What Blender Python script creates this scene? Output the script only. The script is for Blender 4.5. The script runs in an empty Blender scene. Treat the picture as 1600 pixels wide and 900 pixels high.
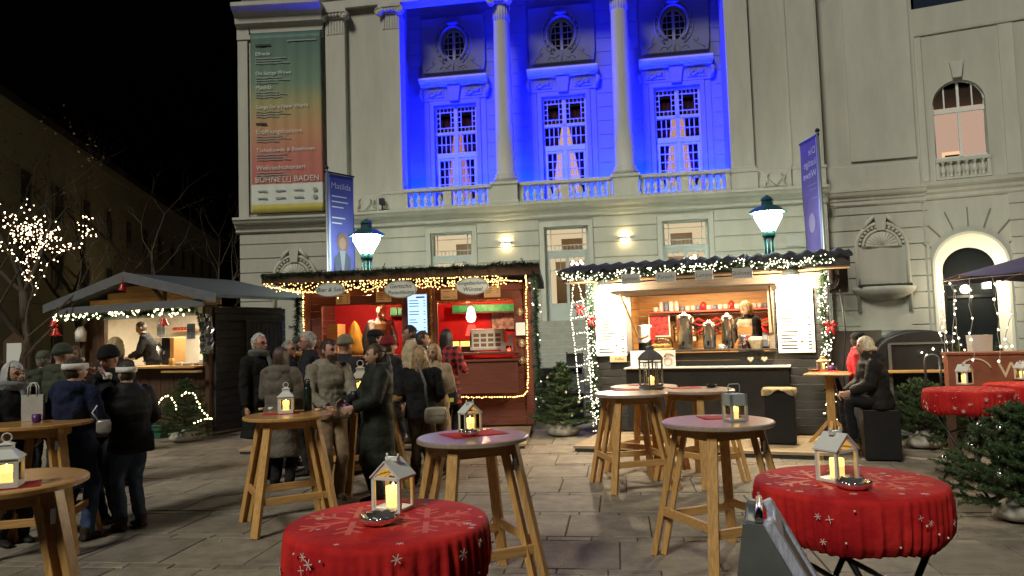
import bpy, math, random
from mathutils import Vector, Matrix, noise as mnoise
random.seed(7)
R_ = math.radians
SC = bpy.context.scene
COL = SC.collection

# ------------------------------------------------------------------ camera
FPX = 1150.0
CAM = Vector((0, 0, 1.75))
_p, _r = R_(3.5), R_(1.8)
F_ = Vector((0, math.cos(_p), math.sin(_p)))
U0_ = Vector((0, -math.sin(_p), math.cos(_p)))
R0_ = Vector((1, 0, 0))
RT_ = R0_ * math.cos(_r) - U0_ * math.sin(_r)
UP_ = U0_ * math.cos(_r) + R0_ * math.sin(_r)
cd = bpy.data.cameras.new('camera')
cam = bpy.data.objects.new('camera', cd)
COL.objects.link(cam)
cam.matrix_world = Matrix(((RT_.x, UP_.x, -F_.x, CAM.x), (RT_.y, UP_.y, -F_.y, CAM.y),
                           (RT_.z, UP_.z, -F_.z, CAM.z), (0, 0, 0, 1)))
cd.sensor_width = 36.0
cd.lens = FPX / 1600 * 36
cd.clip_start = 0.05
cd.clip_end = 1500
SC.camera = cam

# ------------------------------------------------------------------ night sky, weak far street light, exposure
W = bpy.data.worlds.new('World')
SC.world = W
W.use_nodes = True
wn = W.node_tree
bg = wn.nodes['Background']
sky = wn.nodes.new('ShaderNodeTexSky')
sky.sky_type = 'NISHITA'
sky.sun_disc = False
SUN_EL, SUN_AZ = R_(44), R_(-34)          # street lighting from up left behind the viewer
sky.sun_elevation = R_(-6)
sky.sun_rotation = R_(214)
wn.links.new(sky.outputs[0], bg.inputs[0])
bg.inputs[1].default_value = 0.12
sun = bpy.data.lights.new('sun', 'SUN')
sun.energy = 0.84
sun.angle = R_(14)
sun.color = (1.0, 0.975, 0.83)
so = bpy.data.objects.new('sun', sun)
COL.objects.link(so)
so.rotation_euler = Vector((math.sin(-SUN_AZ) * math.cos(SUN_EL), math.cos(SUN_AZ) * math.cos(SUN_EL),
                            -math.sin(SUN_EL))).to_track_quat('-Z', 'Y').to_euler()
SC.view_settings.view_transform = 'Standard'
SC.view_settings.look = 'None'
SC.view_settings.gamma = 1
SC.view_settings.exposure = 1.25
SC.render.engine = 'CYCLES'
SC.cycles.use_denoising = True
SC.cycles.max_bounces = 6
SC.cycles.diffuse_bounces = 4
SC.cycles.glossy_bounces = 3
SC.cycles.transparent_max_bounces = 12
SC.cycles.sample_clamp_indirect = 3.0
SC.cycles.caustics_reflective = False
SC.cycles.caustics_refractive = False


# ------------------------------------------------------------------ pixel helpers
def ray(x, y):
    return F_ + RT_ * ((x - 800) / FPX) + UP_ * ((450 - y) / FPX)


def ground(x, y, z=0.0):
    d = ray(x, y)
    return CAM + d * ((z - CAM.z) / d.z)


def atY(x, y, Y):
    d = ray(x, y)
    return CAM + d * (Y / d.y)


class Sec:
    """a vertical plane; local x along it, local -y outwards, z up"""
    def __init__(s, P, a):
        s.P = Vector((P[0], P[1], 0)); a = R_(a); s.a = a
        s.d = Vector((math.cos(a), math.sin(a), 0)); s.n = Vector((math.sin(a), -math.cos(a), 0))
        s.M = Matrix.Translation(s.P) @ Matrix.Rotation(a, 4, 'Z')

    def uz(s, x, y, o=0):
        d = ray(x, y); Q = s.P + s.n * o
        t = ((Q - CAM).dot(s.n)) / d.dot(s.n); Wp = CAM + d * t
        return (Wp - s.P).dot(s.d), Wp.z

    def pt(s, u, z=0, o=0):
        return s.P + s.d * u + s.n * o + Vector((0, 0, z))


# ------------------------------------------------------------------ materials
MATS = {}


def mat(name, col, rough=.6, metal=0.0, var=0.0, vscale=3.0, stretch=(1, 1, 1), rnd=0.0, bump=0.0, bscale=30.0,
        emit=None, estr=0.0, coat=0.0, spec=.4, col2=None, sheen=0.0, sub=0.0, bstretch=None):
    if name in MATS:
        return MATS[name]
    m = bpy.data.materials.new(name)
    m.use_nodes = True
    nt = m.node_tree
    N, L = nt.nodes, nt.links
    b = N['Principled BSDF']
    b.inputs['Base Color'].default_value = (*col, 1)
    b.inputs['Roughness'].default_value = rough
    b.inputs['Metallic'].default_value = metal
    b.inputs['Specular IOR Level'].default_value = spec
    if coat:
        b.inputs['Coat Weight'].default_value = coat
        b.inputs['Coat Roughness'].default_value = .15
    if sheen:
        b.inputs['Sheen Weight'].default_value = sheen
    if emit:
        b.inputs['Emission Color'].default_value = (*emit, 1)
        b.inputs['Emission Strength'].default_value = estr
    tc = None
    if var or bump:
        tc = N.new('ShaderNodeTexCoord')
        src = tc.outputs['Object']
        if rnd:                      # every piece gets its own stretch of grain
            oi0 = N.new('ShaderNodeObjectInfo'); sc0 = N.new('ShaderNodeVectorMath'); sc0.operation = 'MULTIPLY_ADD'
            sc0.inputs[1].default_value = (37, 53, 29)
            L.new(oi0.outputs['Random'], sc0.inputs[0]); L.new(tc.outputs['Object'], sc0.inputs[2]); src = sc0.outputs[0]
    out = None
    if var or col2:
        mp = N.new('ShaderNodeMapping'); mp.inputs['Scale'].default_value = stretch
        L.new(src, mp.inputs[0])
        nz = N.new('ShaderNodeTexNoise'); nz.inputs['Scale'].default_value = vscale
        nz.inputs['Detail'].default_value = 6; nz.inputs['Roughness'].default_value = .65
        L.new(mp.outputs[0], nz.inputs['Vector'])
        rp = N.new('ShaderNodeValToRGB')
        c2 = col2 or tuple(min(1, c * (1 + var)) for c in col)
        c1 = tuple(c * (1 - var) for c in col) if not col2 else col
        rp.color_ramp.elements[0].position = .32; rp.color_ramp.elements[1].position = .68
        rp.color_ramp.elements[0].color = (*c1, 1); rp.color_ramp.elements[1].color = (*c2, 1)
        L.new(nz.outputs[0], rp.inputs[0])
        out = rp.outputs[0]
    if rnd:
        oi = N.new('ShaderNodeObjectInfo')
        mr = N.new('ShaderNodeMapRange'); mr.inputs[3].default_value = 1 - rnd; mr.inputs[4].default_value = 1 + rnd
        L.new(oi.outputs['Random'], mr.inputs[0])
        mx = N.new('ShaderNodeMix'); mx.data_type = 'RGBA'; mx.blend_type = 'MULTIPLY'; mx.inputs[0].default_value = 1
        if out:
            L.new(out, mx.inputs[6])
        else:
            mx.inputs[6].default_value = (*col, 1)
        L.new(mr.outputs[0], mx.inputs[7])
        out = mx.outputs[2]
    if out:
        L.new(out, b.inputs['Base Color'])
    if bump:
        mb_ = N.new('ShaderNodeMapping'); mb_.inputs['Scale'].default_value = bstretch or stretch
        L.new(src, mb_.inputs[0])
        n2 = N.new('ShaderNodeTexNoise'); n2.inputs['Scale'].default_value = bscale; n2.inputs['Detail'].default_value = 5
        L.new(mb_.outputs[0], n2.inputs['Vector'])
        bp = N.new('ShaderNodeBump'); bp.inputs['Strength'].default_value = min(1, bump); bp.inputs['Distance'].default_value = .02
        L.new(n2.outputs[0], bp.inputs['Height']); L.new(bp.outputs[0], b.inputs['Normal'])
    MATS[name] = m
    return m


def emat(name, col, s):
    """something that gives off light"""
    if name in MATS:
        return MATS[name]
    m = bpy.data.materials.new(name); m.use_nodes = True
    nt = m.node_tree; nt.nodes.clear()
    e = nt.nodes.new('ShaderNodeEmission'); o = nt.nodes.new('ShaderNodeOutputMaterial')
    e.inputs[0].default_value = (*col, 1); e.inputs[1].default_value = s
    nt.links.new(e.outputs[0], o.inputs[0])
    MATS[name] = m
    return m


def glassmat(name, tint=(1, 1, 1), refl=.12, rough=.03):
    if name in MATS:
        return MATS[name]
    m = bpy.data.materials.new(name); m.use_nodes = True
    nt = m.node_tree; nt.nodes.clear()
    t = nt.nodes.new('ShaderNodeBsdfTransparent'); g = nt.nodes.new('ShaderNodeBsdfGlossy')
    g.inputs['Roughness'].default_value = rough
    t.inputs[0].default_value = (*tint, 1)
    mx = nt.nodes.new('ShaderNodeMixShader'); fr = nt.nodes.new('ShaderNodeLayerWeight'); fr.inputs[0].default_value = refl
    o = nt.nodes.new('ShaderNodeOutputMaterial')
    nt.links.new(fr.outputs['Fresnel'], mx.inputs[0]); nt.links.new(t.outputs[0], mx.inputs[1]); nt.links.new(g.outputs[0], mx.inputs[2])
    nt.links.new(mx.outputs[0], o.inputs[0])
    MATS[name] = m
    return m


PLASTER = mat('plaster', (.45, .435, .38), .85, var=.10, vscale=1.8, stretch=(1, 1, .2), bump=.12, bscale=14)
PLASTER2 = mat('plaster_trim', (.48, .465, .41), .8, var=.09, vscale=2.4, stretch=(1, 1, .25), bump=.1, bscale=20)
DIMWALL = mat('dimmed_loggia_plaster', (.17, .17, .21), .85, var=.05, vscale=1.2, bump=.1, bscale=14)  # plaster darkened in colour to hold back the street light in the recess
WHITEPAINT = mat('white_paint', (.70, .69, .65), .45, var=.05, vscale=6)
DIMFRAME = mat('dimmed_loggia_frame', (.36, .36, .40), .45, var=.05, vscale=6)  # white frames darkened likewise, the weaker street light put into the colour
GREYDOOR = mat('grey_door_paint', (.42, .45, .43), .45, var=.05, vscale=5)
STONE = mat('step_stone', (.30, .29, .26), .8, var=.15, vscale=5, bump=.2, bscale=40)
PAVER = mat('paver', (.225, .192, .150), .66, var=.30, vscale=4.5, rnd=.16, bump=.5, bscale=70)
MORTAR = mat('paving_bed', (.06, .054, .046), .95, var=.3, vscale=20)
PINE = mat('pine_wood', (.52, .29, .095), .45, var=.28, vscale=4, stretch=(14, 14, 1.2), rnd=.10, bump=.15, bscale=18, coat=.25)
PINEX = mat('pine_board', (.52, .29, .10), .5, var=.25, vscale=4, stretch=(1.2, 14, 14), rnd=.10, bump=.15, bscale=18)
PINETOP = mat('pine_table_top', (.50, .27, .09), .30, var=.25, vscale=4, stretch=(1.2, 16, 10), rnd=.08, bump=.05, bscale=18, coat=.5)
GREYTOP = mat('greyed_table_top', (.36, .27, .22), .34, var=.22, vscale=4, stretch=(1.2, 16, 10), rnd=.08, bump=.05, bscale=18, coat=.5)  # greyer tone than the other pine tops
DECKW = mat('deck_wood', (.36, .27, .17), .7, var=.25, vscale=4, stretch=(1.2, 14, 8), rnd=.12, bump=.25, bscale=20)
REDWOOD = mat('red_brown_wood', (.135, .040, .026), .5, var=.25, vscale=4, stretch=(1.2, 10, 14), rnd=.10, bump=.25, bscale=20)
BLACKWOOD = mat('charcoal_wood', (.034, .032, .030), .5, var=.35, vscale=4, stretch=(1.2, 10, 14), rnd=.18, bump=.3, bscale=20)
HUTWOOD = mat('dark_blue_grey_wood', (.040, .042, .050), .42, var=.3, vscale=4, stretch=(10, 1.2, 14), rnd=.15, bump=.3, bscale=20)
BROWNW = mat('dark_brown_wood', (.085, .042, .022), .55, var=.25, vscale=4, stretch=(8, 8, 1.2), rnd=.12, bump=.25, bscale=20)
GREYBOARD = mat('grey_painted_board', (.13, .135, .145), .55, var=.15, vscale=6, bump=.15, bscale=25)
ROOFFELT = mat('roof_felt', (.030, .031, .036), .75, var=.3, vscale=9, bump=.4, bscale=60)
BLACKM = mat('black_metal', (.012, .012, .013), .35, metal=.3)
DARKPL = mat('black_plastic', (.010, .010, .011), .45, var=.2, vscale=10)
STEEL = mat('steel', (.62, .61, .58), .22, metal=1.0, var=.06, vscale=8)
SILVER = mat('silver_bauble', (.8, .8, .82), .08, metal=1.0)
PAPER = mat('white_paper', (.78, .77, .73), .7, var=.03)
INKM = mat('black_ink', (.03, .028, .03), .7)
GREENPAINT = mat('lamp_green_paint', (.020, .075, .080), .4, var=.15, vscale=10)
REDM = mat('red_lacquer', (.42, .012, .012), .3, var=.1, vscale=12, coat=.3)
GLASS = glassmat('clear_glass')
WGLASS = glassmat('window_glass', (.85, .87, .9), .16)
BULB = emat('warm_bulb', (1.0, .52, .14), 4.6)
BULBW = emat('cool_white_bulb', (1.0, .88, .60), 5.0)
WIRE = mat('wire', (.015, .02, .014), .6)
NEEDLE = mat('fir_needles', (.055, .095, .034), .5, var=.45, vscale=9, rnd=.1)
NEEDLED = mat('garland_needles', (.022, .050, .022), .5, var=.4, vscale=14)
BARK = mat('bark', (.075, .055, .038), .9, var=.3, vscale=12, bump=.5, bscale=40)
CANDLE = emat('led_candle_flame', (1.0, .58, .12), 5.0)


# ------------------------------------------------------------------ mesh builder
class MB:
    def __init__(s):
        s.v, s.f, s.mi, s.sm = [], [], [], []

    def add(s, vs, fs, mi=0, sm=False):
        o = len(s.v)
        s.v.extend([tuple(q) for q in vs])
        for q in fs:
            s.f.append(tuple(i + o for i in q)); s.mi.append(mi); s.sm.append(sm)
        return s

    def box(s, x0, x1, y0, y1, z0, z1, mi=0):
        return s.add([(x0, y0, z0), (x1, y0, z0), (x1, y1, z0), (x0, y1, z0), (x0, y0, z1), (x1, y0, z1), (x1, y1, z1), (x0, y1, z1)],
                     [(0, 3, 2, 1), (4, 5, 6, 7), (0, 1, 5, 4), (1, 2, 6, 5), (2, 3, 7, 6), (3, 0, 4, 7)], mi)

    def bar(s, a, b, w, t, mi=0, side=None):
        a, b = Vector(a), Vector(b); d = (b - a).normalized()
        sd = Vector(side) if side else (Vector((0, 0, 1)).cross(d) if abs(d.z) < .95 else Vector((1, 0, 0)))
        sd = (sd - d * sd.dot(d)).normalized(); up = d.cross(sd)
        vs = []
        for q in (a, b):
            for i, j in ((-1, -1), (1, -1), (1, 1), (-1, 1)):
                vs.append(q + sd * (i * w / 2) + up * (j * t / 2))
        return s.add(vs, [(3, 2, 1, 0), (4, 5, 6, 7), (0, 1, 5, 4), (1, 2, 6, 5), (2, 3, 7, 6), (3, 0, 4, 7)], mi)

    def loft(s, rings, mi=0, sm=True, cap=True):
        n = len(rings[0]); vs = [p for r in rings for p in r]; fs = []
        for k in range(len(rings) - 1):
            for i in range(n):
                j = (i + 1) % n
                fs.append((k * n + i, k * n + j, (k + 1) * n + j, (k + 1) * n + i))
        s.add(vs, fs, mi, sm)
        if cap:
            o = len(s.v) - len(vs)
            s.f.append(tuple(o + i for i in range(n - 1, -1, -1))); s.mi.append(mi); s.sm.append(False)
            q = o + (len(rings) - 1) * n
            s.f.append(tuple(q + i for i in range(n))); s.mi.append(mi); s.sm.append(False)
        return s

    def tube(s, pts, r, n=8, mi=0, sm=True, cap=True, flat=1.0):
        pts = [Vector(p) for p in pts]; rings = []
        rr = r if isinstance(r, (list, tuple)) else [r] * len(pts)
        prev = None
        for k, p in enumerate(pts):
            d = (pts[min(k + 1, len(pts) - 1)] - pts[max(k - 1, 0)])
            d = d.normalized() if d.length > 1e-9 else Vector((0, 0, 1))
            if prev is None:
                a = Vector((1, 0, 0)) if abs(d.x) < .8 else Vector((0, 1, 0))
            else:
                a = prev
            a = a - d * a.dot(d)
            a = a.normalized() if a.length > 1e-6 else d.orthogonal().normalized()
            prev = a; b = d.cross(a)
            rings.append([p + a * (rr[k] * math.cos(2 * math.pi * i / n)) + b * (rr[k] * flat * math.sin(2 * math.pi * i / n)) for i in range(n)])
        return s.loft(rings, mi, sm, cap)

    def lathe(s, prof, n=24, c=(0, 0, 0), mi=0, sm=True, cap=True, sx=1, sy=1):
        rings = [[(c[0] + sx * r * math.cos(2 * math.pi * i / n), c[1] + sy * r * math.sin(2 * math.pi * i / n), c[2] + z) for i in range(n)] for r, z in prof]
        return s.loft(rings, mi, sm, cap)

    def prism(s, poly, y0, y1, mi=0, sm=False):
        """poly of (x, z), extruded along y"""
        return s.loft([[(x, y0, z) for x, z in poly], [(x, y1, z) for x, z in poly]], mi, sm)

    def slab(s, poly, z0, z1, mi=0, sm=False):
        return s.loft([[(x, y, z0) for x, y in poly], [(x, y, z1) for x, y in poly]], mi, sm)

    def ball(s, c, r, n=10, m=6, mi=0, sm=True):
        if not isinstance(r, (list, tuple)):
            r = (r, r, r)
        rings = []
        for k in range(m + 1):
            t = math.pi * (k / m) if 0 < k < m else (0.02 if k == 0 else math.pi - .02)
            rings.append([(c[0] + r[0] * math.sin(t) * math.cos(2 * math.pi * i / n), c[1] + r[1] * math.sin(t) * math.sin(2 * math.pi * i / n), c[2] - r[2] * math.cos(t)) for i in range(n)])
        return s.loft(rings, mi, sm)

    def octa(s, c, r, mi=0):
        x, y, z = c
        return s.add([(x + r, y, z), (x - r, y, z), (x, y + r, z), (x, y - r, z), (x, y, z + r), (x, y, z - r)],
                     [(0, 2, 4), (2, 1, 4), (1, 3, 4), (3, 0, 4), (2, 0, 5), (1, 2, 5), (3, 1, 5), (0, 3, 5)], mi, True)

    def mesh(s, name, mats):
        me = bpy.data.meshes.new(name)
        me.from_pydata(s.v, [], s.f)
        ms = mats if isinstance(mats, (list, tuple)) else [mats]
        for m in ms:
            me.materials.append(m)
        me.polygons.foreach_set('material_index', s.mi)
        me.polygons.foreach_set('use_smooth', s.sm)
        me.update()
        return me

    def build(s, name, mats, parent=None, M=None, bevel=0, stuff=False):
        return obj(name, s.mesh(name, mats), parent, M, bevel, stuff)


def obj(name, me, parent=None, M=None, bevel=0, stuff=False):
    o = bpy.data.objects.new(name, me)
    COL.objects.link(o)
    if parent:
        o.parent = parent
    if M is not None:
        o.matrix_local = M
    if bevel:
        b = o.modifiers.new('bevel', 'BEVEL'); b.width = bevel; b.segments = 2; b.limit_method = 'ANGLE'
    if stuff:
        o['kind'] = 'stuff'
    return o


def T(x, y, z):
    return Matrix.Translation((x, y, z))


def RZ(a):
    return Matrix.Rotation(a, 4, 'Z')


def thing(name, label, cat, M=None, group=None):
    o = bpy.data.objects.new(name, None)
    COL.objects.link(o)
    o.empty_display_size = .2
    if M is not None:
        o.matrix_local = M
    o['label'] = label; o['category'] = cat
    if group:
        o['group'] = group
    return o


def tag(o, label, cat, group=None):
    o['label'] = label; o['category'] = cat
    if group:
        o['group'] = group
    return o


def struct(o):
    o['kind'] = 'structure'
    return o


def copy_tree(o, parent=None):
    c = o.copy(); COL.objects.link(c)
    if parent:
        c.parent = parent
    for ch in list(o.children):
        copy_tree(ch, c)
    return c


def lamp(name, kind, loc, power, col, parent=None, r=.05, spot=None, aim=None, size=None):
    l = bpy.data.lights.new(name, kind)
    l.energy = power; l.color = col
    if kind in ('POINT', 'SPOT'):
        l.shadow_soft_size = r
    if kind == 'SPOT':
        l.spot_size = spot or R_(100); l.spot_blend = .6
    if kind == 'AREA':
        l.shape = 'RECTANGLE'; l.size, l.size_y = size or (1, .1)
    o = bpy.data.objects.new(name, l); COL.objects.link(o)
    if parent:
        o.parent = parent
    o.location = loc
    if aim:
        o.rotation_euler = Vector(aim).to_track_quat('-Z', 'Y').to_euler()
    return o


# ------------------------------------------------------------------ lettering (made first, while the scene is empty)
_TX = {}
_texts = {'Bier & Sekt': 'c', 'Gertschis': 'c', 'Punschhütte': 'c', 'Eingebackene': 'c', 'Würstel': 'c', 'BÜHNE': 'c', 'BADEN': 'c', 'Z': 'c',
          'Elfriede': 'l', 'Die lustige Witwe': 'l', 'Matilda': 'l', 'Songs for a New World': 'l', 'Eröffnungskonzert': 'l',
          'Tschaikowski & Beethoven': 'l', 'Weihnachtskonzert': 'l', 'TE': 'c', 'W': 'c', 'Die': 'l', 'lustige': 'l', 'Witwe': 'l',
          'Speisen': 'c', 'Punsch': 'c', 'Glühwein': 'c', 'Lumpo': 'c', 'Kaffee': 'c'}
_tmp = []
for _t, _al in _texts.items():
    cu = bpy.data.curves.new('lettering', 'FONT'); cu.body = _t; cu.align_x = 'CENTER' if _al == 'c' else 'LEFT'; cu.align_y = 'CENTER'
    cu.resolution_u = 3
    if _t in ('Bier & Sekt', 'Gertschis', 'Punschhütte', 'Eingebackene', 'Würstel'):
        cu.shear = .25
    _o = bpy.data.objects.new('lettering', cu); COL.objects.link(_o); _tmp.append((_t, _o))
_dg = bpy.context.evaluated_depsgraph_get()
for _t, _o in _tmp:
    _TX[_t] = bpy.data.meshes.new_from_object(_o.evaluated_get(_dg))
    bpy.data.objects.remove(_o)


def text(t, size, M, m, parent=None, name='lettering', bold=0):
    """lettering lying in local x-z, facing -y"""
    me = _TX[t].copy(); me.materials.clear(); me.materials.append(m); me.name = name
    o = bpy.data.objects.new(name, me); COL.objects.link(o)
    if parent:
        o.parent = parent
    o.matrix_local = M @ Matrix.Rotation(R_(90), 4, 'X') @ Matrix.Scale(size, 4)
    return o


def arc(cx, cz, r, a0, a1, n, rz=None):
    rz = rz or r
    return [(cx + r * math.cos(R_(a0 + (a1 - a0) * i / n)), cz + rz * math.sin(R_(a0 + (a1 - a0) * i / n))) for i in range(n + 1)]

# ================================================================== ground and paving
g = MB().add([(-300, -60, 0), (300, -60, 0), (300, 700, 0), (-300, 700, 0)], [(0, 1, 2, 3)])
struct(g.build('ground', mat('asphalt', (.055, .053, .050), .85, var=.25, vscale=3, bump=.3, bscale=60), M=T(0, 0, -.06)))
bed = struct(MB().add([(-13, -1, 0), (13, -1, 0), (13, 17.5, 0), (-13, 17.5, 0)], [(0, 1, 2, 3)]).build('pavement', MORTAR, M=T(0, 0, -.016)))
GA = -8
GO = ground(980, 769)
GS = Sec((GO.x, GO.y), GA)
PITCH, SL, SW, STW = .86, .735, .725, .125


def slabmesh(w, d, k):
    rnd = random.Random(k); b = .006
    zs = [rnd.uniform(-.002, .002) for _ in range(4)]
    lo = [(0, 0), (w, 0), (w, d), (0, d)]; hi = [(b, b), (w - b, b), (w - b, d - b), (b, d - b)]
    vs = [(x, y, -.03) for x, y in lo] + [(x, y, -.005) for x, y in lo] + [(x, y, zs[i]) for i, (x, y) in enumerate(hi)]
    fs = [(0, 1, 5, 4), (1, 2, 6, 5), (2, 3, 7, 6), (3, 0, 4, 7), (4, 5, 9, 8), (5, 6, 10, 9), (6, 7, 11, 10), (7, 4, 8, 11), (8, 9, 10, 11)]
    return vs, fs


def in_view(P):
    v = P - CAM; d = v.dot(F_)
    if d < .8:
        return False
    x = 800 + FPX * v.dot(RT_) / d; y = 450 - FPX * v.dot(UP_) / d
    return -60 < x < 1660 and y < 960


cand = {'paving_slab': [], 'strip_stone': []}
for r in range(-5, 9):
    v0 = r * PITCH
    off = (r * .37) % 1 * SL
    for c in range(-18, 18):
        u = off + c * SL
        cand['paving_slab'].append((u, v0 + .006, SW, PITCH - STW - .012, r))
    so_ = (r * .61) % 1 * .38
    for c in range(-36, 36):
        cand['strip_stone'].append((so_ + c * .38, v0 + PITCH - STW, .37, STW - .012, r))
for nm, lst in cand.items():
    protos = []
    for k in range(5):
        vs, fs = slabmesh(lst[0][2], lst[0][3], k)
        protos.append(MB().add(vs, fs).mesh(nm, PAVER))
    vis = []; rest = MB()
    for q in lst:
        P = GS.P + GS.d * (q[0] + q[2] / 2) - GS.n * (q[1] + q[3] / 2)
        if in_view(P):
            vis.append(((P - CAM).length, q))
        elif P.length < 19:
            vs, fs = slabmesh(q[2], q[3], q[4])
            rest.add([(x + q[0], y + q[1], z) for x, y, z in vs], fs)
    vis.sort(key=lambda t: t[0])
    for i, (dd, q) in enumerate(vis):
        if i < 298:
            obj(nm, protos[i % 5], bed, T(0, 0, .016) @ GS.M @ T(q[0], q[1], random.uniform(-.003, .001)))
        else:
            vs, fs = slabmesh(q[2], q[3], i)
            rest.add([(x + q[0], y + q[1], z) for x, y, z in vs], fs)
    rest.build(nm + 's_further_off', PAVER, bed, T(0, 0, .014) @ GS.M, stuff=True)

lt_ = MB(); rnd = random.Random(55)
for i in range(26):                                      # crumbs, cigarette ends and paper bits on the slabs
    q = GS.P + GS.d * rnd.uniform(-4, 4) - GS.n * rnd.uniform(-3.6, 3.5); a = rnd.uniform(0, 3.14); L = rnd.uniform(.008, .022)
    lt_.bar((q.x, q.y, .006), (q.x + L * math.cos(a), q.y + L * math.sin(a), .006), .009, .006)
o = lt_.build('litter', mat('litter_paper', (.55, .50, .42), .8)); o['kind'] = 'stuff'
tag(o, 'small paper bits and cigarette ends scattered on the paving slabs', 'litter')

# ================================================================== theatre
MS_ = Sec((0, 21), -9)
LS_ = Sec(MS_.pt(-5.55)[:2], -3)
W1_ = Sec(MS_.pt(8.62)[:2], -16)
_e = W1_.pt(2.42, 0, -.4)
W2_ = Sec(_e[:2], -23)
th = thing('theatre_building', 'cream theatre facade with columns and a blue lit balcony loggia', 'theatre', MS_.M)
I0 = MS_.M.inverted()
FM, FL, F1, F2 = Matrix(), I0 @ LS_.M, I0 @ W1_.M @ T(0, .4, 0), I0 @ W2_.M


def part(name, mb, m, M=FM, parent=None, bevel=0, stuff=False):
    return mb.build(name, m, parent or th, M if parent is None else None, bevel, stuff)


def cornice(name, M, u0, u1, prof, parent=None, ends=True):
    """prof: list of (out, z); extruded along u, closed at the wall"""
    o0 = -.02
    poly = [(-o0, prof[0][1])] + [(-o, z) for o, z in prof] + [(-o0, prof[-1][1])]
    mb = MB().loft([[(u0, y, z) for y, z in poly], [(u1, y, z) for y, z in poly]], 0, False)
    return part(name, mb, PLASTER2, M, parent)


MAINC = [(.05, 4.98), (.09, 5.02), (.09, 5.10), (.14, 5.14), (.16, 5.22), (.26, 5.26), (.30, 5.34), (.33, 5.36), (.33, 5.43)]
DOORS = [-1.74, 1.60, 4.90]
DW = .63
# solid walls behind the courses
w = MB()
edges = [-5.55] + sum([[d - DW, d + DW] for d in DOORS], []) + [8.60]
for i in range(0, len(edges), 2):
    w.box(edges[i], edges[i + 1], .02, .5, 0, 5.4)
for d in DOORS:
    w.box(d - DW, d + DW, .02, .5, 4.73, 5.4); w.box(d - DW, d + DW, .0, .5, 0, 2.05)
part('wall', w, PLASTER)
# ground-floor courses, each one slab with a recessed joint
CH = .43
zc = 2.08
while zc < 4.95:
    z1 = min(zc + CH - .028, 4.97)
    for i in range(0, len(edges), 2):
        a, b = edges[i], edges[i + 1]
        if zc < 4.85:
            a2 = a + (.14 if i > 0 else 0); b2 = b - (.14 if i < len(edges) - 2 else 0)
        part('stone_course', MB().box(a2, b2, -.014, .02, zc, z1), PLASTER, bevel=.008)
    zc += CH
cornice('cornice', FM, -5.58, 8.66, MAINC)
# ground-floor doors, three with transom lights
SILLGLOW = emat('lit_room', (1.0, .74, .42), .42)
WARMROOM = mat('room_wall', (.62, .48, .33), .8)
for k, d in enumerate(DOORS):
    fr = MB()
    for s in (-1, 1):
        fr.box(d + s * (DW - .005), d + s * (DW + .13), -.045, .1, 2.05, 4.86)
    fr.box(d - DW - .13, d + DW + .13, -.05, .1, 4.725, 4.87)
    part('door_surround', fr, PLASTER2)
    dr = part('door', MB().box(d - DW, d + DW, .10, .18, 3.96, 4.06).box(d - .045, d + .045, .09, .18, 2.05, 3.96)
              .box(d - DW, d - DW + .14, .10, .17, 2.05, 3.96).box(d + DW - .14, d + DW, .10, .17, 2.05, 3.96)
              .box(d - DW + .14, d - .045, .10, .17, 2.05, 2.55).box(d + .045, d + DW - .14, .10, .17, 2.05, 2.55)
              .box(d - DW + .14, d - .045, .10, .17, 3.84, 3.96).box(d + .045, d + DW - .14, .10, .17, 3.84, 3.96)
              .box(d - DW, d - DW + .07, .10, .17, 4.06, 4.73).box(d + DW - .07, d + DW, .10, .17, 4.06, 4.73)
              .box(d - DW + .07, d + DW - .07, .10, .17, 4.66, 4.73), GREYDOOR, bevel=.006)
    mu = MB()
    for x in (d - .45, d + .45):
        mu.box(x - .012, x + .012, .12, .15, 4.06, 4.66)
    mu.box(d - DW + .07, d + DW - .07, .12, .15, 4.19, 4.215)
    for i in range(1, 8):
        x = d - .45 + .9 * i / 8; mu.box(x - .008, x + .008, .12, .15, 4.06, 4.19)
    mu.box(d - DW + .07, d + DW - .07, .122, .148, 4.52, 4.54)
    for s in (-1, 1):
        for i in (1, 2):
            x = d + s * (.045 + .445 * i / 3); mu.box(x - .008, x + .008, .12, .15, 3.50, 3.84)
        mu.box(d + s * .268 - .2225, d + s * .268 + .2225, .12, .15, 3.48, 3.505)
    part('muntin', mu, GREYDOOR, parent=dr)
    part('pane', MB().box(d - DW + .03, d + DW - .03, .135, .14, 2.5, 4.70), WGLASS, parent=dr)
    rm = MB().box(d - 1.0, d + 1.0, 1.9, 1.95, 2.0, 5.0, 0).box(d - 1.0, d - .98, .5, 1.9, 2, 5, 1).box(d + .98, d + 1.0, .5, 1.9, 2, 5, 1)
    rm.box(d - .5, d + .5, 1.86, 1.89, 2.0, 3.9, 1).box(d - .98, d + .98, .5, 1.9, 4.98, 5.0, 1)
    rm.box(d - .30, d + .34, 1.84, 1.88, 4.1, 4.6, 1)
    part('foyer_room', rm, [SILLGLOW, WARMROOM])
    ch = MB()
    for i in range(8):
        a = i * math.pi / 4; ch.octa((d + .2 + .16 * math.cos(a), 1.2 + .16 * math.sin(a), 3.75 + .06 * (i % 2)), .045)
    part('chandelier', ch, emat('foyer_bulb', (1, .8, .5), 9))
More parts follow.
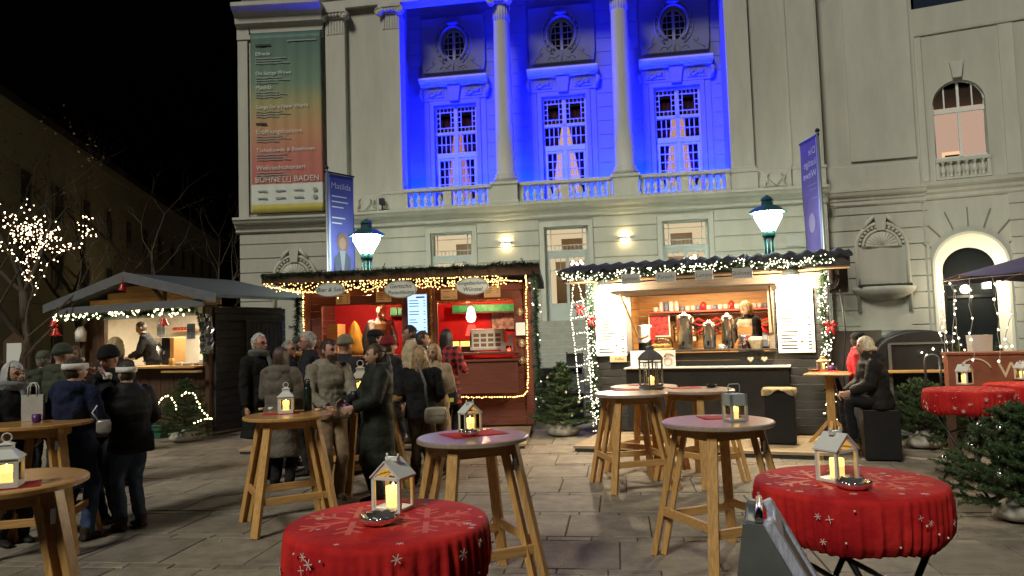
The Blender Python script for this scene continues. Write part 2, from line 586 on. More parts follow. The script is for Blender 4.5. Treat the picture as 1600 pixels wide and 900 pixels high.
# sconces between the doors
for u, z in ((-.12, 4.33), (3.25, 4.31)):
    sc_ = part('wall_sconce', MB().box(u - .15, u + .15, -.13, -.03, z - .035, z + .035), mat('sconce_metal', (.5, .48, .42), .4, metal=.6))
    part('sconce_light', MB().box(u - .12, u + .12, -.12, -.05, z + .036, z + .042).box(u - .12, u + .12, -.12, -.05, z - .042, z - .036), emat('sconce_glow', (1, .76, .36), 38), parent=sc_)
part('plaque', MB().box(7.55, 7.97, -.05, -.026, 3.85, 4.13), mat('plaque_stone', (.45, .46, .44), .5))

# ---- loggia
LB = 1.1        # depth of the loggia
WINS = [-1.78, 1.58, 4.92]
w = MB()
w.box(-3.25, 6.22, -.02, LB + .1, 5.30, 5.425)         # balcony floor
for i, (a, b) in enumerate([(-3.45, WINS[0] - .67), (WINS[0] + .67, WINS[1] - .67), (WINS[1] + .67, WINS[2] - .67), (WINS[2] + .67, 6.42)]):
    w.box(a, b, LB, LB + .3, 5.4, 12.6)
for c in WINS:                                           # wall above and below the oval
    w.box(c - .67, c + .67, LB, LB + .3, 8.86, 10.20)
    w.box(c - .67, c + .67, LB, LB + .3, 11.28, 12.6)
    pts_in = arc(c, 10.74, .37, 0, 360, 32, .50)[:-1]
    n = len(pts_in); outer = []
    for x, z in pts_in:
        dx, dz = x - c, z - 10.74
        s = min(.67 / abs(dx) if abs(dx) > 1e-6 else 9e9, .54 / abs(dz) if abs(dz) > 1e-6 else 9e9)
        outer.append((c + dx * s, 10.74 + dz * s))
    vs = [(x, LB, z) for x, z in pts_in] + [(x, LB, z) for x, z in outer] + [(x, LB + .3, z) for x, z in pts_in]
    fs = []
    for i in range(n):
        j = (i + 1) % n
        fs.append((i, n + i, n + j, j)); fs.append((i, j, 2 * n + j, 2 * n + i))
    w.add(vs, fs)
w.box(-3.45, -3.24, .12, LB, 5.4, 12.6); w.box(6.21, 6.42, .12, LB, 5.4, 12.6)
w.box(-3.4, 6.4, 0.0, LB, 12.15, 12.6)                # soffit
part('loggia_wall', w, DIMWALL)
for z in [5.9 + .42 * i for i in range(15)]:              # shallow coursing of the back wall
    for a, b in ((-3.24, WINS[0] - 1.04), (WINS[0] + 1.04, WINS[1] - 1.04), (WINS[1] + 1.04, WINS[2] - 1.04), (WINS[2] + 1.04, 6.21)):
        part('stone_course', MB().box(a, b, LB - .014, LB - .002, z, z + .405), DIMWALL)


def casement(c, op=.46, glow=.30, hue=(1.0, .50, .24)):
    z0, z1, y = 5.45, 8.85, LB + .12
    f = MB()
    f.box(c - .67, c - .61, y - .05, y + .06, z0, z1); f.box(c + .61, c + .67, y - .05, y + .06, z0, z1)
    f.box(c - .61, c + .61, y - .05, y + .06, z1 - .06, z1)
    f.box(c - .06, c + .06, y - .055, y + .05, z0, z1 - .06)
    f.box(c - .61, c + .61, y - .06, y + .055, 7.20, 7.36)
    f.box(c - .61, c + .61, y - .055, y + .05, 7.93, 8.02)
    for s in (-1, 1):
        x0, x1 = (c - .61, c - .06) if s < 0 else (c + .06, c + .61)
        f.box(x0, x0 + .07, y - .04, y + .04, z0, 7.20); f.box(x1 - .07, x1, y - .04, y + .04, z0, 7.20)
        f.box(x0 + .07, x1 - .07, y - .04, y + .04, z0, 5.9); f.box(x0 + .07, x1 - .07, y - .04, y + .04, 7.13, 7.20)
    o = part('balcony_door', f, DIMFRAME, bevel=.006)
    m = MB(); b = .011
    for s in (-1, 1):
        x0, x1 = (c - .61, c - .06) if s < 0 else (c + .06, c + .61)
        # top light: a big square in a border of small panes
        q = (x1 - x0)
        for t in (.18, .82):
            m.box(x0 + q * t - b, x0 + q * t + b, y - .02, y + .02, 8.02, 8.79); m.box(x0, x1, y - .021, y + .021, 8.02 + .77 * t - b, 8.02 + .77 * t + b)
        for t in (.4, .62):
            for za, zb in ((8.02, 8.16), (8.65, 8.79)):
                m.box(x0 + q * t - b, x0 + q * t + b, y - .02, y + .02, za, zb)
        for t in (.4, .6):
            for xa, xb in ((x0, x0 + q * .18), (x1 - q * .18, x1)):
                m.box(xa, xb, y - .019, y + .019, 8.02 + .77 * t - b, 8.02 + .77 * t + b)
        for i in (1, 2, 3):
            x = x0 + q * i / 4; m.box(x - b, x + b, y - .02, y + .02, 7.36, 7.93)
        m.box(x0, x1, y - .021, y + .021, 7.64 - b, 7.64 + b)
        for i in (1, 2):
            x = x0 + .07 + (q - .14) * i / 3; m.box(x - b, x + b, y - .02, y + .02, 5.9, 7.13)
        for i in range(1, 5):
            z = 5.9 + 1.23 * i / 5; m.box(x0 + .07, x1 - .07, y - .021, y + .021, z - b, z + b)
    part('muntin', m, DIMFRAME, parent=o)
    part('pane', MB().box(c - .6, c + .6, y + .024, y + .028, 5.9, 8.8), WGLASS, parent=o)
    # lit room: curtains drawn aside, bright middle
    cu = MB()
    for s in (-1, 1):
        rings = []
        for i in range(9):
            t = i / 8; z = 5.5 + 3.0 * t
            inner = .60 - .12 - op * t ** (1.3 if op > .4 else .9)
            row = []
            for k in range(15):
                x = .66 - (.66 - inner) * k / 14
                row.append((c + s * x, y + .18 + .03 * math.sin(k * 1.9 + i * .3), z))
            rings.append(row)
        vs = [p for r in rings for p in r]
        fs = [(i * 15 + k, i * 15 + k + 1, (i + 1) * 15 + k + 1, (i + 1) * 15 + k) for i in range(8) for k in range(14)]
        cu.add(vs, fs, 0, True)
    part('curtain', cu, mat('dark_red_curtain', (.10, .018, .020), .8), parent=o)
    rm = MB().box(c - .9, c + .9, y + 1.2, y + 1.25, 5.4, 8.3, 0).box(c - .9, c + .9, y + .3, y + 1.2, 8.9, 8.95, 1)
    part('hall_room', rm, [emat('lit_hall_%d' % int(glow * 100), hue, glow), mat('hall_dark', (.05, .05, .06), .8)], parent=o)
    ca = MB()
    for x, z in ((c - .05, 5.82), (c + .12, 5.80), (c - .3, 5.86), (c + .35, 5.8)):
        ca.ball((x, y + .6, z), .055, 8, 5)
    part('room_lamp', ca, emat('room_lamp', (1, .74, .36), 5), parent=o)


for c in WINS:
    casement(c, *{-1.78: (.40, .22, (1, .46, .26)), 1.58: (.47, .36, (1, .56, .28)), 4.92: (.36, .29, (1, .52, .22))}[c])
    s_ = MB()
    s_.box(c - .80, c - .665, LB - .05, LB + .06, 5.43, 8.98).box(c + .665, c + .80, LB - .05, LB + .06, 5.43, 8.98).box(c - .80, c + .80, LB - .055, LB + .06, 8.855, 8.99)
    s_.box(c - .98, c - .81, LB - .03, LB + .02, 5.43, 9.10).box(c + .81, c + .98, LB - .03, LB + .02, 5.43, 9.10)
    part('window_surround', s_, DIMWALL, bevel=.01)
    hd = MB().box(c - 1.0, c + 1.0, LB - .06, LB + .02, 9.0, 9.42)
    hood = part('window_hood', hd, DIMWALL)
    cornice('hood_cornice', FM, c - 1.06, c + 1.06, [(.07, 9.42), (.12, 9.46), (.14, 9.50), (.26, 9.54), (.30, 9.60), (.30, 9.66)], parent=hood).data.transform(T(0, LB, 0))
    ks = MB().prism([(c - .14, 8.95), (c + .14, 8.95), (c + .21, 9.44), (c - .21, 9.44)], LB - .13, LB)
    part('keystone', ks, DIMWALL, parent=hood, bevel=.012)
    for s in (-1, 1):
        rl = MB(); x = c + s * .60
        rl.box(x - .27, x + .27, LB - .085, LB - .055, 9.09, 9.35)
        for i in range(7):
            a = i * math.pi / 7; rl.ball((x + .17 * math.cos(a) * (1 if i % 2 else .6), LB - .095, 9.21 + .07 * math.sin(a * 2)), (.07, .03, .05), 8, 5)
        rl.tube([(x - .2, LB - .1, 9.15), (x - .1, LB - .11, 9.27), (x, LB - .11, 9.18), (x + .1, LB - .11, 9.28), (x + .2, LB - .1, 9.17)], .022, 6)
        part('carved_relief', rl, DIMWALL, parent=hood)
        vl = MB(); x = c + s * 1.02
        vl.tube([(x, LB - .05, 9.40), (x + s * .06, LB - .10, 9.30), (x + s * .02, LB - .13, 9.15), (x, LB - .06, 9.02)], [.05, .07, .06, .03], 8)
        part('bracket', vl, DIMWALL, parent=hood)
    # raised panel round the oval window
    pn = MB(); pts_in = arc(c, 10.74, .375, 0, 360, 32, .505)[:-1]; n = 32; outer = []
    for x, z in pts_in:
        dx, dz = x - c, z - 10.74
        s = min(1.0 / abs(dx) if abs(dx) > 1e-6 else 9e9, .86 / abs(dz) if abs(dz) > 1e-6 else 9e9)
        outer.append((c + dx * s, 10.74 + dz * s))
    y = LB - .09
    vs = [(x, y, z) for x, z in pts_in] + [(x, y, z) for x, z in outer] + [(x, LB, z) for x, z in pts_in] + [(x, LB, z) for x, z in outer]
    fs = []
    for i in range(n):
        j = (i + 1) % n
        fs += [(i, n + i, n + j, j), (i, j, 2 * n + j, 2 * n + i), (n + i, 3 * n + i, 3 * n + j, n + j)]
    pn.add(vs, fs)
    panel = part('oval_panel', pn, DIMWALL)
    rg = MB()
    for rx, rz, th_, yy in ((.43, .56, .040, y - .01), (.56, .70, .028, y)):
        rg.tube([(x, yy, z) for x, z in arc(c, 10.74, rx, -60, 240, 36, rz)], th_, 8)
    for i in range(17):
        a = R_(-50 + 280 * i / 16)
        rg.ball((c + .50 * math.cos(a), y - .005, 10.74 + .63 * math.sin(a)), .035, 6, 4)
    for s in (-1, 1):
        rg.tube([(c + s * .60, y, 10.36), (c + s * .68, y, 10.22), (c + s * .62, y, 10.12), (c + s * .56, y, 10.18)] + [(c + s * .62, y, 10.12), (c + s * .78, y, 10.02), (c + s * .86, y, 9.94)], .020, 8)
        rg.tube([(c + s * .08, y, 10.10), (c + s * .2, y, 10.00), (c + s * .34, y, 10.06), (c + s * .40, y, 9.98)], .018, 8)
        for q in range(4):
            rg.ball((c + s * (.14 + .09 * q), y, 9.94 + .03 * (q % 2)), .024, 6, 4)
    rg.ball((c, y - .02, 11.40), (.20, .06, .10), 10, 6)
    rg.tube([(c, y - .01, 10.16), (c, y - .01, 9.90)], [.028, .015], 6)
    part('cartouche', rg, DIMWALL, parent=panel)
    ov = MB(); y = LB + .1
    ov.tube([(x, y, z) for x, z in arc(c, 10.74, .345, 0, 360, 32, .475)], .03, 6)
    ov.box(c - .045, c + .045, y - .03, y + .03, 10.27, 11.21)
    oo = part('oval_window', ov, DIMFRAME)
    mm = MB()
    for dx in (-.19, .19):
        h = .46 * math.sqrt(1 - (dx / .345) ** 2); mm.box(c + dx - .01, c + dx + .01, y - .02, y + .02, 10.74 - h, 10.74 + h)
    for dz in (-.30, -.1, .1, .30):
        h = .34 * math.sqrt(1 - (dz / .475) ** 2); mm.box(c - h, c + h, y - .021, y + .021, 10.74 + dz - .01, 10.74 + dz + .01)
    part('muntin', mm, DIMFRAME, parent=oo)
    part('pane', MB().prism(arc(c, 10.74, .345, 0, 360, 28, .475)[:-1], y + .024, y + .03), mat('night_pane', (.014, .016, .030), .12), parent=oo)


def ionic(name, M, u, z, wd, dep, y0, parent=None):
    mb = MB()
    mb.box(u - wd * .62, u + wd * .62, y0 - .10, y0 + dep, z + .20, z + .30)
    mb.box(u - wd * .52, u + wd * .52, y0 - .04, y0 + dep, z + .0, z + .20)
    for s in (-1, 1):
        cx = u + s * wd * .56
        mb.tube([(cx, y0 - .13, z + .08), (cx, y0 + .06, z + .08)], .125, 14)
        mb.tube([(cx, y0 - .155, z + .08), (cx, y0 - .12, z + .08)], .05, 10)
        mb.tube([(cx + .1 * s * math.cos(a), y0 - .14, z + .08 + .1 * math.sin(a)) for a in [R_(q) for q in range(0, 361, 30)]], .018, 5)
    for i in range(5):
        mb.ball((u - wd * .34 + wd * .68 * i / 4, y0 - .09, z + .10), (.05, .05, .065), 8, 6)
    return part(name, mb, PLASTER2, M, parent)


def flutes(u0, u1, z0, z1, y, parent, n=6):
    st = (u1 - u0) / (n + (n - 1) * .7); fl = MB()
    for i in range(n):
        x = u0 + i * st * 1.7
        fl.box(x, x + st, y - .022, y + .01, z0, z1)
    return part('flute', fl, PLASTER2, parent=parent)


# free columns on pedestals
for u in (-.08, 3.33):
    ped = part('pedestal', MB().box(u - .37, u + .37, -.30, .42, 5.432, 5.98).box(u - .41, u + .41, -.34, .46, 5.98, 6.07).box(u - .40, u + .40, -.33, .45, 5.432, 5.52), PLASTER2, bevel=.012)
    co = part('column', MB().lathe([(.34, 6.07), (.34, 6.13), (.37, 6.16), (.37, 6.20), (.31, 6.24), (.33, 6.28), (.31, 6.33), (.272, 6.36), (.268, 7.4), (.262, 8.6), (.245, 10.0), (.230, 10.9), (.228, 11.32)], 32, (u, .06, 0)), PLASTER2)
    fl = MB()
    for i in range(20):
        a = 2 * math.pi * i / 20
        fl.tube([(u + .232 * math.cos(a), .06 + .232 * math.sin(a), 10.86), (u + .230 * math.cos(a), .06 + .230 * math.sin(a), 11.30)], .018, 6)
    part('flute', fl, PLASTER2, parent=co)
    ionic('capital', FM, u, 11.32, .44, .5, -.17)
# pilasters left and right
PIL = [(-5.5, -4.88), (-3.72, -3.16), (6.22, 6.84), (7.85, 8.60)]
part('wall', MB().box(-4.88, -3.72, .16, .5, 5.4, 12.6), PLASTER)
part('wall', MB().box(6.84, 7.85, .16, .5, 5.4, 12.6), PLASTER)
for a, b in PIL:
    pi_ = part('pilaster', MB().box(a, b, -.02, .5, 6.07, 11.42).box(a - .03, b + .03, -.06, .4, 6.02, 6.10).box(a - .05, b + .05, -.10, .42, 5.432, 6.02).box(a - .07, b + .07, -.12, .45, 5.93, 6.0), PLASTER2, bevel=.01)
    flutes(a + .05, b - .05, 10.95, 11.38, -.02, pi_)
    ionic('capital', FM, (a + b) / 2, 11.40, b - a, .3, -.03)
for a, b in ((-4.80, -3.80), (6.92, 7.78)):            # crest panels between the pedestals
    u = (a + b) / 2
    cr = MB().box(a, b, .02, .2, 5.432, 5.98).box(u - .3, u + .3, -.01, .03, 5.50, 5.92)
    cp = part('crest_panel', cr, PLASTER2, bevel=.01)
    sh = MB().prism([(u - .15, 5.86), (u + .15, 5.86), (u + .15, 5.70), (u, 5.55), (u - .15, 5.70)], -.06, 0)
    for s in (-1, 1):
        sh.tube([(u + s * .15, -.04, 5.87), (u + s * .25, -.04, 5.80), (u + s * .2, -.05, 5.68), (u + s * .26, -.04, 5.58)], [.02, .035, .03, .02], 6)
    part('shield', sh, PLASTER2, parent=cp)
cornice('entablature', FM, -5.65, 8.72, [(.0, 11.72), (.04, 11.74), (.04, 12.0), (.10, 12.04), (.10, 12.3), (.4, 12.5), (.45, 12.7)])
part('attic_wall', MB().box(-5.6, 8.66, .02, .5, 11.75, 13.4), PLASTER)

# balustrade bays
BALP = [(.06, 0), (.06, .035), (.035, .05), (.055, .10), (.076, .17), (.060, .25), (.032, .32), (.030, .35), (.048, .38), (.06, .40), (.06, .43)]
bal_me = MB().lathe(BALP, 14).mesh('baluster', PLASTER2)
for a, b in ((-3.12, -.47), (.31, 2.94), (3.72, 6.16)):
    bl = part('balustrade', MB().box(a, b, -.18, .06, 5.432, 5.50).box(a, b, -.20, .08, 5.94, 6.04).box((a + b) / 2 - .13, (a + b) / 2 + .13, -.16, .04, 5.50, 5.94).box(a, a + .14, -.16, .04, 5.5, 5.94).box(b - .14, b, -.16, .04, 5.5, 5.94), PLASTER2, bevel=.01)
    mid = (a + b) / 2
    for s0, s1 in ((a + .14, mid - .13), (mid + .13, b - .14)):
        for i in range(5):
            obj('baluster', bal_me, bl, T(s0 + (s1 - s0) * (i + .5) / 5, -.06, 5.504))
# blue flood lights standing on the balcony floor
FLOODC = mat('flood_housing', (.02, .02, .022), .4)
fi = 0
for u, ang in ((-2.98, 1), (-.62, -1), (.46, 1), (2.80, -1), (3.86, 1), (5.98, -1)):
    fl = part('blue_floodlight', MB().box(u - .09, u + .09, .25, .40, 5.43, 5.58), FLOODC)
    part('led_panel', MB().box(u - .07, u + .07, .27, .38, 5.581, 5.585), emat('blue_led', (.02, .06, 1.0), 4), parent=fl)
    lamp('blue_flood_light', 'SPOT', (u, .33, 5.62), 2300, (.001, .006, 1.0), th, .06, R_(130), (ang * .42, 1.0, .95))

for u in (-4.98, -3.74):
    part('facade_floodlight', MB().box(u - .07, u + .07, -.30, -.16, 5.62, 5.80).bar((u, -.22, 5.44), (u, -.22, 5.62), .03, .03).box(u - .09, u + .09, -.28, -.18, 5.435, 5.46), FLOODC)

# ---- left section
cornice('cornice', FL, -2.75, .02, MAINC)
part('wall', MB().box(-2.65, 0, .02, .6, 0, 11.95), PLASTER, FL)
part('side_wall', MB().box(-2.66, -2.62, .6, 9, 0, 11.9), PLASTER, FL)
zc = 2.08
while zc < 4.9:
    part('stone_course', MB().box(-2.66, .0, -.014, .02, zc, min(zc + CH - .028, 4.97)), PLASTER, FL, bevel=.008); zc += CH
part('corner_strip', MB().box(-2.67, -2.36, -.04, .02, 5.43, 10.9), PLASTER2, FL, bevel=.01)
cornice('cornice', FL, -2.68, .0, [(.04, 10.92), (.06, 10.94), (.06, 11.25), (.12, 11.32), (.20, 11.38), (.22, 11.55), (.45, 11.74), (.50, 11.80), (.50, 11.92)])
part('sheet_roof', MB().box(-2.6, .2, .1, 3, 11.93, 12.5), mat('dark_sheet_roof', (.03, .033, .045), .4), FL)


def fan_niche(M, u, z, r, name):
    mb = MB()
    mb.prism([(u - r, 1.5), (u - r, z)] + arc(u, z, r, 180, 0, 20)[1:] + [(u + r, 1.5)], -.035, .0)
    o = part(name, mb, PLASTER, M)
    rim = MB().tube([(u - r, -.05, 2.0)] + [(x, -.05, zz) for x, zz in arc(u, z, r, 180, 0, 24)] + [(u + r, -.05, 2.0)], .055, 8)
    rim.tube([(x, -.05, zz) for x, zz in arc(u, z, r * .72, 180, 0, 20)], .04, 8)
    part('rim', rim, PLASTER2, parent=o)
    fan = MB()
    for i in range(13):
        a = R_(180 * (i + .5) / 13)
        fan.tube([(u, -.04, z), (u + r * .64 * math.cos(a), -.07, z + r * .64 * math.sin(a))], [.015, .055], 6)
    part('shell', fan, PLASTER2, parent=o)
    ro = MB()
    for i in range(15):
        a = R_(10 + 160 * i / 14)
        ro.ball((u + r * .87 * math.cos(a), -.06, z + r * .87 * math.sin(a)), .045, 8, 5)
    part('rosette', ro, PLASTER2, parent=o)
    ks = MB().prism([(u - .10, z + r * .7), (u + .10, z + r * .7), (u + .15, z + r + .22), (u - .15, z + r + .22)], -.14, 0)
    for s in (-1, 1):
        ks.tube([(u + s * .15, -.08, z + r + .2), (u + s * .3, -.08, z + r + .05), (u + s * .42, -.07, z + r - .12)], [.05, .06, .03], 7)
    part('keystone', ks, PLASTER2, parent=o)
    return o


fan_niche(FL, -.98, 3.62, .62, 'shell_niche')

# ---- recessed bay with the fountain niche
w = MB().box(-.3, 2.46, .02, .5, 0, 13.2)
part('wall', w, PLASTER, F1)
part('return_wall', MB().box(8.60, 8.64, -.02, .6, 0, 12.6), PLASTER)
zc = 2.08 - 3 * CH
while zc < 4.8:
    part('stone_course', MB().box(0.02, 2.40, -.014, .02, zc, min(zc + CH - .028, 4.9)), PLASTER, F1, bevel=.008); zc += CH
cornice('cornice', F1, -.1, 2.5, [(o * .7, z - .1) for o, z in MAINC])
part('wall_panel', MB().box(.75, 2.36, -.04, .02, 6.1, 13.0), PLASTER2, F1, bevel=.01)
part('wall_panel', MB().box(.05, 2.40, -.05, .02, 5.34, 5.98), PLASTER2, F1, bevel=.01)
fan_niche(F1, 1.36, 3.75, .62, 'fountain_niche')
bs = MB()
rings = []
for r, z in ((.22, 2.30), (.44, 2.36), (.66, 2.46), (.76, 2.58), (.78, 2.66), (.70, 2.68)):
    rings.append([(1.36 + r * math.cos(R_(180 + 180 * i / 24)) * (1 + .02 * (i % 2)), .02 + .62 * r * math.sin(R_(180 + 180 * i / 24)) * (1 + .04 * (i % 2)), z) for i in range(25)] + [(1.36, .04, z)])
bs.loft(rings)
fb = part('fountain_basin', bs, PLASTER2, F1)
pl = MB()
for i in range(60):
    x = 1.36 + random.uniform(-.62, .62); pl.ball((x, -.22 + random.uniform(-.1, .1), 2.70), (.05, .05, .05), 5, 4)
part('basin_plants', pl, mat('dry_plants', (.05, .045, .035), .9), parent=fb, stuff=True)

# ---- right wing with arched window and arched entrance
def arch_wall(mb, u0, u1, z0, z1, ca, ra, spring, base, y0, dep, mi=0, n=20):
    """wall rectangle with an arched opening; opening reveal goes dep deep"""
    ins = [(ca - ra, base), (ca - ra, spring)] + arc(ca, spring, ra, 180, 0, n)[1:-1] + [(ca + ra, spring), (ca + ra, base)]
    outs = []
    for x, z in ins:
        if z <= spring:
            outs.append((u0 if x < ca else u1, z))
        else:
            dx, dz = x - ca, z - spring
            ss = []
            if abs(dx) > 1e-6:
                ss.append((u1 - ca if dx > 0 else ca - u0) / abs(dx))
            if dz > 1e-6:
                ss.append((z1 - spring) / dz)
            s = min(ss); outs.append((ca + dx * s, spring + dz * s))
    m = len(ins)
    vs = [(x, y0, z) for x, z in ins] + [(x, y0, z) for x, z in outs] + [(x, y0 + dep, z) for x, z in ins]
    fs = []
    for i in range(m - 1):
        fs += [(i, i + 1, m + i + 1, m + i), (i, 2 * m + i, 2 * m + i + 1, i + 1)]
    mb.add(vs, fs, mi)
    # fill the upper corners
    for s, ux in ((-1, u0), (1, u1)):
        k = [i for i in range(m) if (outs[i][0] - ca) * s > 0 and outs[i][1] > spring]
        if k:
            cor = (ux, y0, z1)
            ii = [i for i in range(m - 1) if (abs(outs[i][1] - z1) < 1e-6) != (abs(outs[i + 1][1] - z1) < 1e-6) and ((outs[i][0] + outs[i + 1][0]) / 2 - ca) * s > 0]
            for i in ii:
                a, b = outs[i], outs[i + 1]
                mb.add([(a[0], y0, a[1]), (b[0], y0, b[1]), cor], [(0, 1, 2)], mi)


w = MB()
arch_wall(w, .0, 2.05, 0, 4.95, 1.0, .80, 3.15, 0, .0, .75)
arch_wall(w, .0, 2.05, 5.2, 9.3, .98, .60, 7.42, 5.95, .0, .18)
w.box(0, 2.05, .0, .5, 5.2, 5.95).box(2.05, 8, .0, .5, 0, 13.2).box(0, 2.05, 0, .5, 9.3, 10.1).box(-.02, .0, .0, .8, 0, 13)
part('wall', w, PLASTER, F2)
def arch_line(r_, sp, y_):
    return [(1.0 - r_, y_, 0)] + [(x, y_, z) for x, z in arc(1.0, sp, r_, 180, 0, 24)] + [(1.0 + r_, y_, 0)]


A1, A2, A0 = arch_line(.80, 3.15, -.03), arch_line(.60, 3.02, .34), arch_line(.86, 3.15, -.03)
nA = len(A1)
rv = MB().add(A0 + A1, [(i, i + 1, nA + i + 1, nA + i) for i in range(nA - 1)], 0, False).add(A1 + A2, [(i, i + 1, nA + i + 1, nA + i) for i in range(nA - 1)], 0, True)
part('entrance_reveal', rv, mat('pale_reveal', (.74, .70, .60), .7), F2)
gd = MB().box(.40, .46, .34, .40, 0, 2.95).box(1.54, 1.60, .34, .40, 0, 2.95).box(.40, 1.60, .34, .40, 2.30, 2.37).box(.97, 1.03, .34, .40, 0, 2.30)
gdo = part('entrance_door', gd, BLACKM, F2)
part('pane', MB().prism([(.4, 0), (.4, 3.02)] + arc(1.0, 3.02, .60, 180, 0, 20)[1:-1] + [(1.60, 3.02), (1.60, 0)], .41, .42), mat('night_glass', (.012, .014, .015), .06, spec=.8), parent=gdo)
el = part('entrance_lamp', MB().box(1.30, 1.46, .24, .33, 2.52, 2.80), emat('entrance_lamp', (1, .86, .62), 7), F2)
lamp('entrance_light', 'POINT', (1.0, -.12, 2.62), 40, (1, .86, .60), None, .12).matrix_world = W2_.M @ T(1.0, -.25, 2.55)
for i in range(7):                                       # radiating joints over the arch
    a = R_(30 + 20 * i)
    part('voussoir_joint', MB().bar((1.0 + 1.0 * math.cos(a), -.012, 3.15 + 1.0 * math.sin(a)), (1.0 + 1.5 * math.cos(a), -.012, 3.15 + 1.5 * math.sin(a)), .025, .03), mat('dark_joint', (.20, .19, .16), .9), F2)  # joints drawn as thin darker bars
cornice('cornice', F2, -.02, 6, [(.03, 4.92), (.06, 4.96), (.06, 5.04), (.12, 5.10), (.14, 5.2), (.22, 5.26), (.24, 5.36)])
cornice('string_course', F2, .05, 6, [(.02, 9.32), (.04, 9.34), (.05, 9.40)])
part('pilaster_strip', MB().box(1.95, 2.28, -.05, .02, 5.4, 9.3), PLASTER2, F2, bevel=.01)
part('pilaster_strip', MB().box(.03, .20, -.06, .02, 5.4, 9.3), PLASTER2, F2, bevel=.01)
aw = MB().tube([(.38, .12, 5.97), (.38, .12, 7.42)] + [(x, .12, z) for x, z in arc(.98, 7.42, .60, 180, 0, 20)] + [(1.58, .12, 7.42), (1.58, .12, 5.97)], .04, 6)
aw.box(.95, 1.01, .08, .14, 5.97, 8.0).box(.4, 1.56, .07, .13, 7.18, 7.28).box(.4, 1.56, .08, .15, 5.95, 6.02)
for x in (.66, 1.30):
    aw.box(x - .016, x + .016, .09, .13, 7.28, 7.92)
awo = part('arched_window', aw, WHITEPAINT, F2)
part('pane', MB().box(.38, 1.58, .14, .145, 6.0, 8.02), WGLASS, parent=awo)
rm = MB().box(-.4, 2.3, 2.4, 2.45, 5.4, 8.4, 0).box(-.4, 2.3, .45, 2.4, 7.9, 7.95, 2).box(.85, 1.35, 2.34, 2.4, 6.0, 6.6, 1).box(.92, 1.28, 2.32, 2.35, 6.05, 6.5, 2)
part('lit_room_wall', rm, [emat('peach_room', (.80, .50, .34), .38), emat('peach_frame', (.9, .5, .25), .7), mat('room_dark', (.13, .11, .09), .9)], parent=awo)
part('keystone', MB().prism([(.88, 8.06), (1.08, 8.06), (1.14, 8.5), (.82, 8.5)], -.10, 0), PLASTER2, F2, bevel=.01)
bl = part('balustrade', MB().box(.36, 1.60, -.08, .02, 5.40, 5.46).box(.36, 1.60, -.09, .02, 5.86, 5.95).box(.36, .44, -.07, .02, 5.46, 5.86).box(1.52, 1.60, -.07, .02, 5.46, 5.86), PLASTER2, F2, bevel=.008)
bm2 = MB().lathe([(r * .9, z * .93) for r, z in BALP], 12).mesh('baluster', PLASTER2)
for i in range(6):
    obj('baluster', bm2, bl, T(.53 + .18 * i, -.03, 5.462))
part('attic_window', MB().box(.12, 1.5, .2, .3, 10.1, 11.2), mat('blue_black_glass', (.02, .03, .05), .1), F2)
zc = 2.08 - 4 * CH
while zc < 4.7:
    for a, b in ((0.03, .10), (1.92, 7)):
        part('stone_course', MB().box(a, b, -.025, .0, zc, zc + CH - .028), PLASTER, F2)
    zc += CH

# ---- stairs up to the doors
stt = struct(MB().box(-4.6, 8.2, -.9, .0, 0, 2.045).build('stairs', STONE, M=MS_.M))
for i in range(11):
    MB().box(-4.6, 8.2, -.9 - .30 * (i + 1), -.9 - .30 * i, 0, 2.045 - .17 * (i + 1) - .0).build('step', STONE, stt, bevel=.012)

# ================================================================== banner on the theatre
bM = LS_.M @ T(-1.14, -.13, 0)
ban = thing('hanging_banner', 'tall green to red programme banner hanging on the theatre wall', 'banner', bM)
bw, bz0, bz1 = 1.09, 5.56, 11.08


def ban_y(x, z):
    t = (z - bz0) / (bz1 - bz0)
    return .012 * math.sin(x * 17 + .6 * math.sin(z * .8)) * (.3 + .7 * (1 - abs(2 * t - 1))) - .004


nx, nz = 44, 30
vs = [(-bw + 2 * bw * i / nx, ban_y(-bw + 2 * bw * i / nx, bz0 + (bz1 - bz0) * j / nz), bz0 + (bz1 - bz0) * j / nz) for j in range(nz + 1) for i in range(nx + 1)]
fs = [(j * (nx + 1) + i, j * (nx + 1) + i + 1, (j + 1) * (nx + 1) + i + 1, (j + 1) * (nx + 1) + i) for j in range(nz) for i in range(nx)]
bm_ = bpy.data.materials.new('banner_cloth'); bm_.use_nodes = True
nt = bm_.node_tree; b = nt.nodes['Principled BSDF']; b.inputs['Roughness'].default_value = .6
tc = nt.nodes.new('ShaderNodeTexCoord'); sp = nt.nodes.new('ShaderNodeSeparateXYZ'); mr = nt.nodes.new('ShaderNodeMapRange')
mr.inputs[1].default_value = bz0; mr.inputs[2].default_value = bz1
rp = nt.nodes.new('ShaderNodeValToRGB'); e = rp.color_ramp
stops = [(0, (.42, .36, .04)), (.045, (.44, .37, .04)), (.05, (.50, .52, .48)), (.155, (.52, .54, .50)), (.16, (.34, .060, .040)), (.30, (.36, .075, .045)), (.46, (.36, .16, .045)), (.60, (.22, .19, .05)), (.72, (.05, .125, .065)), (1.0, (.022, .085, .075))]
e.elements[0].position, e.elements[0].color = 0, (.5, .43, .09, 1)
e.elements[1].position, e.elements[1].color = 1, (*stops[-1][1], 1)
stops = [(p_, tuple(.06 + 1.15 * v for v in c_)) for p_, c_ in stops]
for p_, c_ in stops[1:-1]:
    q = e.elements.new(p_); q.color = (*c_, 1)
nt.links.new(tc.outputs['Object'], sp.inputs[0]); nt.links.new(sp.outputs[2], mr.inputs[0]); nt.links.new(mr.outputs[0], rp.inputs[0]); nt.links.new(rp.outputs[0], b.inputs['Base Color'])
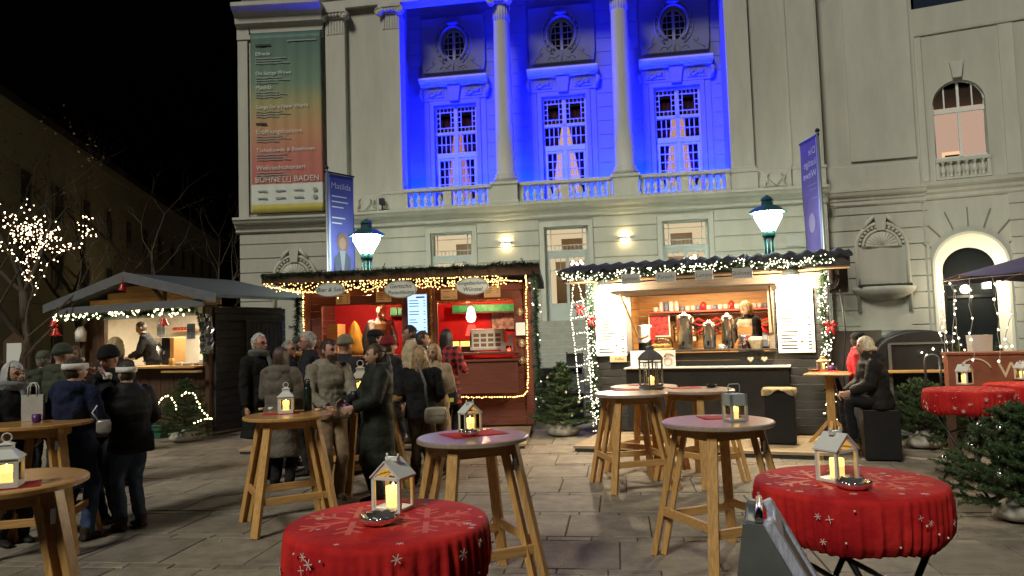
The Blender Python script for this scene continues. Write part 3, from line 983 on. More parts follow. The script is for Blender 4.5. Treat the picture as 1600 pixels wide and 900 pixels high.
MB().add(vs, fs, 0, True).build('cloth', bm_, ban).modifiers.new('thick', 'SOLIDIFY').thickness = .004
for zz in (bz0, bz1):
    MB().tube([(-bw - .05, .03, zz), (bw + .05, .03, zz)], .022, 8).build('rod', BLACKM, ban)
for zz in (5.60, 11.30):
    for s in (-1, 1):
        MB().tube([(s * (bw + .03), .03, zz - (.22 if zz > 9 else 0)), (s * (bw + .08), .06, zz), (s * (bw + .1), .12, zz + .02)], .014, 6).build('bracket', BLACKM, ban)
INKW = mat('white_print', (.62, .64, .60), .7)
GREYPRINT = mat('grey_print', (.28, .31, .30), .7)
yl = -.035
rows = [('Elfriede', 10.42, .15), ('Die lustige Witwe', 9.82, .15), ('Matilda', 9.38, .17), ('Songs for a New World', 8.78, .165), ('Eröffnungskonzert', 8.02, .19), ('Tschaikowski & Beethoven', 7.46, .165), ('Weihnachtskonzert', 6.92, .19)]
for t, z, s in rows:
    text(t, s, T(-.93, yl, z), INKW, ban)
    ln = MB()
    for k in range(3):
        ln.box(-.93, -.93 + [.95, .8, 1.05, .7][(k + len(t)) % 4], yl, yl + .002, z - .15 - .075 * k, z - .125 - .075 * k)
    ln.build('small_print', GREYPRINT, ban, stuff=True)
MB().box(-.93, -.45, yl, yl + .002, 10.66, 10.72).build('small_print', INKM, ban)
MB().box(-.93, -.6, yl, yl + .002, 8.24, 8.30).build('small_print', INKM, ban)
MB().box(.05, .95, yl, yl + .002, 10.78, 10.81).build('small_print', GREYPRINT, ban)
text('BÜHNE', .24, T(-.58, yl, 6.56), INKW, ban); text('BADEN', .24, T(.60, yl, 6.56), INKW, ban)
MB().box(-.12, .12, yl, yl + .002, 6.64, 6.655).box(-.12, .12, yl, yl + .002, 6.465, 6.48).box(-.12, -.105, yl, yl + .002, 6.48, 6.64).box(.105, .12, yl, yl + .002, 6.48, 6.64).build('logo_frame', INKW, ban)
text('Z', .12, T(0, yl, 6.56), INKW, ban)
lg = MB()
for i, x in enumerate((-.75, -.2, .35, .85)):
    for z in (6.22, 6.0):
        lg.box(x - .15 * (1 if i < 3 else .4), x + .15 * (1 if i < 3 else .4), yl, yl + .002, z - (.02 if i < 3 else .06), z + (.02 if i < 3 else .05))
lg.build('sponsor_mark', GREYPRINT, ban, stuff=True)

# ================================================================== flag poles
FLAGB = mat('blue_flag_cloth', (.055, .065, .30), .65, var=.15, vscale=2)
FLAGV = mat('violet_flag_cloth', (.10, .075, .26), .65, var=.15, vscale=2)


def flag(name, label, P, Pend, top, cloth, mirrored):
    d = (Pend - P); d.z = 0; L = d.length; ang = math.atan2(d.y, d.x)
    t = thing(name, label, 'flag', T(P.x, P.y, 0) @ RZ(ang))
    MB().lathe([(.045, .02), (.045, 1), (.035, top)], 12).build('pole', mat('pole_grey', (.35, .36, .38), .35, metal=.7), t)
    MB().lathe([(.18, 0), (.18, .05), (.06, .09)], 16).build('foot', BLACKM, t)
    MB().box(-.05, L + .02, -.02, .02, top - .12, top - .08).build('arm', BLACKM, t)
    MB().ball((0, 0, top), .055, 10, 6).build('finial', BLACKM, t)
    z0, z1 = top - 3.15, top - .13
    n, m = 14, 30
    fy = lambda x, z: .02 * math.sin(x * 9 + z * 2.2) * (1 - (z - z0) / (z1 - z0)) ** .5
    vs = [(.05 + (L - .05) * i / n, fy(i / n, z0 + (z1 - z0) * j / m), z0 + (z1 - z0) * j / m) for j in range(m + 1) for i in range(n + 1)]
    fs = [(j * (n + 1) + i, j * (n + 1) + i + 1, (j + 1) * (n + 1) + i + 1, (j + 1) * (n + 1) + i) for j in range(m) for i in range(n)]
    o = MB().add(vs, fs, 0, True).build('cloth', cloth, t); o.modifiers.new('thick', 'SOLIDIFY').thickness = .004
    MB().box(.03, .08, -.024, .024, z0, z1).build('hem', mat('flag_hem', (.25, .27, .60), .6), t)
    return t, L, z0, z1


pL, pLe = atY(510, 262, 17.4), atY(552, 275, 18.05)
t, L, z0, z1 = flag('flag_banner', 'blue vertical flag lettered Matilda beside the lamp over the punch stall', pL, pLe, pL.z, FLAGB, False)
FW = mat('pale_flag_print', (.50, .52, .62), .7)
sc = Matrix.Scale(1.0, 4)
text('Matilda', .21, T(.10, -.03, z1 - .28), FW, t)
ln = MB()
for k, wd in enumerate((.45, .5, .35, 0, .4, .3)):
    if wd:
        ln.box(.12, .12 + wd, -.031, -.029, z1 - .55 - .13 * k, z1 - .52 - .13 * k)
ln.build('small_print', FW, t, stuff=True)
# printed portrait of a long-haired figure in school dress
pr = MB(); cx, cz = L * .52, z0 + 1.35
pr.prism([(cx - .26, z0 + .15), (cx + .26, z0 + .15), (cx + .24, cz - .35), (cx + .10, cz - .2), (cx - .10, cz - .2), (cx - .24, cz - .35)], -.030, -.029, 0)
pr.prism(arc(cx, cz + .02, .17, 0, 360, 16, .25)[:-1], -.0312, -.030, 1)
pr.prism(arc(cx, cz, .105, 0, 360, 16, .15)[:-1], -.0335, -.0325, 2)
pr.prism([(cx - .09, cz - .17), (cx + .09, cz - .17), (cx + .03, cz - .65), (cx - .03, cz - .65)], -.0323, -.0315, 3)
pr.build('printed_figure', [mat('print_slate', (.035, .045, .09), .7), mat('print_brown', (.10, .06, .05), .7), mat('print_skin', (.16, .11, .10), .7), mat('print_white', (.13, .14, .19), .7)], t)
pR, pRe = atY(1277, 204, 16.9), atY(1250, 225, 17.8)
t, L, z0, z1 = flag('flag_banner', 'violet vertical flag seen from behind near the pointed end of black stall roof', pR, pRe, pR.z, FLAGV, True)
# print shows through in reverse on the side turned to the square
for tx, dz, s in (('Die', .28, .24), ('lustige', .55, .24), ('Witwe', .82, .24)):
    text(tx, s, T(.08, .03, z1 - dz), FW, t).matrix_local = T(.10, .03, z1 - dz) @ Matrix.Rotation(R_(90), 4, 'X') @ Matrix.Scale(s, 4)
ln = MB()
for k, wd in enumerate((.45, .35, .0, .3)):
    if wd:
        ln.box(.12, .12 + wd, .029, .031, z1 - 1.08 - .11 * k, z1 - 1.06 - .11 * k)
ln.prism(arc(L * .5, z0 + 1.05, .16, 0, 360, 16, .24)[:-1], .027, .029)
ln.build('small_print', mat('violet_print', (.20, .17, .34), .7), t, stuff=True)

# ================================================================== street lanterns
LGLOW = emat('lantern_glass_glow', (.86, 1.0, .74), 85)


def street_lamp(label, P, H):
    t = thing('street_lamp', label, 'street lamp', T(P.x, P.y, 0))
    zt = H - .78
    MB().lathe([(.22, 0), (.22, .3), (.14, .36), (.12, .9), (.10, 1.0), (.085, zt - .5), (.11, zt - .45), (.11, zt - .38), (.10, zt)], 12, sm=True).build('post', GREENPAINT, t)
    rb = MB()
    for i in range(8):
        a = i * math.pi / 4; rb.tube([(.095 * math.cos(a), .095 * math.sin(a), 1.0), (.10 * math.cos(a), .10 * math.sin(a), zt - .12)], .016, 5)
    rb.lathe([(.125, zt - .13), (.135, zt - .10), (.135, zt - .02), (.12, zt)], 16)
    rb.build('fluting', GREENPAINT, t)
    n = 6

    def hx(r, z, o=0):
        return [(r * math.cos(math.pi * (i + o) / 3), r * math.sin(math.pi * (i + o) / 3), z) for i in range(n)]
    gl = MB().loft([hx(.13, zt + .01), hx(.30, zt + .30), hx(.29, zt + .42)], 0, False)
    gl.build('lantern_glass', LGLOW, t)
    fr = MB()
    for i in range(n):
        a = math.pi * i / 3; c, s = math.cos(a), math.sin(a)
        fr.tube([(.135 * c, .135 * s, zt), (.305 * c, .305 * s, zt + .30), (.295 * c, .295 * s, zt + .43)], .010, 5)
    for r, z in ((.135, zt), (.305, zt + .30)):
        q = hx(r, z); fr.tube(q + [q[0]], .010, 5)
    fr.build('lantern_frame', GREENPAINT, t)
    rf = MB().loft([hx(.40, zt + .40), hx(.41, zt + .42), hx(.24, zt + .53), hx(.13, zt + .56), hx(.12, zt + .66), hx(.15, zt + .67), hx(.10, zt + .73), hx(.02, zt + .78)], 0, False)
    rf.build('lantern_roof', GREENPAINT, t)
    return t


lL = atY(572, 342, 16.2); lR = atY(1198, 305, 15.6)
street_lamp('lit green street lantern rising behind the punch stall roof', lL, lL.z)
street_lamp('lit green street lantern rising behind the black stall roof', lR, lR.z)

# ================================================================== street on the left: long house, bare trees
HM = Matrix.Translation(atY(-40, 540, 26).to_2d().to_3d()) @ RZ(math.atan2(30, -6.2))
hw = thing('long_house', 'long dim ochre house with receding roofline beside the dark street', 'building', HM)
OCHRE = mat('ochre_plaster', (.34, .27, .15), .9, var=.12, vscale=.6)
MB().box(-6, 46, 0, 8, 0, 11.5).build('wall', OCHRE, hw)
rf = MB().loft([[(-6.3, -.5, 11.5), (-6.3, 8.5, 11.5), (-6.3, 4, 13.4)], [(46.3, -.5, 11.5), (46.3, 8.5, 11.5), (46.3, 4, 13.4)]], 0, False)
rfo = rf.build('roof', mat('dark_tiles', (.03, .022, .02), .8), hw)
for x in (6, 19, 33):
    MB().box(x, x + 1.0, 3.3, 4.3, 12.4, 14.2).build('chimney', OCHRE, rfo)
DPANE = mat('dark_window_pane', (.06, .05, .04), .4)
for x in [-3 + 3.4 * i for i in range(14)]:
    for z in (1.2, 4.3, 7.4):
        wo = MB().box(x - .62, x + .62, -.06, .02, z - .1, z + 1.75).build('window', mat('window_trim', (.30, .24, .14), .85), hw)
        MB().box(x - .45, x - .03, -.075, -.055, z + .05, z + 1.6).box(x + .03, x + .45, -.075, -.055, z + .05, z + 1.6).build('pane', DPANE, wo)
for z in (3.6, 11.0):
    MB().box(-6.05, 46.05, -.12, .02, z, z + .25).build('string_course', OCHRE, hw)


def bare_tree(name, label, P, h, seed, spread=.5, depth=5, lean=(0, 0), leaves=0, group=None, first=.34, lights=None):
    rnd = random.Random(seed)
    t = thing(name, label, 'tree', T(P.x, P.y, 0), group)
    tr, br, tips = MB(), MB(), []

    def grow(p, d, L, r, k):
        pts, rr = [p], [r]; q = p.copy(); dd = d.copy()
        n = 4 if k < 3 else 3
        for i in range(n):
            dd = (dd + Vector((rnd.uniform(-1, 1), rnd.uniform(-1, 1), rnd.uniform(-.5, .8))) * (.16 if k == 0 else .22)).normalized()
            q = q + dd * (L / n); pts.append(q.copy()); rr.append(r * (1 - .45 * (i + 1) / n))
        (tr if k == 0 else br).tube(pts, rr, 8 if k < 2 else (5 if k < 4 else 3), cap=k == 0)
        if k >= depth - 2:
            tips.extend(pts[1:])
        if k < depth:
            m = rnd.choice((3, 4)) if k < 2 else rnd.choice((2, 3, 3))
            for j in range(m):
                s = pts[-1] if j < 2 else pts[rnd.randint(2, len(pts) - 1)]
                a = rnd.uniform(0, 6.283); ax = dd.orthogonal().normalized(); ax.rotate(Matrix.Rotation(a, 3, dd))
                nd = (dd + ax * rnd.uniform(.5, 1.0) * spread * 2).normalized(); nd.z = nd.z * .8 + .12
                grow(s.copy(), nd.normalized(), L * rnd.uniform(.62, .82), rr[-1] * rnd.uniform(.6, .8), k + 1)
    grow(Vector((0, 0, 0)), Vector((lean[0], lean[1], 1)).normalized(), h * first, h * .020, 0)
    tr.build('trunk', BARK, t)
    br.build('crown', BARK, t)
    if leaves:
        lf = MB()
        for _ in range(leaves):
            c = rnd.choice(tips) + Vector((rnd.gauss(0, .2), rnd.gauss(0, .2), rnd.gauss(0, .2))); a = Vector((rnd.gauss(0, 1), rnd.gauss(0, 1), rnd.gauss(0, 1))).normalized() * .07
            b_ = a.orthogonal().normalized() * .045
            lf.add([c - a, c + b_, c + a, c - b_], [(0, 1, 2, 3)])
        lf.build('leaves', mat('dry_leaves', (.17, .095, .03), .8, var=.3, vscale=4), t, stuff=True)
    return t, tips


bare_tree('bare_tree', 'tall leafless street tree with pale trunk before the long house', atY(48, 520, 22), 10.5, 3, .42)
bare_tree('bare_tree', 'leafless dark tree rising behind the gabled hut ridge', atY(250, 520, 27), 10.0, 11, .42, leaves=0)
bare_tree('bare_tree', 'thin leafless tree against black sky near theatre corner', atY(330, 520, 34), 9.5, 23, .4)
bare_tree('bare_tree', 'brown leaved tree standing behind left slope of hut roof', atY(150, 520, 30), 11.5, 31, .45, leaves=300)
Q = atY(300, 458, 38)
wl = thing('street_lamp', 'slim far street lantern half hidden behind the gabled hut roof', 'street lamp', T(Q.x, Q.y, 0))
MB().tube([(0, 0, 0), (0, 0, Q.z - .22)], .05, 8).build('pole', GREENPAINT, wl)
MB().lathe([(.09, Q.z - .22), (.13, Q.z + .2)], 8, sm=False).build('lantern_glass', emat('far_lantern', (1, .86, .55), 3), wl)
MB().lathe([(.2, Q.z + .21), (.05, Q.z + .4)], 8, sm=False).build('lantern_roof', GREENPAINT, wl)
lamp('far_lantern_light', 'POINT', (0, 0, Q.z - .4), 40, (1, .82, .5), wl, .2)
lt, tips = bare_tree('lit_tree', 'small bare tree wound with warm white fairy lights beside the hut', atY(18, 560, 14.5), 4.0, 5, .52, depth=4, first=.50)
rnd = random.Random(4)
lt_bulbs, lt_wire = MB(), MB()
Q = atY(18, 560, 14.5)
sl = thing('string_lights', 'warm fairy lights wound through the small bare tree', 'fairy lights', T(Q.x, Q.y, 0))
k = 0
for a_, b_ in zip(tips[:-1], tips[1:]):
    if (a_ - b_).length > .9 or a_.z < 1.9 or b_.z < 1.9 or a_.x > .80 or b_.x > .80:
        continue
    lt_wire.tube([a_, (a_ + b_) / 2 + Vector((0, 0, -.03)), b_], .004, 3, cap=False)
    for t_ in (.0, .33, .66):
        p = a_.lerp(b_, t_) + Vector((rnd.gauss(0, .06), rnd.gauss(0, .06), rnd.gauss(0, .06)))
        if k < 420:
            lt_bulbs.octa(p, .013 if rnd.random() < .7 else .020); k += 1
lt_wire.build('wire', WIRE, sl, stuff=True)
lt_bulbs.build('bulbs', emat('tree_bulb', (1, .66, .38), 6), sl, stuff=True)

# ================================================================== stall helpers
def plank_rows(parent, x0, x1, z0, z1, h, y0, y1, m, holes=(), M=None, axis='x', name='plank', gap=.006):
    """horizontal boards, one object each; holes are (x0, x1, z0, z1)"""
    z = z0
    while z < z1 - .02:
        zt = min(z + h, z1)
        spans = [(x0, x1)]
        for a, b, c, d in holes:
            if c < zt - .02 and d > z + .02:
                ns = []
                for p, q in spans:
                    if b <= p or a >= q:
                        ns.append((p, q))
                    else:
                        if a > p: ns.append((p, a))
                        if b < q: ns.append((b, q))
                spans = ns
        for p, q in spans:
            if q - p > .03:
                j = random.uniform(-.003, .003)
                mb = MB().box(p, q, y0 + j, y1, z + gap / 2, zt - gap / 2) if axis == 'x' else MB().box(y0 + j, y1, p, q, z + gap / 2, zt - gap / 2)
                mb.build(name, m, parent, M, bevel=.005)
        z += h


def brush(mb, pts, r, dens, rnd, wd=.006, mi=0, droop=0.0):
    """needles bristling round a path"""
    pts = [Vector(p) for p in pts]
    for a, b in zip(pts[:-1], pts[1:]):
        L = (b - a).length
        d = (b - a).normalized()
        for _ in range(max(1, int(L * dens))):
            p = a.lerp(b, rnd.random())
            v = Vector((rnd.gauss(0, 1), rnd.gauss(0, 1), rnd.gauss(0, 1))); v = (v - d * v.dot(d) * .8)
            v = v.normalized() + d * rnd.uniform(.2, .9); v.z -= droop; v = v.normalized()
            s = v.cross(Vector((rnd.gauss(0, 1), rnd.gauss(0, 1), rnd.gauss(0, 1)))).normalized() * wd
            q = p + v * r * rnd.uniform(.55, 1.1)
            mb.add([p - s, p + s, q], [(0, 1, 2)], mi)


def garland(label, pts, r, dens=900, bulbs=0, bm=BULBW, seed=1, br=.011, M=None, group=None, extra=()):
    rnd = random.Random(seed)
    t = thing('fir_garland', label, 'garland', M, group)
    mb = MB()
    full = []
    for a, b in zip(pts[:-1], pts[1:]):
        a, b = Vector(a), Vector(b); n = max(2, int((b - a).length / .12))
        for i in range(n):
            full.append(a.lerp(b, i / n) + Vector((rnd.gauss(0, .012), rnd.gauss(0, .012), rnd.gauss(0, .018))))
    full.append(Vector(pts[-1]))
    MB().tube(full, .012, 5).build('wire_core', WIRE, t)
    brush(mb, full, r, dens, rnd, .007)
    for p in full[::2]:                                   # side sprigs
        v = Vector((rnd.gauss(0, 1), rnd.gauss(0, .7) - .3, rnd.gauss(0, 1))).normalized() * r * 1.3
        brush(mb, [p, p + v], r * .55, dens * .5, rnd, .006)
    mb.build('needles', NEEDLED, t, stuff=True)
    if bulbs:
        bb = MB()
        for _ in range(bulbs):
            i = rnd.randrange(len(full) - 1); p = full[i].lerp(full[i + 1], rnd.random())
            v = Vector((rnd.gauss(0, 1), rnd.gauss(0, .6) - .9, rnd.gauss(0, 1))).normalized() * r * rnd.uniform(.6, 1.05)
            bb.octa(p + v, br * rnd.uniform(.8, 1.2))
        bb.build('bulbs', bm, t, stuff=True)
    return t


def light_string(label, paths, spacing, bm=BULB, br=.013, M=None, seed=1, group=None, jit=.004):
    rnd = random.Random(seed)
    t = thing('string_lights', label, 'fairy lights', M, group)
    wr, bb = MB(), MB()
    for pts in paths:
        pts = [Vector(p) for p in pts]
        wr.tube(pts, .004, 4, cap=False)
        acc = 0
        for a, b in zip(pts[:-1], pts[1:]):
            L = (b - a).length; s = acc
            while s < L:
                p = a.lerp(b, s / L) + Vector((rnd.gauss(0, jit), rnd.gauss(0, jit) - .008, rnd.gauss(0, jit)))
                bb.octa(p, br * rnd.uniform(.85, 1.25)); s += spacing * rnd.uniform(.8, 1.2)
            acc = s - L
    wr.build('wire', WIRE, t, stuff=len(paths) > 1)
    bb.build('bulbs', bm, t, stuff=True)
    return t


def bell(label, P, s, group='red bells on the gabled hut', cord=.15):
    t = thing('bell_ornament', label, 'bell', T(*P), group)
    MB().lathe([(s * .95, -s * 1.1), (s * 1.0, -s * 1.02), (s * .72, -s * .8), (s * .55, -s * .3), (s * .5, 0), (s * .3, s * .2), (s * .05, s * .28)], 16).build('bell_cup', REDM, t)
    MB().ball((0, 0, -s * 1.1), s * .22, 8, 5).build('clapper', REDM, t)
    MB().tube([(0, 0, s * .25), (0, 0, s * .25 + cord)], .006, 5).build('cord', REDM, t)
    return t


def lines_print(mb, x0, x1, z0, z1, n, y, rnd, mi=0, hh=.012):
    for k in range(n):
        z = z1 - (z1 - z0) * (k + .5) / n
        if rnd.random() < .12:
            continue
        w = (x1 - x0) * rnd.uniform(.35, .62)
        mb.box(x0, x0 + w, y, y + .001, z - hh / 2, z + hh / 2, mi)
        mb.box(x1 - (x1 - x0) * .12, x1, y, y + .001, z - hh / 2, z + hh / 2, mi)


def mug(mb, c, s=.05, mi=0):
    mb.lathe([(s * .7, 0), (s * .85, s * .3), (s * .85, s * 1.7), (s * .72, s * 1.7), (s * .7, s * .4)], 12, c, mi)
    mb.tube([(c[0] + s * .8, c[1], c[2] + s * 1.4), (c[0] + s * 1.35, c[1], c[2] + s * 1.2), (c[0] + s * 1.3, c[1], c[2] + s * .6), (c[0] + s * .8, c[1], c[2] + s * .4)], s * .14, 5, mi)


# ================================================================== punch stall (middle)
PS = Sec((.30, 13.35), -4)
X0 = -4.15
st = thing('market_stall', 'red brown wooden punch stall with fairy lit eaves and three oval signs', 'market stall', PS.M)
OP1, OP2 = (-3.84, -2.31, 1.42, 2.36), (-1.68, -.28, 1.42, 2.38)
plank_rows(st, X0, 0, .10, 2.66, .135, .0, .04, REDWOOD, (OP1, OP2))
for s, x in ((0, X0 - .04), (1, 0)):
    plank_rows(st, .0, 2.2, .10, 2.75, .135, x, x + .04, mat('lantern_lit_side_wood', (.10, .075, .07), .5, var=.25, vscale=4, stretch=(10, 1.2, 14), rnd=.12, bump=.25, bscale=20) if s else REDWOOD, axis='y')  # right side's wood colour carries the lantern's bluish light
REDCLOTH = mat('red_wall_cloth', (.45, .010, .016), .75, var=.15, vscale=5)
MB().box(X0, 0, 1.75, 1.80, .1, 2.7).box(-2.12, -1.98, .06, 1.75, 1.0, 2.7).build('back_wall', REDCLOTH, st)
MB().box(X0, 0, .05, 1.8, .05, .10).build('floor', DECKW, st)
MB().box(X0, 0, .05, 1.8, 2.62, 2.66).build('inner_ceiling', REDWOOD, st)
rfm = MB().loft([[(X0 - .55, -.62, 2.80), (X0 - .55, 2.5, 2.68), (X0 - .55, 2.5, 2.80), (X0 - .55, -.62, 2.93)], [(.22, -.62, 2.80), (.22, 2.5, 2.68), (.22, 2.5, 2.80), (.22, -.62, 2.93)]], 0, False)
rf = rfm.build('roof', ROOFFELT, st)
MB().box(X0 - .56, .23, -.645, -.622, 2.76, 2.94).build('fascia_board', BROWNW, rf)
for a, b, c, d in (OP1, OP2):
    MB().box(a - .04, a, -.02, .06, c, d + .04).box(b, b + .04, -.02, .06, c, d + .04).box(a, b, -.02, .06, d, d + .04).build('opening_frame', REDWOOD, st, bevel=.004)
    MB().box(a - .06, b + .08, -.30, .35, 1.385, 1.425).build('counter', REDWOOD, st, bevel=.006)
MB().box(-1.62, -.22, -.30, -.27, .70, 1.26).build('counter_flap', REDWOOD, st, bevel=.006)
MB().box(-1.64, -.20, -.33, 0.0, 1.26, 1.30).build('lower_ledge', REDWOOD, st, bevel=.006)
MB().box(-3.84, -2.36, -.28, -.25, .70, 1.26).build('counter_flap', REDWOOD, st, bevel=.006)
for x in (-1.60, -.26, -3.8, -2.4):
    MB().bar((x, -.27, .75), (x, .0, .75), .04, .04).build('bracket', REDWOOD, st)
MB().box(X0 - .02, X0 + .10, -.03, .0, .1, 2.66).build('corner_post', REDWOOD, st, bevel=.006)
MB().box(-.10, .045, -.03, .0, .1, 2.66).build('corner_post', REDWOOD, st, bevel=.006)
MB().box(-2.34, -2.22, -.03, -.001, 1.0, 2.66).box(-1.86, -1.72, -.03, -.001, 1.0, 2.66).build('corner_post', REDWOOD, st, bevel=.006)
# inside: shelves, green packets with tinsel
for a, b in ((-2.95, -2.35), (-1.66, -.34)):
    sh = MB().box(a, b, 1.45, 1.74, 2.17, 2.195).build('shelf', BROWNW, st)
lamp('stall_bulb_light', 'POINT', (-1.0, .75, 2.50), 34, (1, .50, .26), st, .08)
lamp('stall_bulb_light', 'POINT', (-3.05, .35, 2.50), 34, (1, .66, .40), st, .08)
for x, y in ((-1.0, .75), (-3.05, .35)):
    MB().ball((x, y, 2.585), .035, 8, 6).build('ceiling_bulb', emat('stall_bulb', (1, .7, .4), 25), st)
GREENPK = mat('green_packet', (.03, .32, .12), .4, var=.3, vscale=12, rnd=.2)
GOLDT = mat('gold_tinsel', (.65, .45, .14), .3, metal=.6, var=.3, vscale=30)
pk = MB().box(0, .15, 0, .1, 0, .15).mesh('green_packet', GREENPK)
for i in range(13):
    x = -2.92 + .16 * i if i < 4 else -1.64 + .145 * (i - 4)
    q = obj('green_packet', pk, None, PS.M @ T(x, 1.5, 2.198), bevel=.01)
    tag(q, 'green packet in the row on the upper shelf of the punch stall', 'packet', 'green packets on the shelf')
rnd = random.Random(12)
for a, b, lb in ((-2.95, -2.35, 'gold tinsel strip over the left serving hatch of punch stall'), (-1.68, -.30, 'gold tinsel strip over the right serving hatch of punch stall')):
    tn = MB(); brush(tn, [(a, .02, 2.355), (b, .02, 2.355)], .055, 1000, rnd, .004)
    tag(tn.build('tinsel', GOLDT, None, PS.M), lb, 'tinsel')
tn = MB(); brush(tn, [(-1.79, -.04, 1.0), (-1.79, -.04, 2.6)], .045, 900, rnd, .004)
tag(tn.build('tinsel', GOLDT, None, PS.M), 'gold tinsel wound down the post beside the lit price panel', 'tinsel')


def stall_item(name, label, cat, x, y, z, group=None, sec=PS):
    return thing(name, label, cat, sec.M @ T(x, y, z), group)


# lit price panel
t = stall_item('price_board', 'tall bluish lit price panel between the two hatches of punch stall', 'price list', -2.04, -.05, 2.02)
MB().box(-.19, .19, -.01, .015, -.50, .50).build('frame', STEEL, t)
MB().box(-.175, .175, -.014, -.011, -.485, .485).build('lit_sheet', emat('price_panel_glow', (.42, .62, 1.0), .75), t)
pr = MB(); lines_print(pr, -.15, .15, -.45, .40, 17, -.0165, random.Random(5), hh=.014); pr.box(-.02, .14, -.0165, -.0155, .42, .45)
pr.build('price_print', mat('blue_ink', (.05, .10, .32), .7), t, stuff=True)
# oval signs
SIGNG = mat('sign_grey', (.58, .61, .58), .5, var=.06, vscale=8)
for ttl, x, z, rx, rz, lb in ((('Bier & Sekt',), -3.64, 2.60, .27, .125, 'oval grey sign reading Bier & Sekt'), (('Gertschis', 'Punschhütte'), -2.33, 2.60, .29, .155, 'oval grey sign reading Gertschis Punschhütte'), (('Eingebackene', 'Würstel'), -1.01, 2.60, .29, .155, 'oval grey sign reading Eingebackene Würstel')):
    x, z = PS.uz(*{'Bier & Sekt': (516, 453), 'Gertschis': (626, 452), 'Eingebackene': (738, 447)}[ttl[0]], .66)
    t = stall_item('oval_sign', lb + ' on the punch stall', 'sign', x, -.66, z)
    MB().prism(arc(0, 0, rx, 0, 360, 40, rz)[:-1], -.012, .012).build('board', SIGNG, t, bevel=.004)
    MB().tube([(xx, -.012, zz) for xx, zz in arc(0, 0, rx - .012, 0, 360, 40, rz - .012)], .006, 5).build('rim', mat('sign_rim', (.22, .24, .23), .5), t)
    for s in (-1, 1):
        MB().tube([(s * rx * .6, 0, rz * .8), (s * rx * .6, .0, .20)], .004, 4).build('hanger', WIRE, t)
    for k, l in enumerate(ttl):
        text(l, .105 if len(ttl) == 1 else (.092 if len(l) > 10 else .102), T(0, -.0145, 0 if len(ttl) == 1 else .052 - .108 * k), INKM, t)
ORP = mat('kraft_paper', (.62, .42, .24), .8)
for i, (x, z, w_, h_) in enumerate(((-3.42, 2.47, .26, .19), (-2.66, 2.49, .28, .20), (-1.45, 2.49, .30, .19), (-.66, 2.51, .30, .20))):
    t = stall_item('price_card', 'buff price card under the fairy lights of punch stall, ' + ('right of Bier & Sekt sign', 'left of Gertschis sign', 'left of Eingebackene sign', 'right of Würstel sign')[i], 'price card', x, -.06, z)
    MB().box(-w_ / 2, w_ / 2, -.008, .0, -h_ / 2, h_ / 2).build('card', ORP, t)
    pr = MB(); lines_print(pr, -w_ * .38, w_ * .38, -h_ * .35, h_ * .35, 4, -.0095, random.Random(i), hh=.010); pr.build('card_print', INKM, t, stuff=True)
# white sheet, microwave with menu, picture, lamp, dispenser, boxes
t = stall_item('oven', 'white tabletop oven with menu sheet on its door at the sausage hatch', 'oven', -.80, .35, 1.425)
MB().box(-.34, .30, -.02, .40, .02, .42).build('body', mat('oven_white', (.62, .58, .50), .35), t, bevel=.015)
MB().box(-.30, .26, -.026, -.021, .06, .39).build('menu_sheet', PAPER, t)
pr = MB()
for i in range(4):
    for j in range(3):
        pr.box(-.27 + .135 * i, -.17 + .135 * i, -.0285, -.0275, .09 + .09 * j, .15 + .09 * j)
pr.build('menu_print', mat('brown_ink', (.25, .16, .09), .7), t, stuff=True)
MB().tube([(-.325, -.05, .1), (-.325, -.05, .36)], .012, 6).build('handle', BLACKM, t)
for x in (-.3, .26):
    MB().box(x - .03, x + .03, .02, .3, 0, .02).build('foot', BLACKM, t)
t = stall_item('picture', 'framed food picture hanging on red wall of sausage hatch', 'picture', -.62, 1.74, 2.05)
MB().box(-.26, .26, -.02, 0, -.24, .24).build('frame', BLACKM, t)
MB().box(-.24, .24, -.024, -.021, -.22, .22).build('print', mat('food_print', (.30, .24, .22), .6, var=.9, vscale=9), t)
t = stall_item('table_lamp', 'small red shaded lamp glowing before red wall of stall', 'lamp', -1.22, 1.25, 1.425)
MB().lathe([(.09, 0), (.09, .02), (.015, .04), (.015, .30)], 12).build('stand', BLACKM, t)
MB().lathe([(.13, .30), (.07, .52)], 16, cap=False).build('shade', emat('red_shade', (1, .05, .03), 1.4), t)
t = stall_item('heat_tray', 'glowing orange warming tray on counter inside sausage hatch', 'food warmer', -1.35, .55, 1.425)
MB().box(-.22, .22, -.1, .2, .0, .10).build('base', BROWNW, t)
MB().box(-.21, .21, -.09, .19, .20, .22).build('top_shelf', BROWNW, t)
for x in (-.2, 0, .2):
    MB().box(x - .012, x + .012, -.10, -.08, .10, .20).build('post', BROWNW, t)
MB().box(-.2, .2, .1, .12, .102, .198).build('glow_panel', emat('tray_glow', (1, .40, .08), 1.6), t)
t = stall_item('hanging_lamp', 'white glass lantern hanging before red wall in sausage hatch', 'lamp', -1.18, .9, 2.10)
MB().lathe([(.02, .2), (.06, .16), (.10, -.02), (.07, -.10), (.02, -.12)], 12).build('glass', emat('frosted_lamp', (1, .78, .62), 1.6), t)
MB().tube([(0, 0, .2), (0, 0, .52)], .006, 5).build('cord', WIRE, t)
for i, (x, y, w_, h_) in enumerate(((-.50, .28, .12, .16), (-.38, .25, .10, .30), (-1.42, .22, .22, .12))):
    tag(MB().box(-w_ / 2, w_ / 2, 0, .12, 0, h_).build('paper_box', PAPER, None, PS.M @ T(x, y, 1.426), bevel=.006), ('short white paper box beside the stall oven', 'tall white napkin box at right edge of sausage hatch', 'low white box in front of the warming tray')[i], 'box')
t = stall_item('tea_light_jar', 'small red glowing jar on the punch stall counter', 'candle jar', -.38, -.18, 1.426)
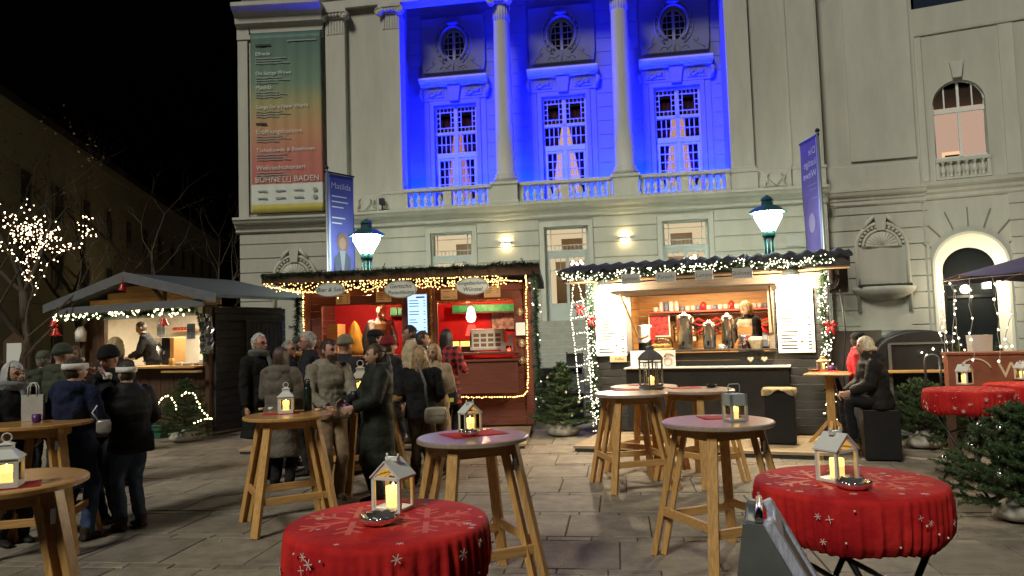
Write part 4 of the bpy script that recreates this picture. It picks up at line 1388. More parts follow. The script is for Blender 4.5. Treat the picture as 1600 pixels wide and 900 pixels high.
MB().lathe([(.045, 0), (.05, .03), (.05, .10), (.046, .10), (.045, .02)], 14).build('jar', glassmat('red_glass', (1, .35, .3)), t)
MB().lathe([(.03, .01), (.03, .05)], 10).build('candle', emat('red_candle', (1, .25, .12), 4), t)
t = stall_item('certificate', 'framed white notice on right front wall of punch stall', 'notice', -.165, -.045, 1.82)
MB().box(-.10, .10, -.012, 0, -.13, .13).build('frame', STEEL, t)
MB().box(-.085, .085, -.016, -.013, -.115, .115).build('sheet', PAPER, t)
STRAW = mat('straw_star', (.60, .48, .26), .6)
for i, (x, z) in enumerate(((-.17, 2.13), (-.15, 1.56), (-4.02, 1.65), (-2.75, 2.15), (-.16, 1.25))):
    mb = MB()
    for k in range(6):
        a = math.pi * k / 6; mb.bar((-.07 * math.cos(a), -.02, -.07 * math.sin(a)), (.07 * math.cos(a), -.02, .07 * math.sin(a)), .018, .006)
    mb.ball((0, -.025, 0), .022, 8, 5)
    tag(mb.build('straw_star', STRAW, None, PS.M @ T(x, -.03 if i != 3 else .3, z)), ('straw star above the framed notice on punch stall', 'straw star below the framed notice on punch stall', 'straw star on left corner of the punch stall', 'straw star hanging inside the beer hatch', 'small straw star low on right front of punch stall')[i], 'star')
# coats on hooks and drink urn in the left hatch
for i, (x, c, lb) in enumerate(((-3.45, (.42, .24, .03), 'mustard coat hanging inside the beer hatch'), (-3.15, (.02, .02, .022), 'black jacket hanging inside the beer hatch'))):
    rings = []
    for r, z in ((.015, .30), (.05, .27), (.10, .2), (.14, 0), (.17, -.25), (.16, -.45)):
        rings.append([((.95 - z * 1.1) * r * math.cos(a) * (1 + .25 * math.sin(5 * a + z * 5)), .45 * r * math.sin(a) * (1 + .3 * math.sin(4 * a)), z) for a in [2 * math.pi * k / 16 for k in range(16)]])
    tag(MB().loft(rings).build('hanging_coat', mat('coat_cloth_%d' % i, c, .85, var=.2, vscale=8), None, PS.M @ T(x, .75, 1.78)), lb, 'coat')
t = stall_item('drink_urn', 'white drinks urn with black tap beside stall keeper in tan vest', 'urn', -2.92, .75, 1.426)
MB().lathe([(.12, 0), (.13, .03), (.13, .34), (.135, .35)], 18).build('body', mat('urn_white', (.7, .66, .58), .35), t)
MB().lathe([(.135, .352), (.10, .40), (.03, .42), (.03, .45)], 18).build('lid', BLACKM, t)
MB().box(-.015, .015, -.18, -.12, .06, .10).build('tap', BLACKM, t)
tag(MB().box(-.1, .1, 0, .5, 0, .6).box(-.095, .095, -.01, 0, .28, .3).box(-.095, .095, -.01, 0, .45, .47).build('shelf_unit', PINEX, None, PS.M @ T(-3.76, .35, 1.426)), 'narrow pine shelf unit at left edge of beer hatch', 'shelf')
# deck in front
dk = thing('stall_deck', 'low timber deck before the punch stall where the queue stands', 'deck', PS.M)
for i in range(16):
    MB().box(X0 - .35, -.02, -2.1 + .13 * i + .005, -2.1 + .13 * (i + 1) - .005, .035, .075).build('plank', DECKW, dk, bevel=.004)
MB().box(X0 - .33, -.04, -2.08, -2.02, .0, .034).box(X0 - .33, -.04, -.1, -.04, 0, .034).build('joist', BLACKWOOD, dk)
# lights and greens
rp_ = []
rp_.append([(-1.60, -.34, .66), (-.9, -.34, .64), (-.3, -.345, .63), (-.14, -.2, .64), (-.08, -.05, .70), (-.06, -.045, .9), (-.05, -.045, 1.6), (-.05, -.05, 2.4), (-.02, -.2, 2.62), (-.02, -.60, 2.74)])
light_string('warm rope light outlining right edge and foot of the punch stall', rp_, .047, BULB, .0125, PS.M, 3)
light_string('warm rope light running down left corner of the punch stall', [[(X0 - .02, -.05, 2.6), (X0 - .02, -.05, .8)]], .047, BULB, .0125, PS.M, 4)
rows_ = [[(X0 - .5 + (4.3) * i / 40, -.60 + .28 * k, 2.745 - .05 * k + .03 * math.sin(i * (.9 + .3 * k))) for i in range(41)] for k in range(3)]
light_string('dense warm fairy lights under the front eave of the punch stall', rows_, .05, BULB, .0105, PS.M, 5, jit=.015)
rnd = random.Random(8); ic = []
for i in range(44):
    x = X0 + .55 + 3.15 * i / 44 + rnd.uniform(-.03, .03); L = (.07 + .20 * abs(math.sin(i * .42))) * rnd.uniform(.6, 1.15)
    ic.append([(x, -.58, 2.75), (x + rnd.uniform(-.02, .02), -.56, 2.75 - L)])
light_string('short icicle fairy lights hanging from the eave of punch stall', ic, .05, BULB, .0105, PS.M, 6)
light_string('single warm light chain looping from eave toward right post of punch stall', [[(-1.0, -.58, 2.70), (-.7, -.5, 2.66), (-.35, -.4, 2.68), (-.1, -.3, 2.66)], [(X0 - .5, -.55, 2.72), (X0 - .1, -.3, 2.62), (X0 + .4, -.1, 2.60)]], .035, BULB, .0125, PS.M, 7)
garland('dark fir garland along the front roof edge of the punch stall', [(X0 - .60, -.66, 2.90), (-2, -.66, 2.92), (.22, -.66, 2.93)], .085, 700, 0, seed=2, M=PS.M)
garland('fir garland hanging down left corner of the punch stall', [(X0 - .12, -.10, 2.55), (X0 - .14, -.08, 1.6), (X0 - .12, -.08, .7)], .12, 900, 0, seed=3, M=PS.M)
garland('fir garland hanging down right corner of the punch stall', [(.10, -.60, 2.85), (.12, -.06, 2.5), (.13, -.05, 1.4), (.12, -.05, .25)], .10, 900, 14, BULBW, seed=4, M=PS.M)

# ================================================================== black stall (right)
BS = Sec((1.41, 12.31), -22)
st = thing('market_stall', 'black timber stall with wavy roof edge and two white lit menu boards', 'market stall', BS.M)
OPB = (.58, 2.70, 1.40, 2.27)
plank_rows(st, -.05, 3.52, .10, 2.52, .125, .0, .04, BLACKWOOD, (OPB,))
for x in (-.09, 3.52):
    plank_rows(st, .0, 2.0, .10, 2.5, .125, x, x + .04, BLACKWOOD, axis='y')
ORWOOD = mat('varnished_pine', (.42, .22, .075), .45, var=.2, vscale=4, stretch=(1.2, 10, 14), rnd=.1, bump=.1)
plank_rows(st, -.05, 3.52, .9, 2.5, .12, 1.5, 1.54, ORWOOD, name='lining_board')
plank_rows(st, .05, 1.5, .9, 2.5, .12, .36, .38, ORWOOD, axis='y', name='lining_board')
plank_rows(st, .05, 1.5, .9, 2.5, .12, 3.10, 3.12, ORWOOD, axis='y', name='lining_board')
MB().box(-.05, 3.52, .04, 1.5, 2.46, 2.50).build('inner_ceiling', ORWOOD, st)
MB().box(-.05, 3.52, .04, 1.5, .05, .10).build('floor', DECKW, st)
# wavy roof sheet
n = 76; top, bot = [], []
for i in range(n + 1):
    x = -.45 + 4.35 * i / n; zz = .028 * math.sin(x * 2 * math.pi / .23) ** 1
    top.append((x, zz))
rings = []
for y, z in ((-.55, 2.70), (.5, 2.86), (1.2, 2.80), (2.3, 2.62)):
    rings.append([(x, y, z + q + .035) for x, q in top] + [(x, y, z + q) for x, q in reversed(top)])
rf = MB().loft(rings, 0, True).build('roof', ROOFFELT, st)
MB().box(-.42, 3.86, -.50, -.47, 2.56, 2.70).build('fascia_board', BLACKWOOD, rf)
MB().box(-.42, 3.86, -.47, .0, 2.54, 2.56).build('soffit', mat('soffit_wood', (.30, .19, .10), .6, var=.2), rf)
MB().box(-.05, 3.52, -.02, -.001, 2.28, 2.52).build('lintel_board', mat('light_brown_board', (.13, .10, .075), .6, var=.25, vscale=4, stretch=(1, 8, 12)), st)
for a, b in ((.50, .58), (2.70, 2.78)):
    MB().box(a, b, -.03, .06, 1.36, 2.30).build('hatch_post', mat('grey_brown_post', (.20, .16, .12), .6, var=.2), st, bevel=.005)
aw = MB().loft([[(.40, -.62, 2.33), (.40, -.02, 2.29), (.40, -.02, 2.315), (.40, -.62, 2.355)], [(2.86, -.62, 2.33), (2.86, -.02, 2.29), (2.86, -.02, 2.315), (2.86, -.62, 2.355)]], 0, False)
aw.build('hatch_flap', mat('flap_wood', (.26, .20, .14), .6, var=.2, vscale=4, stretch=(1, 8, 12)), st)
for x in (.52, 2.76):
    MB().bar((x, -.50, 2.32), (x + (.16 if x < 1 else -.0), -.03, 1.62), .03, .02).build('flap_prop', PINE, st)
MB().box(.50, 2.99, -.36, .0, 1.115, 1.14).build('counter', mat('pale_counter', (.62, .60, .52), .5), st, bevel=.006)
MB().box(.5, 2.80, -.12, .30, 1.37, 1.395).build('inner_counter', BLACKWOOD, st, bevel=.006)
MB().box(.52, 2.97, -.30, -.27, .16, 1.11).build('front_panel', mat('black_panel', (.022, .021, .020), .5, var=.3, vscale=6), st, bevel=.006)
lamp('stall_tube_light', 'AREA', (1.65, .55, 2.44), 34, (1, .72, .40), st, size=(1.8, .25), aim=(0, .12, -1))
MB().box(.8, 2.5, .48, .60, 2.445, 2.458).build('ceiling_tube', emat('stall_tube', (1, .78, .5), 6), st)
# flood lights above the boards
for u in (.27, 3.06):
    fx = thing('flood_lamp', 'round flood lamp glaring over the ' + ('left' if u < 1 else 'right') + ' menu board of black stall', 'lamp', BS.M @ T(u, -.43, 2.47))
    MB().lathe([(.03, .10), (.11, .06), (.13, .0), (.13, -.01), (.10, -.012)], 18).build('housing', mat('lamp_white', (.6, .58, .54), .4), fx)
    MB().lathe([(.10, -.013), (.085, -.035), (.03, -.05)], 16).build('lens', emat('flood_lens', (1, .88, .62), 60), fx)
    lamp('flood_light', 'POINT', (0, -.05, -.10), 100, (1, .83, .56), fx, .06)
for x, lb in ((.235, 'left of the hatch'), (3.085, 'right of the hatch')):
    t = stall_item('menu_board', 'tall white menu board with printed prices ' + lb + ' on black stall', 'menu board', x, -.03, 1.82, sec=BS)
    MB().box(-.26, .26, -.012, 0, -.50, .50).build('board', PAPER, t, bevel=.003)
    pr = MB(); lines_print(pr, -.21, .22, -.46, .30, 15, -.0135, random.Random(int(x * 9)), hh=.020)
    pr.build('price_print', INKM, t, stuff=True)
    mk = MB().ball((.08, -.014, -.33), (.02, .003, .02), 8, 4).ball((-.14, -.014, .12), (.02, .003, .02), 8, 4)
    mk.build('price_mark', mat('red_print', (.45, .08, .05), .7), t)
t = stall_item('small_sign', 'small buff sign under the left menu board of black stall', 'sign', .34, -.035, 1.27, sec=BS)
MB().box(-.14, .14, -.01, 0, -.05, .05).build('board', ORP, t)
text('Kaffee', .06, T(.02, -.0125, 0), INKM, t)
for i, (x, w_, ttl) in enumerate(((.62, .30, 'Speisen'), (1.12, .30, 'Punsch'), (1.66, .26, 'Lumpo'), (2.25, .28, 'Glühwein'))):
    t = stall_item('name_plate', 'pale scripted plate under eave of black stall, number %s from the fir tree' % ('one', 'two', 'three', 'four')[i], 'sign', BS.uz((985, 1040, 1100, 1160)[i], 431, .71)[0], -.71, BS.uz((985, 1040, 1100, 1160)[i], (434, 431, 428, 425)[i], .71)[1], sec=BS)
    MB().box(-w_ / 2, w_ / 2, -.008, .004, -.09, .06).build('board', mat('plate_grey', (.46, .46, .44), .5), t, bevel=.003)
    text(ttl, .085, T(0, -.0105, -.015), mat('dark_script', (.12, .12, .12), .6), t)
# poster with a drawn glass hung on the counter
t = stall_item('poster', 'white cloth poster with orange drawn wine glass hanging from counter', 'poster', .93, -.145, 1.24, sec=BS)
MB().box(-.36, .36, -.01, 0, -.24, .16).build('sheet', PAPER, t)
dr = MB()
dr.tube([(.18, -.013, .02), (.19, -.013, -.06), (.24, -.013, -.09), (.29, -.013, -.06), (.30, -.013, .02), (.24, -.013, .035), (.18, -.013, .02)], .006, 5)
dr.tube([(.24, -.013, -.09), (.24, -.013, -.18)], .005, 5).tube([(.19, -.013, -.185), (.29, -.013, -.185)], .006, 5)
dr.tube([(.18, -.013, .05), (.22, -.013, .11), (.28, -.013, .10), (.33, -.013, .07)], .012, 5)
dr.tube([(0, -.013, -.14), (.05, -.013, -.11), (.08, -.013, -.15), (.13, -.013, -.12)], .006, 5)
dr.build('drawing', mat('orange_print', (.60, .20, .05), .7), t)
# hanging hearts
for i, x in enumerate((2.42, 2.62)):
    t = stall_item('heart_ornament', 'pale wooden heart hanging under hatch sill, ' + ('nearer the coffee urns' if i == 0 else 'nearer the hatch post'), 'ornament', x, -.14, 1.24, sec=BS)
    poly = [(.045 * 16 * math.sin(a) ** 3 / 16, .045 * (13 * math.cos(a) - 5 * math.cos(2 * a) - 2 * math.cos(3 * a) - math.cos(4 * a)) / 16) for a in [2 * math.pi * k / 24 for k in range(24)]]
    MB().prism(poly, -.008, .008).build('heart', mat('pale_wood', (.60, .50, .36), .6), t)
    MB().tube([(0, 0, .03), (0, 0, .14)], .003, 4).build('cord', WIRE, t)
# shelf and goods inside
MB().box(.62, 2.72, 1.20, 1.50, 2.02, 2.045).build('shelf', mat('red_edged_shelf', (.50, .09, .06), .5), st)
rnd = random.Random(21)
CUPC = [(.60, .56, .50), (.55, .30, .05), (.12, .14, .24), (.45, .05, .05), (.30, .17, .08), (.55, .40, .38), (.35, .33, .30), (.62, .5, .2)]
for i in range(21):
    x = .72 + .094 * i
    mb = MB()
    if i in (1, 2, 3, 4):
        mb.lathe([(.042, 0), (.045, .01), (.045, .15), (.03, .16), (.03, .175)], 12); nm, ct = 'storage_jar', 'jar'
    elif i in (9, 14):
        mb.lathe([(.04, 0), (.06, .05), (.055, .1), (.03, .14), (.02, .15)], 12); nm, ct = 'red_pot', 'pot'
    else:
        mug(mb, (0, 0, 0), .05); nm, ct = 'mug', 'mug'
    c = CUPC[(i * 5 + i // 3) % 8] if nm != 'red_pot' else (.4, .02, .02)
    cn = ('white', 'orange', 'navy', 'red', 'brown', 'pink', 'grey', 'yellow')[(i * 5 + i // 3) % 8]
    lb = {'storage_jar': cn + ' storage jar at the end of upper shelf over the wire shelf', 'red_pot': 'red pot among the mugs on upper shelf, ' + ('over the coffee urns' if i == 9 else 'over the stall keeper'), 'mug': cn + ' mug standing in the row on upper shelf of black stall'}[nm]
    q = mb.build(nm, mat('cup_%d' % ((i * 5 + i // 3) % 8 if nm != 'red_pot' else 9), c, .35, var=.15, vscale=20), None, BS.M @ T(x, 1.33 + rnd.uniform(-.04, .04), 2.047))
    tag(q, lb, ct, nm.replace('_', ' ') + 's on the shelf of the black stall')


def urn(label, x, y, z, r, h):
    t = stall_item('coffee_urn', label, 'urn', x, y, z, sec=BS)
    MB().lathe([(r * .9, 0), (r * .9, .03), (r, .04), (r, h), (r * 1.04, h + .01), (r * 1.04, h + .03)], 22).build('body', STEEL, t)
    MB().lathe([(r * 1.0, h + .031), (r * .8, h + .06), (.03, h + .08), (.025, h + .11)], 22).build('lid', mat('urn_lid', (.45, .44, .42), .3, metal=.9), t)
    MB().box(-.015, .015, -r - .06, -r + .01, .10, .13).box(-.012, .012, -r - .06, -r - .035, .06, .10).build('tap', BLACKM, t)
    for s in (-1, 1):
        MB().tube([(s * r, 0, h * .8), (s * (r + .05), 0, h * .8), (s * (r + .05), 0, h * .65), (s * r, 0, h * .65)], .01, 5).build('handle', BLACKM, t)


urn('tallest steel coffee urn beside the cake dome in black stall', 1.38, .30, 1.396, .13, .50)
urn('medium steel coffee urn in middle of the black stall hatch', 1.78, .22, 1.396, .105, .36)
urn('steel coffee urn next to the stall keeper in beige vest', 2.05, .38, 1.396, .10, .46)
t = stall_item('cake_dome', 'clear plastic cake dome with pastries on black stall counter', 'cake dome', 1.02, .10, 1.396, sec=BS)
MB().lathe([(.2, 0), (.2, .03), (.19, .03)], 24).build('plate', mat('yellow_plate', (.6, .52, .2), .5), t)
MB().lathe([(.195, .032), (.195, .13), (.17, .18), (.10, .20), (.02, .205)], 24, cap=False).build('cover', glassmat('plastic_dome', (.95, .95, .95), .25), t)
mb = MB(); [mb.ball((.11 * math.cos(a), .11 * math.sin(a), .07), (.06, .05, .035), 8, 5) for a in (0, 1.2, 2.5, 3.7, 5)]
mb.build('pastry', mat('pastry', (.48, .25, .09), .7, var=.3, vscale=20), t)
t = stall_item('soap_dispenser', 'white and red paper roll dispenser at left of hatch counter', 'dispenser', .72, .22, 1.396, sec=BS)
MB().box(-.09, .12, -.06, .12, .12, .42).build('box', PAPER, t, bevel=.02)
MB().box(.121, .17, -.05, .12, .05, .38).build('red_side', mat('red_plastic', (.5, .03, .03), .4), t, bevel=.01)
MB().box(-.08, .11, -.05, .1, 0, .12).build('stand', BLACKM, t)
MB().tube([(-.06, -.064, .18), (.02, -.064, .22), (.09, -.064, .24)], .012, 5).build('mark', mat('orange_print', (.6, .2, .05), .7), t)
t = stall_item('corner_shelf', 'arched wire shelf with tins and glasses on pine wall', 'shelf', 1.22, 1.42, 1.50, sec=BS)
MB().tube([(-.20, 0, 0), (-.20, 0, .32)] + [(x, 0, z) for x, z in arc(0, .32, .20, 180, 0, 12)] + [(.20, 0, .32), (.20, 0, 0)], .010, 5).build('wire_frame', mat('dark_wire', (.08, .07, .06), .4, metal=.8), t)
for z in (.0, .15, .32):
    MB().box(-.2, .2, -.07, .03, z - .006, z + .006).build('shelf_board', BROWNW, t)
for i, (x, z, h, c) in enumerate(((-.14, .0, .1, 0), (-.04, 0, .09, 3), (.06, 0, .1, 1), (.15, 0, .08, 0), (-.14, .15, .1, 7), (0, .15, .09, 3), (.12, .15, .11, 5), (-.1, .32, .14, 2), (-.02, .32, .13, 6), (.06, .32, .14, 2), (.13, .32, .12, 0))):
    tag(MB().lathe([(.032, 0), (.034, .01), (.034, h), (.028, h)], 10).build('tin', MATS.get('cup_%d' % c) or mat('cup_%d' % c, CUPC[c], .35), None, BS.M @ T(1.22 + x, 1.39, 1.507 + z)), 'small tin or glass on the arched wire shelf', 'tin', 'tins on the arched shelf')
t = stall_item('wall_rack', 'white framed rack with red goods at left inside hatch', 'rack', .78, 1.30, 1.62, sec=BS)
MB().box(-.19, .19, -.01, .02, -.02, .0).box(-.19, .19, -.01, .02, .36, .38).box(-.19, -.17, -.01, .02, 0, .36).box(.17, .19, -.01, .02, 0, .36).build('frame', PAPER, t)
MB().box(-.17, .17, .0, .02, 0, .36).build('goods', mat('red_goods', (.40, .05, .06), .6, var=.8, vscale=14), t)
RIB = mat('red_ribbon', (.50, .02, .02), .5, var=.2, vscale=8)
for i, (x, z) in enumerate(((1.62, 1.82), (2.45, 1.78))):
    mb = MB()
    for s in (-1, 1):
        mb.tube([(0, 0, 0), (s * .16, -.02, .08), (s * .26, 0, .02), (s * .14, .02, -.04), (0, 0, 0)], [.03, .05, .045, .04, .02], 6, flat=.5)
        mb.tube([(0, 0, 0), (s * .10, -.02, -.12), (s * .22, 0, -.2)], [.03, .035, .02], 6, flat=.4)
    tag(mb.build('ribbon_bow', RIB, None, BS.M @ T(x, 1.40, z)), 'red ribbon bow on pine wall ' + ('over the coffee urns' if i == 0 else 'right of the stall keeper'), 'bow')
t = stall_item('wall_poster', 'grey blue poster at right inside the black stall', 'poster', 2.84, 1.46, 1.86, sec=BS)
MB().box(-.2, .2, -.01, 0, -.22, .22).build('sheet', mat('poster_grey', (.20, .22, .26), .6, var=.4, vscale=8), t)
t = stall_item('price_flag', 'orange price card on a stick in lollipop jar', 'sign', 2.35, .02, 1.396, sec=BS)
MB().lathe([(.055, 0), (.06, .12), (.055, .12)], 14).build('jar', glassmat('clear_jar', (.9, .93, .98), .25), t)
for i in range(7):
    a = i * .9; MB().tube([(.0, 0, .02), (.06 * math.cos(a), .05 * math.sin(a), .18)], .003, 4).ball((.06 * math.cos(a), .05 * math.sin(a), .19), .022, 8, 5).build('lollipop', mat('candy_%d' % (i % 3), [(.6, .05, .06), (.15, .3, .6), (.7, .5, .6)][i % 3], .3), t)
MB().box(-.10, .10, -.03, -.02, .24, .33).build('card', mat('orange_card', (.65, .16, .04), .6), t)
MB().tube([(0, -.02, .1), (0, -.02, .24)], .005, 4).build('stick', WIRE, t)
t = stall_item('basket', 'pale wicker tray of wrapped sweets at right end of hatch counter', 'basket', 2.56, .08, 1.396, sec=BS)
MB().loft([[(-.12, -.08, 0), (.12, -.08, 0), (.12, .08, 0), (-.12, .08, 0)], [(-.17, -.11, .13), (.17, -.11, .13), (.17, .11, .18), (-.17, .11, .18)]], 0, False).build('tray', mat('wicker', (.50, .40, .24), .7, var=.3, vscale=40), t)
t = stall_item('sugar_bowl', 'white espresso cup on the hatch counter by the urns', 'cup', 1.98, -.02, 1.396, sec=BS)
mb = MB(); mug(mb, (0, 0, 0), .045); mb.build('cup', PAPER, t)
t = stall_item('card_terminal', 'small grey payment terminal at right hatch post', 'terminal', 2.64, -.03, 1.42, sec=BS)
MB().box(-.04, .04, -.02, .02, 0, .2).build('body', mat('terminal_grey', (.10, .10, .11), .5), t, bevel=.008)
MB().box(-.03, .03, -.024, -.021, .11, .18).build('screen', mat('terminal_screen', (.3, .33, .36), .2), t)
MB().box(-.05, .05, -.05, .06, -.02, 0).build('cradle', BLACKM, t)
# garlands and ladder
garland('fir garland with white lights along front eave of black stall', [(-.48, -.56, 2.68), (-.1, -.58, 2.60), (.9, -.58, 2.62), (2.0, -.58, 2.64), (3.1, -.58, 2.64), (3.62, -.56, 2.66)], .085, 900, 300, BULBW, seed=6, M=BS.M, br=.0085)
garland('fir garland with white lights down left corner of black stall', [(-.02, -.18, 2.55), (-.06, -.2, 1.9), (-.04, -.2, 1.0), (.0, -.2, .15)], .10, 900, 190, BULBW, seed=7, M=BS.M, br=.0085)
garland('fir garland with white lights down right corner of black stall', [(3.50, -.30, 2.60), (3.46, -.16, 2.2), (3.50, -.14, 1.2), (3.50, -.14, .3)], .10, 900, 190, BULBW, seed=8, M=BS.M, br=.0085)
for i, (x, z) in enumerate(((-.20, 2.12), (-.02, 1.93), (3.56, 1.72))):
    mb = MB()
    for s in (-1, 1):
        mb.tube([(0, 0, 0), (s * .05, -.02, .05), (s * .085, 0, .015), (s * .045, .01, -.02), (0, 0, 0)], [.012, .024, .022, .018, .01], 6, flat=.6)
        mb.tube([(0, 0, 0), (s * .03, -.02, -.07), (s * .05, 0, -.14)], [.014, .02, .012], 6, flat=.5)
    tag(mb.build('ribbon_bow', RIB, None, BS.M @ T(x, -.33, z)), ('red bow tied on the lit rope ladder', 'red bow on the left corner garland of black stall', 'red bow on the right corner garland of black stall')[i], 'bow')
lp = []
la, lb_ = [(-.30, -.30, 2.55), (-.36, -.30, 2.0), (-.30, -.30, 1.3), (-.26, -.30, .62)], [(-.22, -.30, 2.55), (-.10, -.30, 2.0), (-.08, -.30, 1.3), (-.06, -.30, .62)]
lp += [la, lb_]
for i in range(7):
    z = .66 + .26 * i
    lp.append([(-.27 - .012 * i, -.30, z), (-.08 - .004 * i, -.30, z + .03)])
light_string('rope ladder of white lights hanging at left of black stall', lp, .042, BULBW, .009, BS.M, 9)
# deck
dk = thing('stall_deck', 'low timber deck before the black stall', 'deck', BS.M)
for i in range(12):
    MB().box(.0, 3.50, -1.58 + .13 * i + .005, -1.58 + .13 * (i + 1) - .005, .045, .085).build('plank', DECKW, dk, bevel=.004)
MB().box(.02, 3.48, -1.56, -1.50, .0, .044).box(.02, 3.48, -.2, -.12, 0, .044).build('joist', BLACKWOOD, dk)
# roof end: coiled cable and box
t = stall_item('cable_reel', 'black cable loops on right end of black stall roof', 'cable', 3.62, -.10, 2.45, sec=BS)
for r in (.14, .17, .2):
    MB().tube([(.02 * math.cos(a * 3), -.04 * r, r * math.sin(a)) if False else (r * math.cos(a) * .5, -.02 - r * .2, r * math.sin(a)) for a in [2 * math.pi * k / 20 for k in range(21)]], .010, 5).build('cable', DARKPL, t)
MB().box(-.05, .22, .02, .3, -.25, .1).build('junction_box', DARKPL, t, bevel=.01)
MB().tube([(.1, -.02, -.2), (.14, -.04, -.8), (.08, -.02, -1.5), (.12, 0, -2.4)], .010, 5).build('cable', DARKPL, t)

# ================================================================== gabled hut (left)
HS = Sec(ground(335, 680)[:2], -25)
HX0 = -3.72
st = thing('market_stall', 'gabled timber hut with grey bargeboards and lit serving window', 'market stall', HS.M)
OPH = (-3.08, -.26, 1.32, 2.30)
HW_ = mat('hut_front_wood', (.085, .042, .024), .55, var=.25, vscale=4, stretch=(14, 10, 1.2), rnd=.12, bump=.25, bscale=20)
x = HX0
while x < -.02:
    x1 = min(x + .12, 0)
    for za, zb in ((.06, OPH[2]), (OPH[3], 2.45)) if OPH[0] - .05 < x < OPH[1] else ((.06, 2.45),):
        MB().box(x + .003, x1 - .003, random.uniform(-.004, .002), .04, za, zb).build('plank', HW_, st, bevel=.004)
    x += .12
plank_rows(st, .0, 1.9, .06, 2.42, .16, .0, .045, HUTWOOD, axis='y')
plank_rows(st, .0, 1.9, .06, 2.42, .16, HX0 - .045, HX0, HUTWOOD, axis='y')
do = MB()
for i in range(8):
    MB().box(.046, .065, .82 + .115 * i + .004, .82 + .115 * (i + 1) - .004, .08, 2.12).build('door_plank', HUTWOOD, st, bevel=.004)
MB().box(.066, .085, 1.62, 1.72, 1.55, 1.58).build('door_handle', STEEL, st)
MB().box(.046, .075, .76, .81, .06, 2.18).box(.046, .075, 1.75, 1.8, .06, 2.18).box(.046, .075, .81, 1.75, 2.13, 2.18).build('door_frame', GREYBOARD, st)
CREAM = mat('hut_lining', (.62, .56, .46), .7, var=.08, vscale=5)
MB().box(HX0, 0, 1.8, 1.85, .06, 2.45).box(HX0 + .02, HX0 + .04, .05, 1.8, .06, 2.4).box(-.05, -.03, .05, 1.8, .06, 2.4).box(HX0, 0, .05, 1.8, .02, .06).build('inner_lining', CREAM, st)
MB().box(HX0, 0, .05, 1.8, 2.42, 2.44).build('inner_ceiling', CREAM, st)
MB().box(OPH[0] - .05, OPH[1] + .05, -.28, .35, 1.28, 1.32).build('counter', PINEX, st, bevel=.006)
MB().box(-.95, .02, -.40, -.29, 1.20, 1.235).build('side_tray', PINEX, st, bevel=.005)
for x in (OPH[0] - .06, OPH[1]):
    MB().box(x, x + .07, -.03, .06, 1.3, 2.33).build('window_post', BROWNW, st, bevel=.005)
for x in (-3.68, -.12):
    MB().box(x, x + .1, -.10, -.01, .0, 2.42).build('corner_post', BROWNW, st, bevel=.006)
RX, RZ_, EL, ER, EZ = -1.80, 3.16, -4.25, .62, 2.62
for sx, ex in ((0, EL), (1, ER)):
    vs = []
    dx, dz = ex - RX, EZ - RZ_
    poly = [(RX, RZ_ - .06), (ex, EZ - .06), (ex, EZ), (RX, RZ_)]
    MB().prism(poly, -.52, 2.25).build('roof_slope', ROOFFELT, st)
    MB().prism([(RX, RZ_ - .17), (ex, EZ - .15), (ex, EZ + .02), (RX, RZ_ + .02)], -.56, -.522).build('bargeboard', GREYBOARD, st)
GW = mat('gable_pine', (.40, .22, .085), .55, var=.2, vscale=4, stretch=(1.2, 10, 14), rnd=.1, bump=.15)
for i in range(5):
    z = 2.46 + .12 * i
    if z > 2.98: break
    t0 = (RZ_ - .12 - z - .11) / (RZ_ - EZ)
    if t0 > .03:
        MB().box(RX + (EL - RX) * t0, RX + (ER - RX) * t0, -.12, -.09, z + .003, z + .117).build('gable_board', GW, st, bevel=.004)
MB().box(EL + .35, ER - .35, -.50, -.44, 2.42, 2.56).build('tie_beam', GREYBOARD, st, bevel=.006)
MB().bar((-1.45, -.3, 3.0), (-.95, -.3, 2.56), .05, .05).build('brace', BROWNW, st)
MB().box(-.98, -.92, -.33, -.27, 2.56, 2.95).build('brace', BROWNW, st)
lamp('hut_tube_light', 'AREA', (-1.6, .6, 2.40), 42, (1, .86, .62), st, size=(2.0, .3), aim=(0, .1, -1))
MB().box(-2.6, -.6, .5, .6, 2.40, 2.415).build('ceiling_tube', emat('hut_tube', (1, .9, .7), 6), st)
t = stall_item('name_board', 'hut name board ending in letters TE behind the garland', 'sign', -.62, -.06, 2.36, sec=HS)
MB().box(-2.4, .42, -.02, .0, -.08, .08).build('board', mat('board_green_grey', (.30, .32, .26), .6), t)
text('TE', .16, T(.22, -.0225, -.0), INKM, t)
garland('fir garland with warm lights across the front of gabled hut', [(HX0 - .4, -.42, 2.40), (-3.4, -.34, 2.36), (-2.8, -.30, 2.36), (-2.2, -.30, 2.40), (-1.4, -.30, 2.36), (-.8, -.32, 2.40), (-.2, -.32, 2.38)], .11, 900, 90, emat('hut_bulb', (1, .84, .42), 9), seed=9, M=HS.M, br=.019)
garland('dark fir garland down right post of gabled hut window', [(-.2, -.2, 2.35), (-.12, -.16, 1.9), (-.05, -.14, 1.4)], .07, 700, 0, seed=10, M=HS.M)
bell('red metal bell hanging in the gable peak of hut', HS.pt(-1.78, 2.92, .58), .095)
bell('red bell hanging in the lit serving window of hut', HS.pt(-.93, 2.22, .35), .105)
bell('upper red bell of the pair at the left eave of hut', HS.pt(-4.05, 2.30, .45), .105)
bell('lower red bell of the pair at the left eave of hut', HS.pt(-3.92, 2.12, .50), .12)
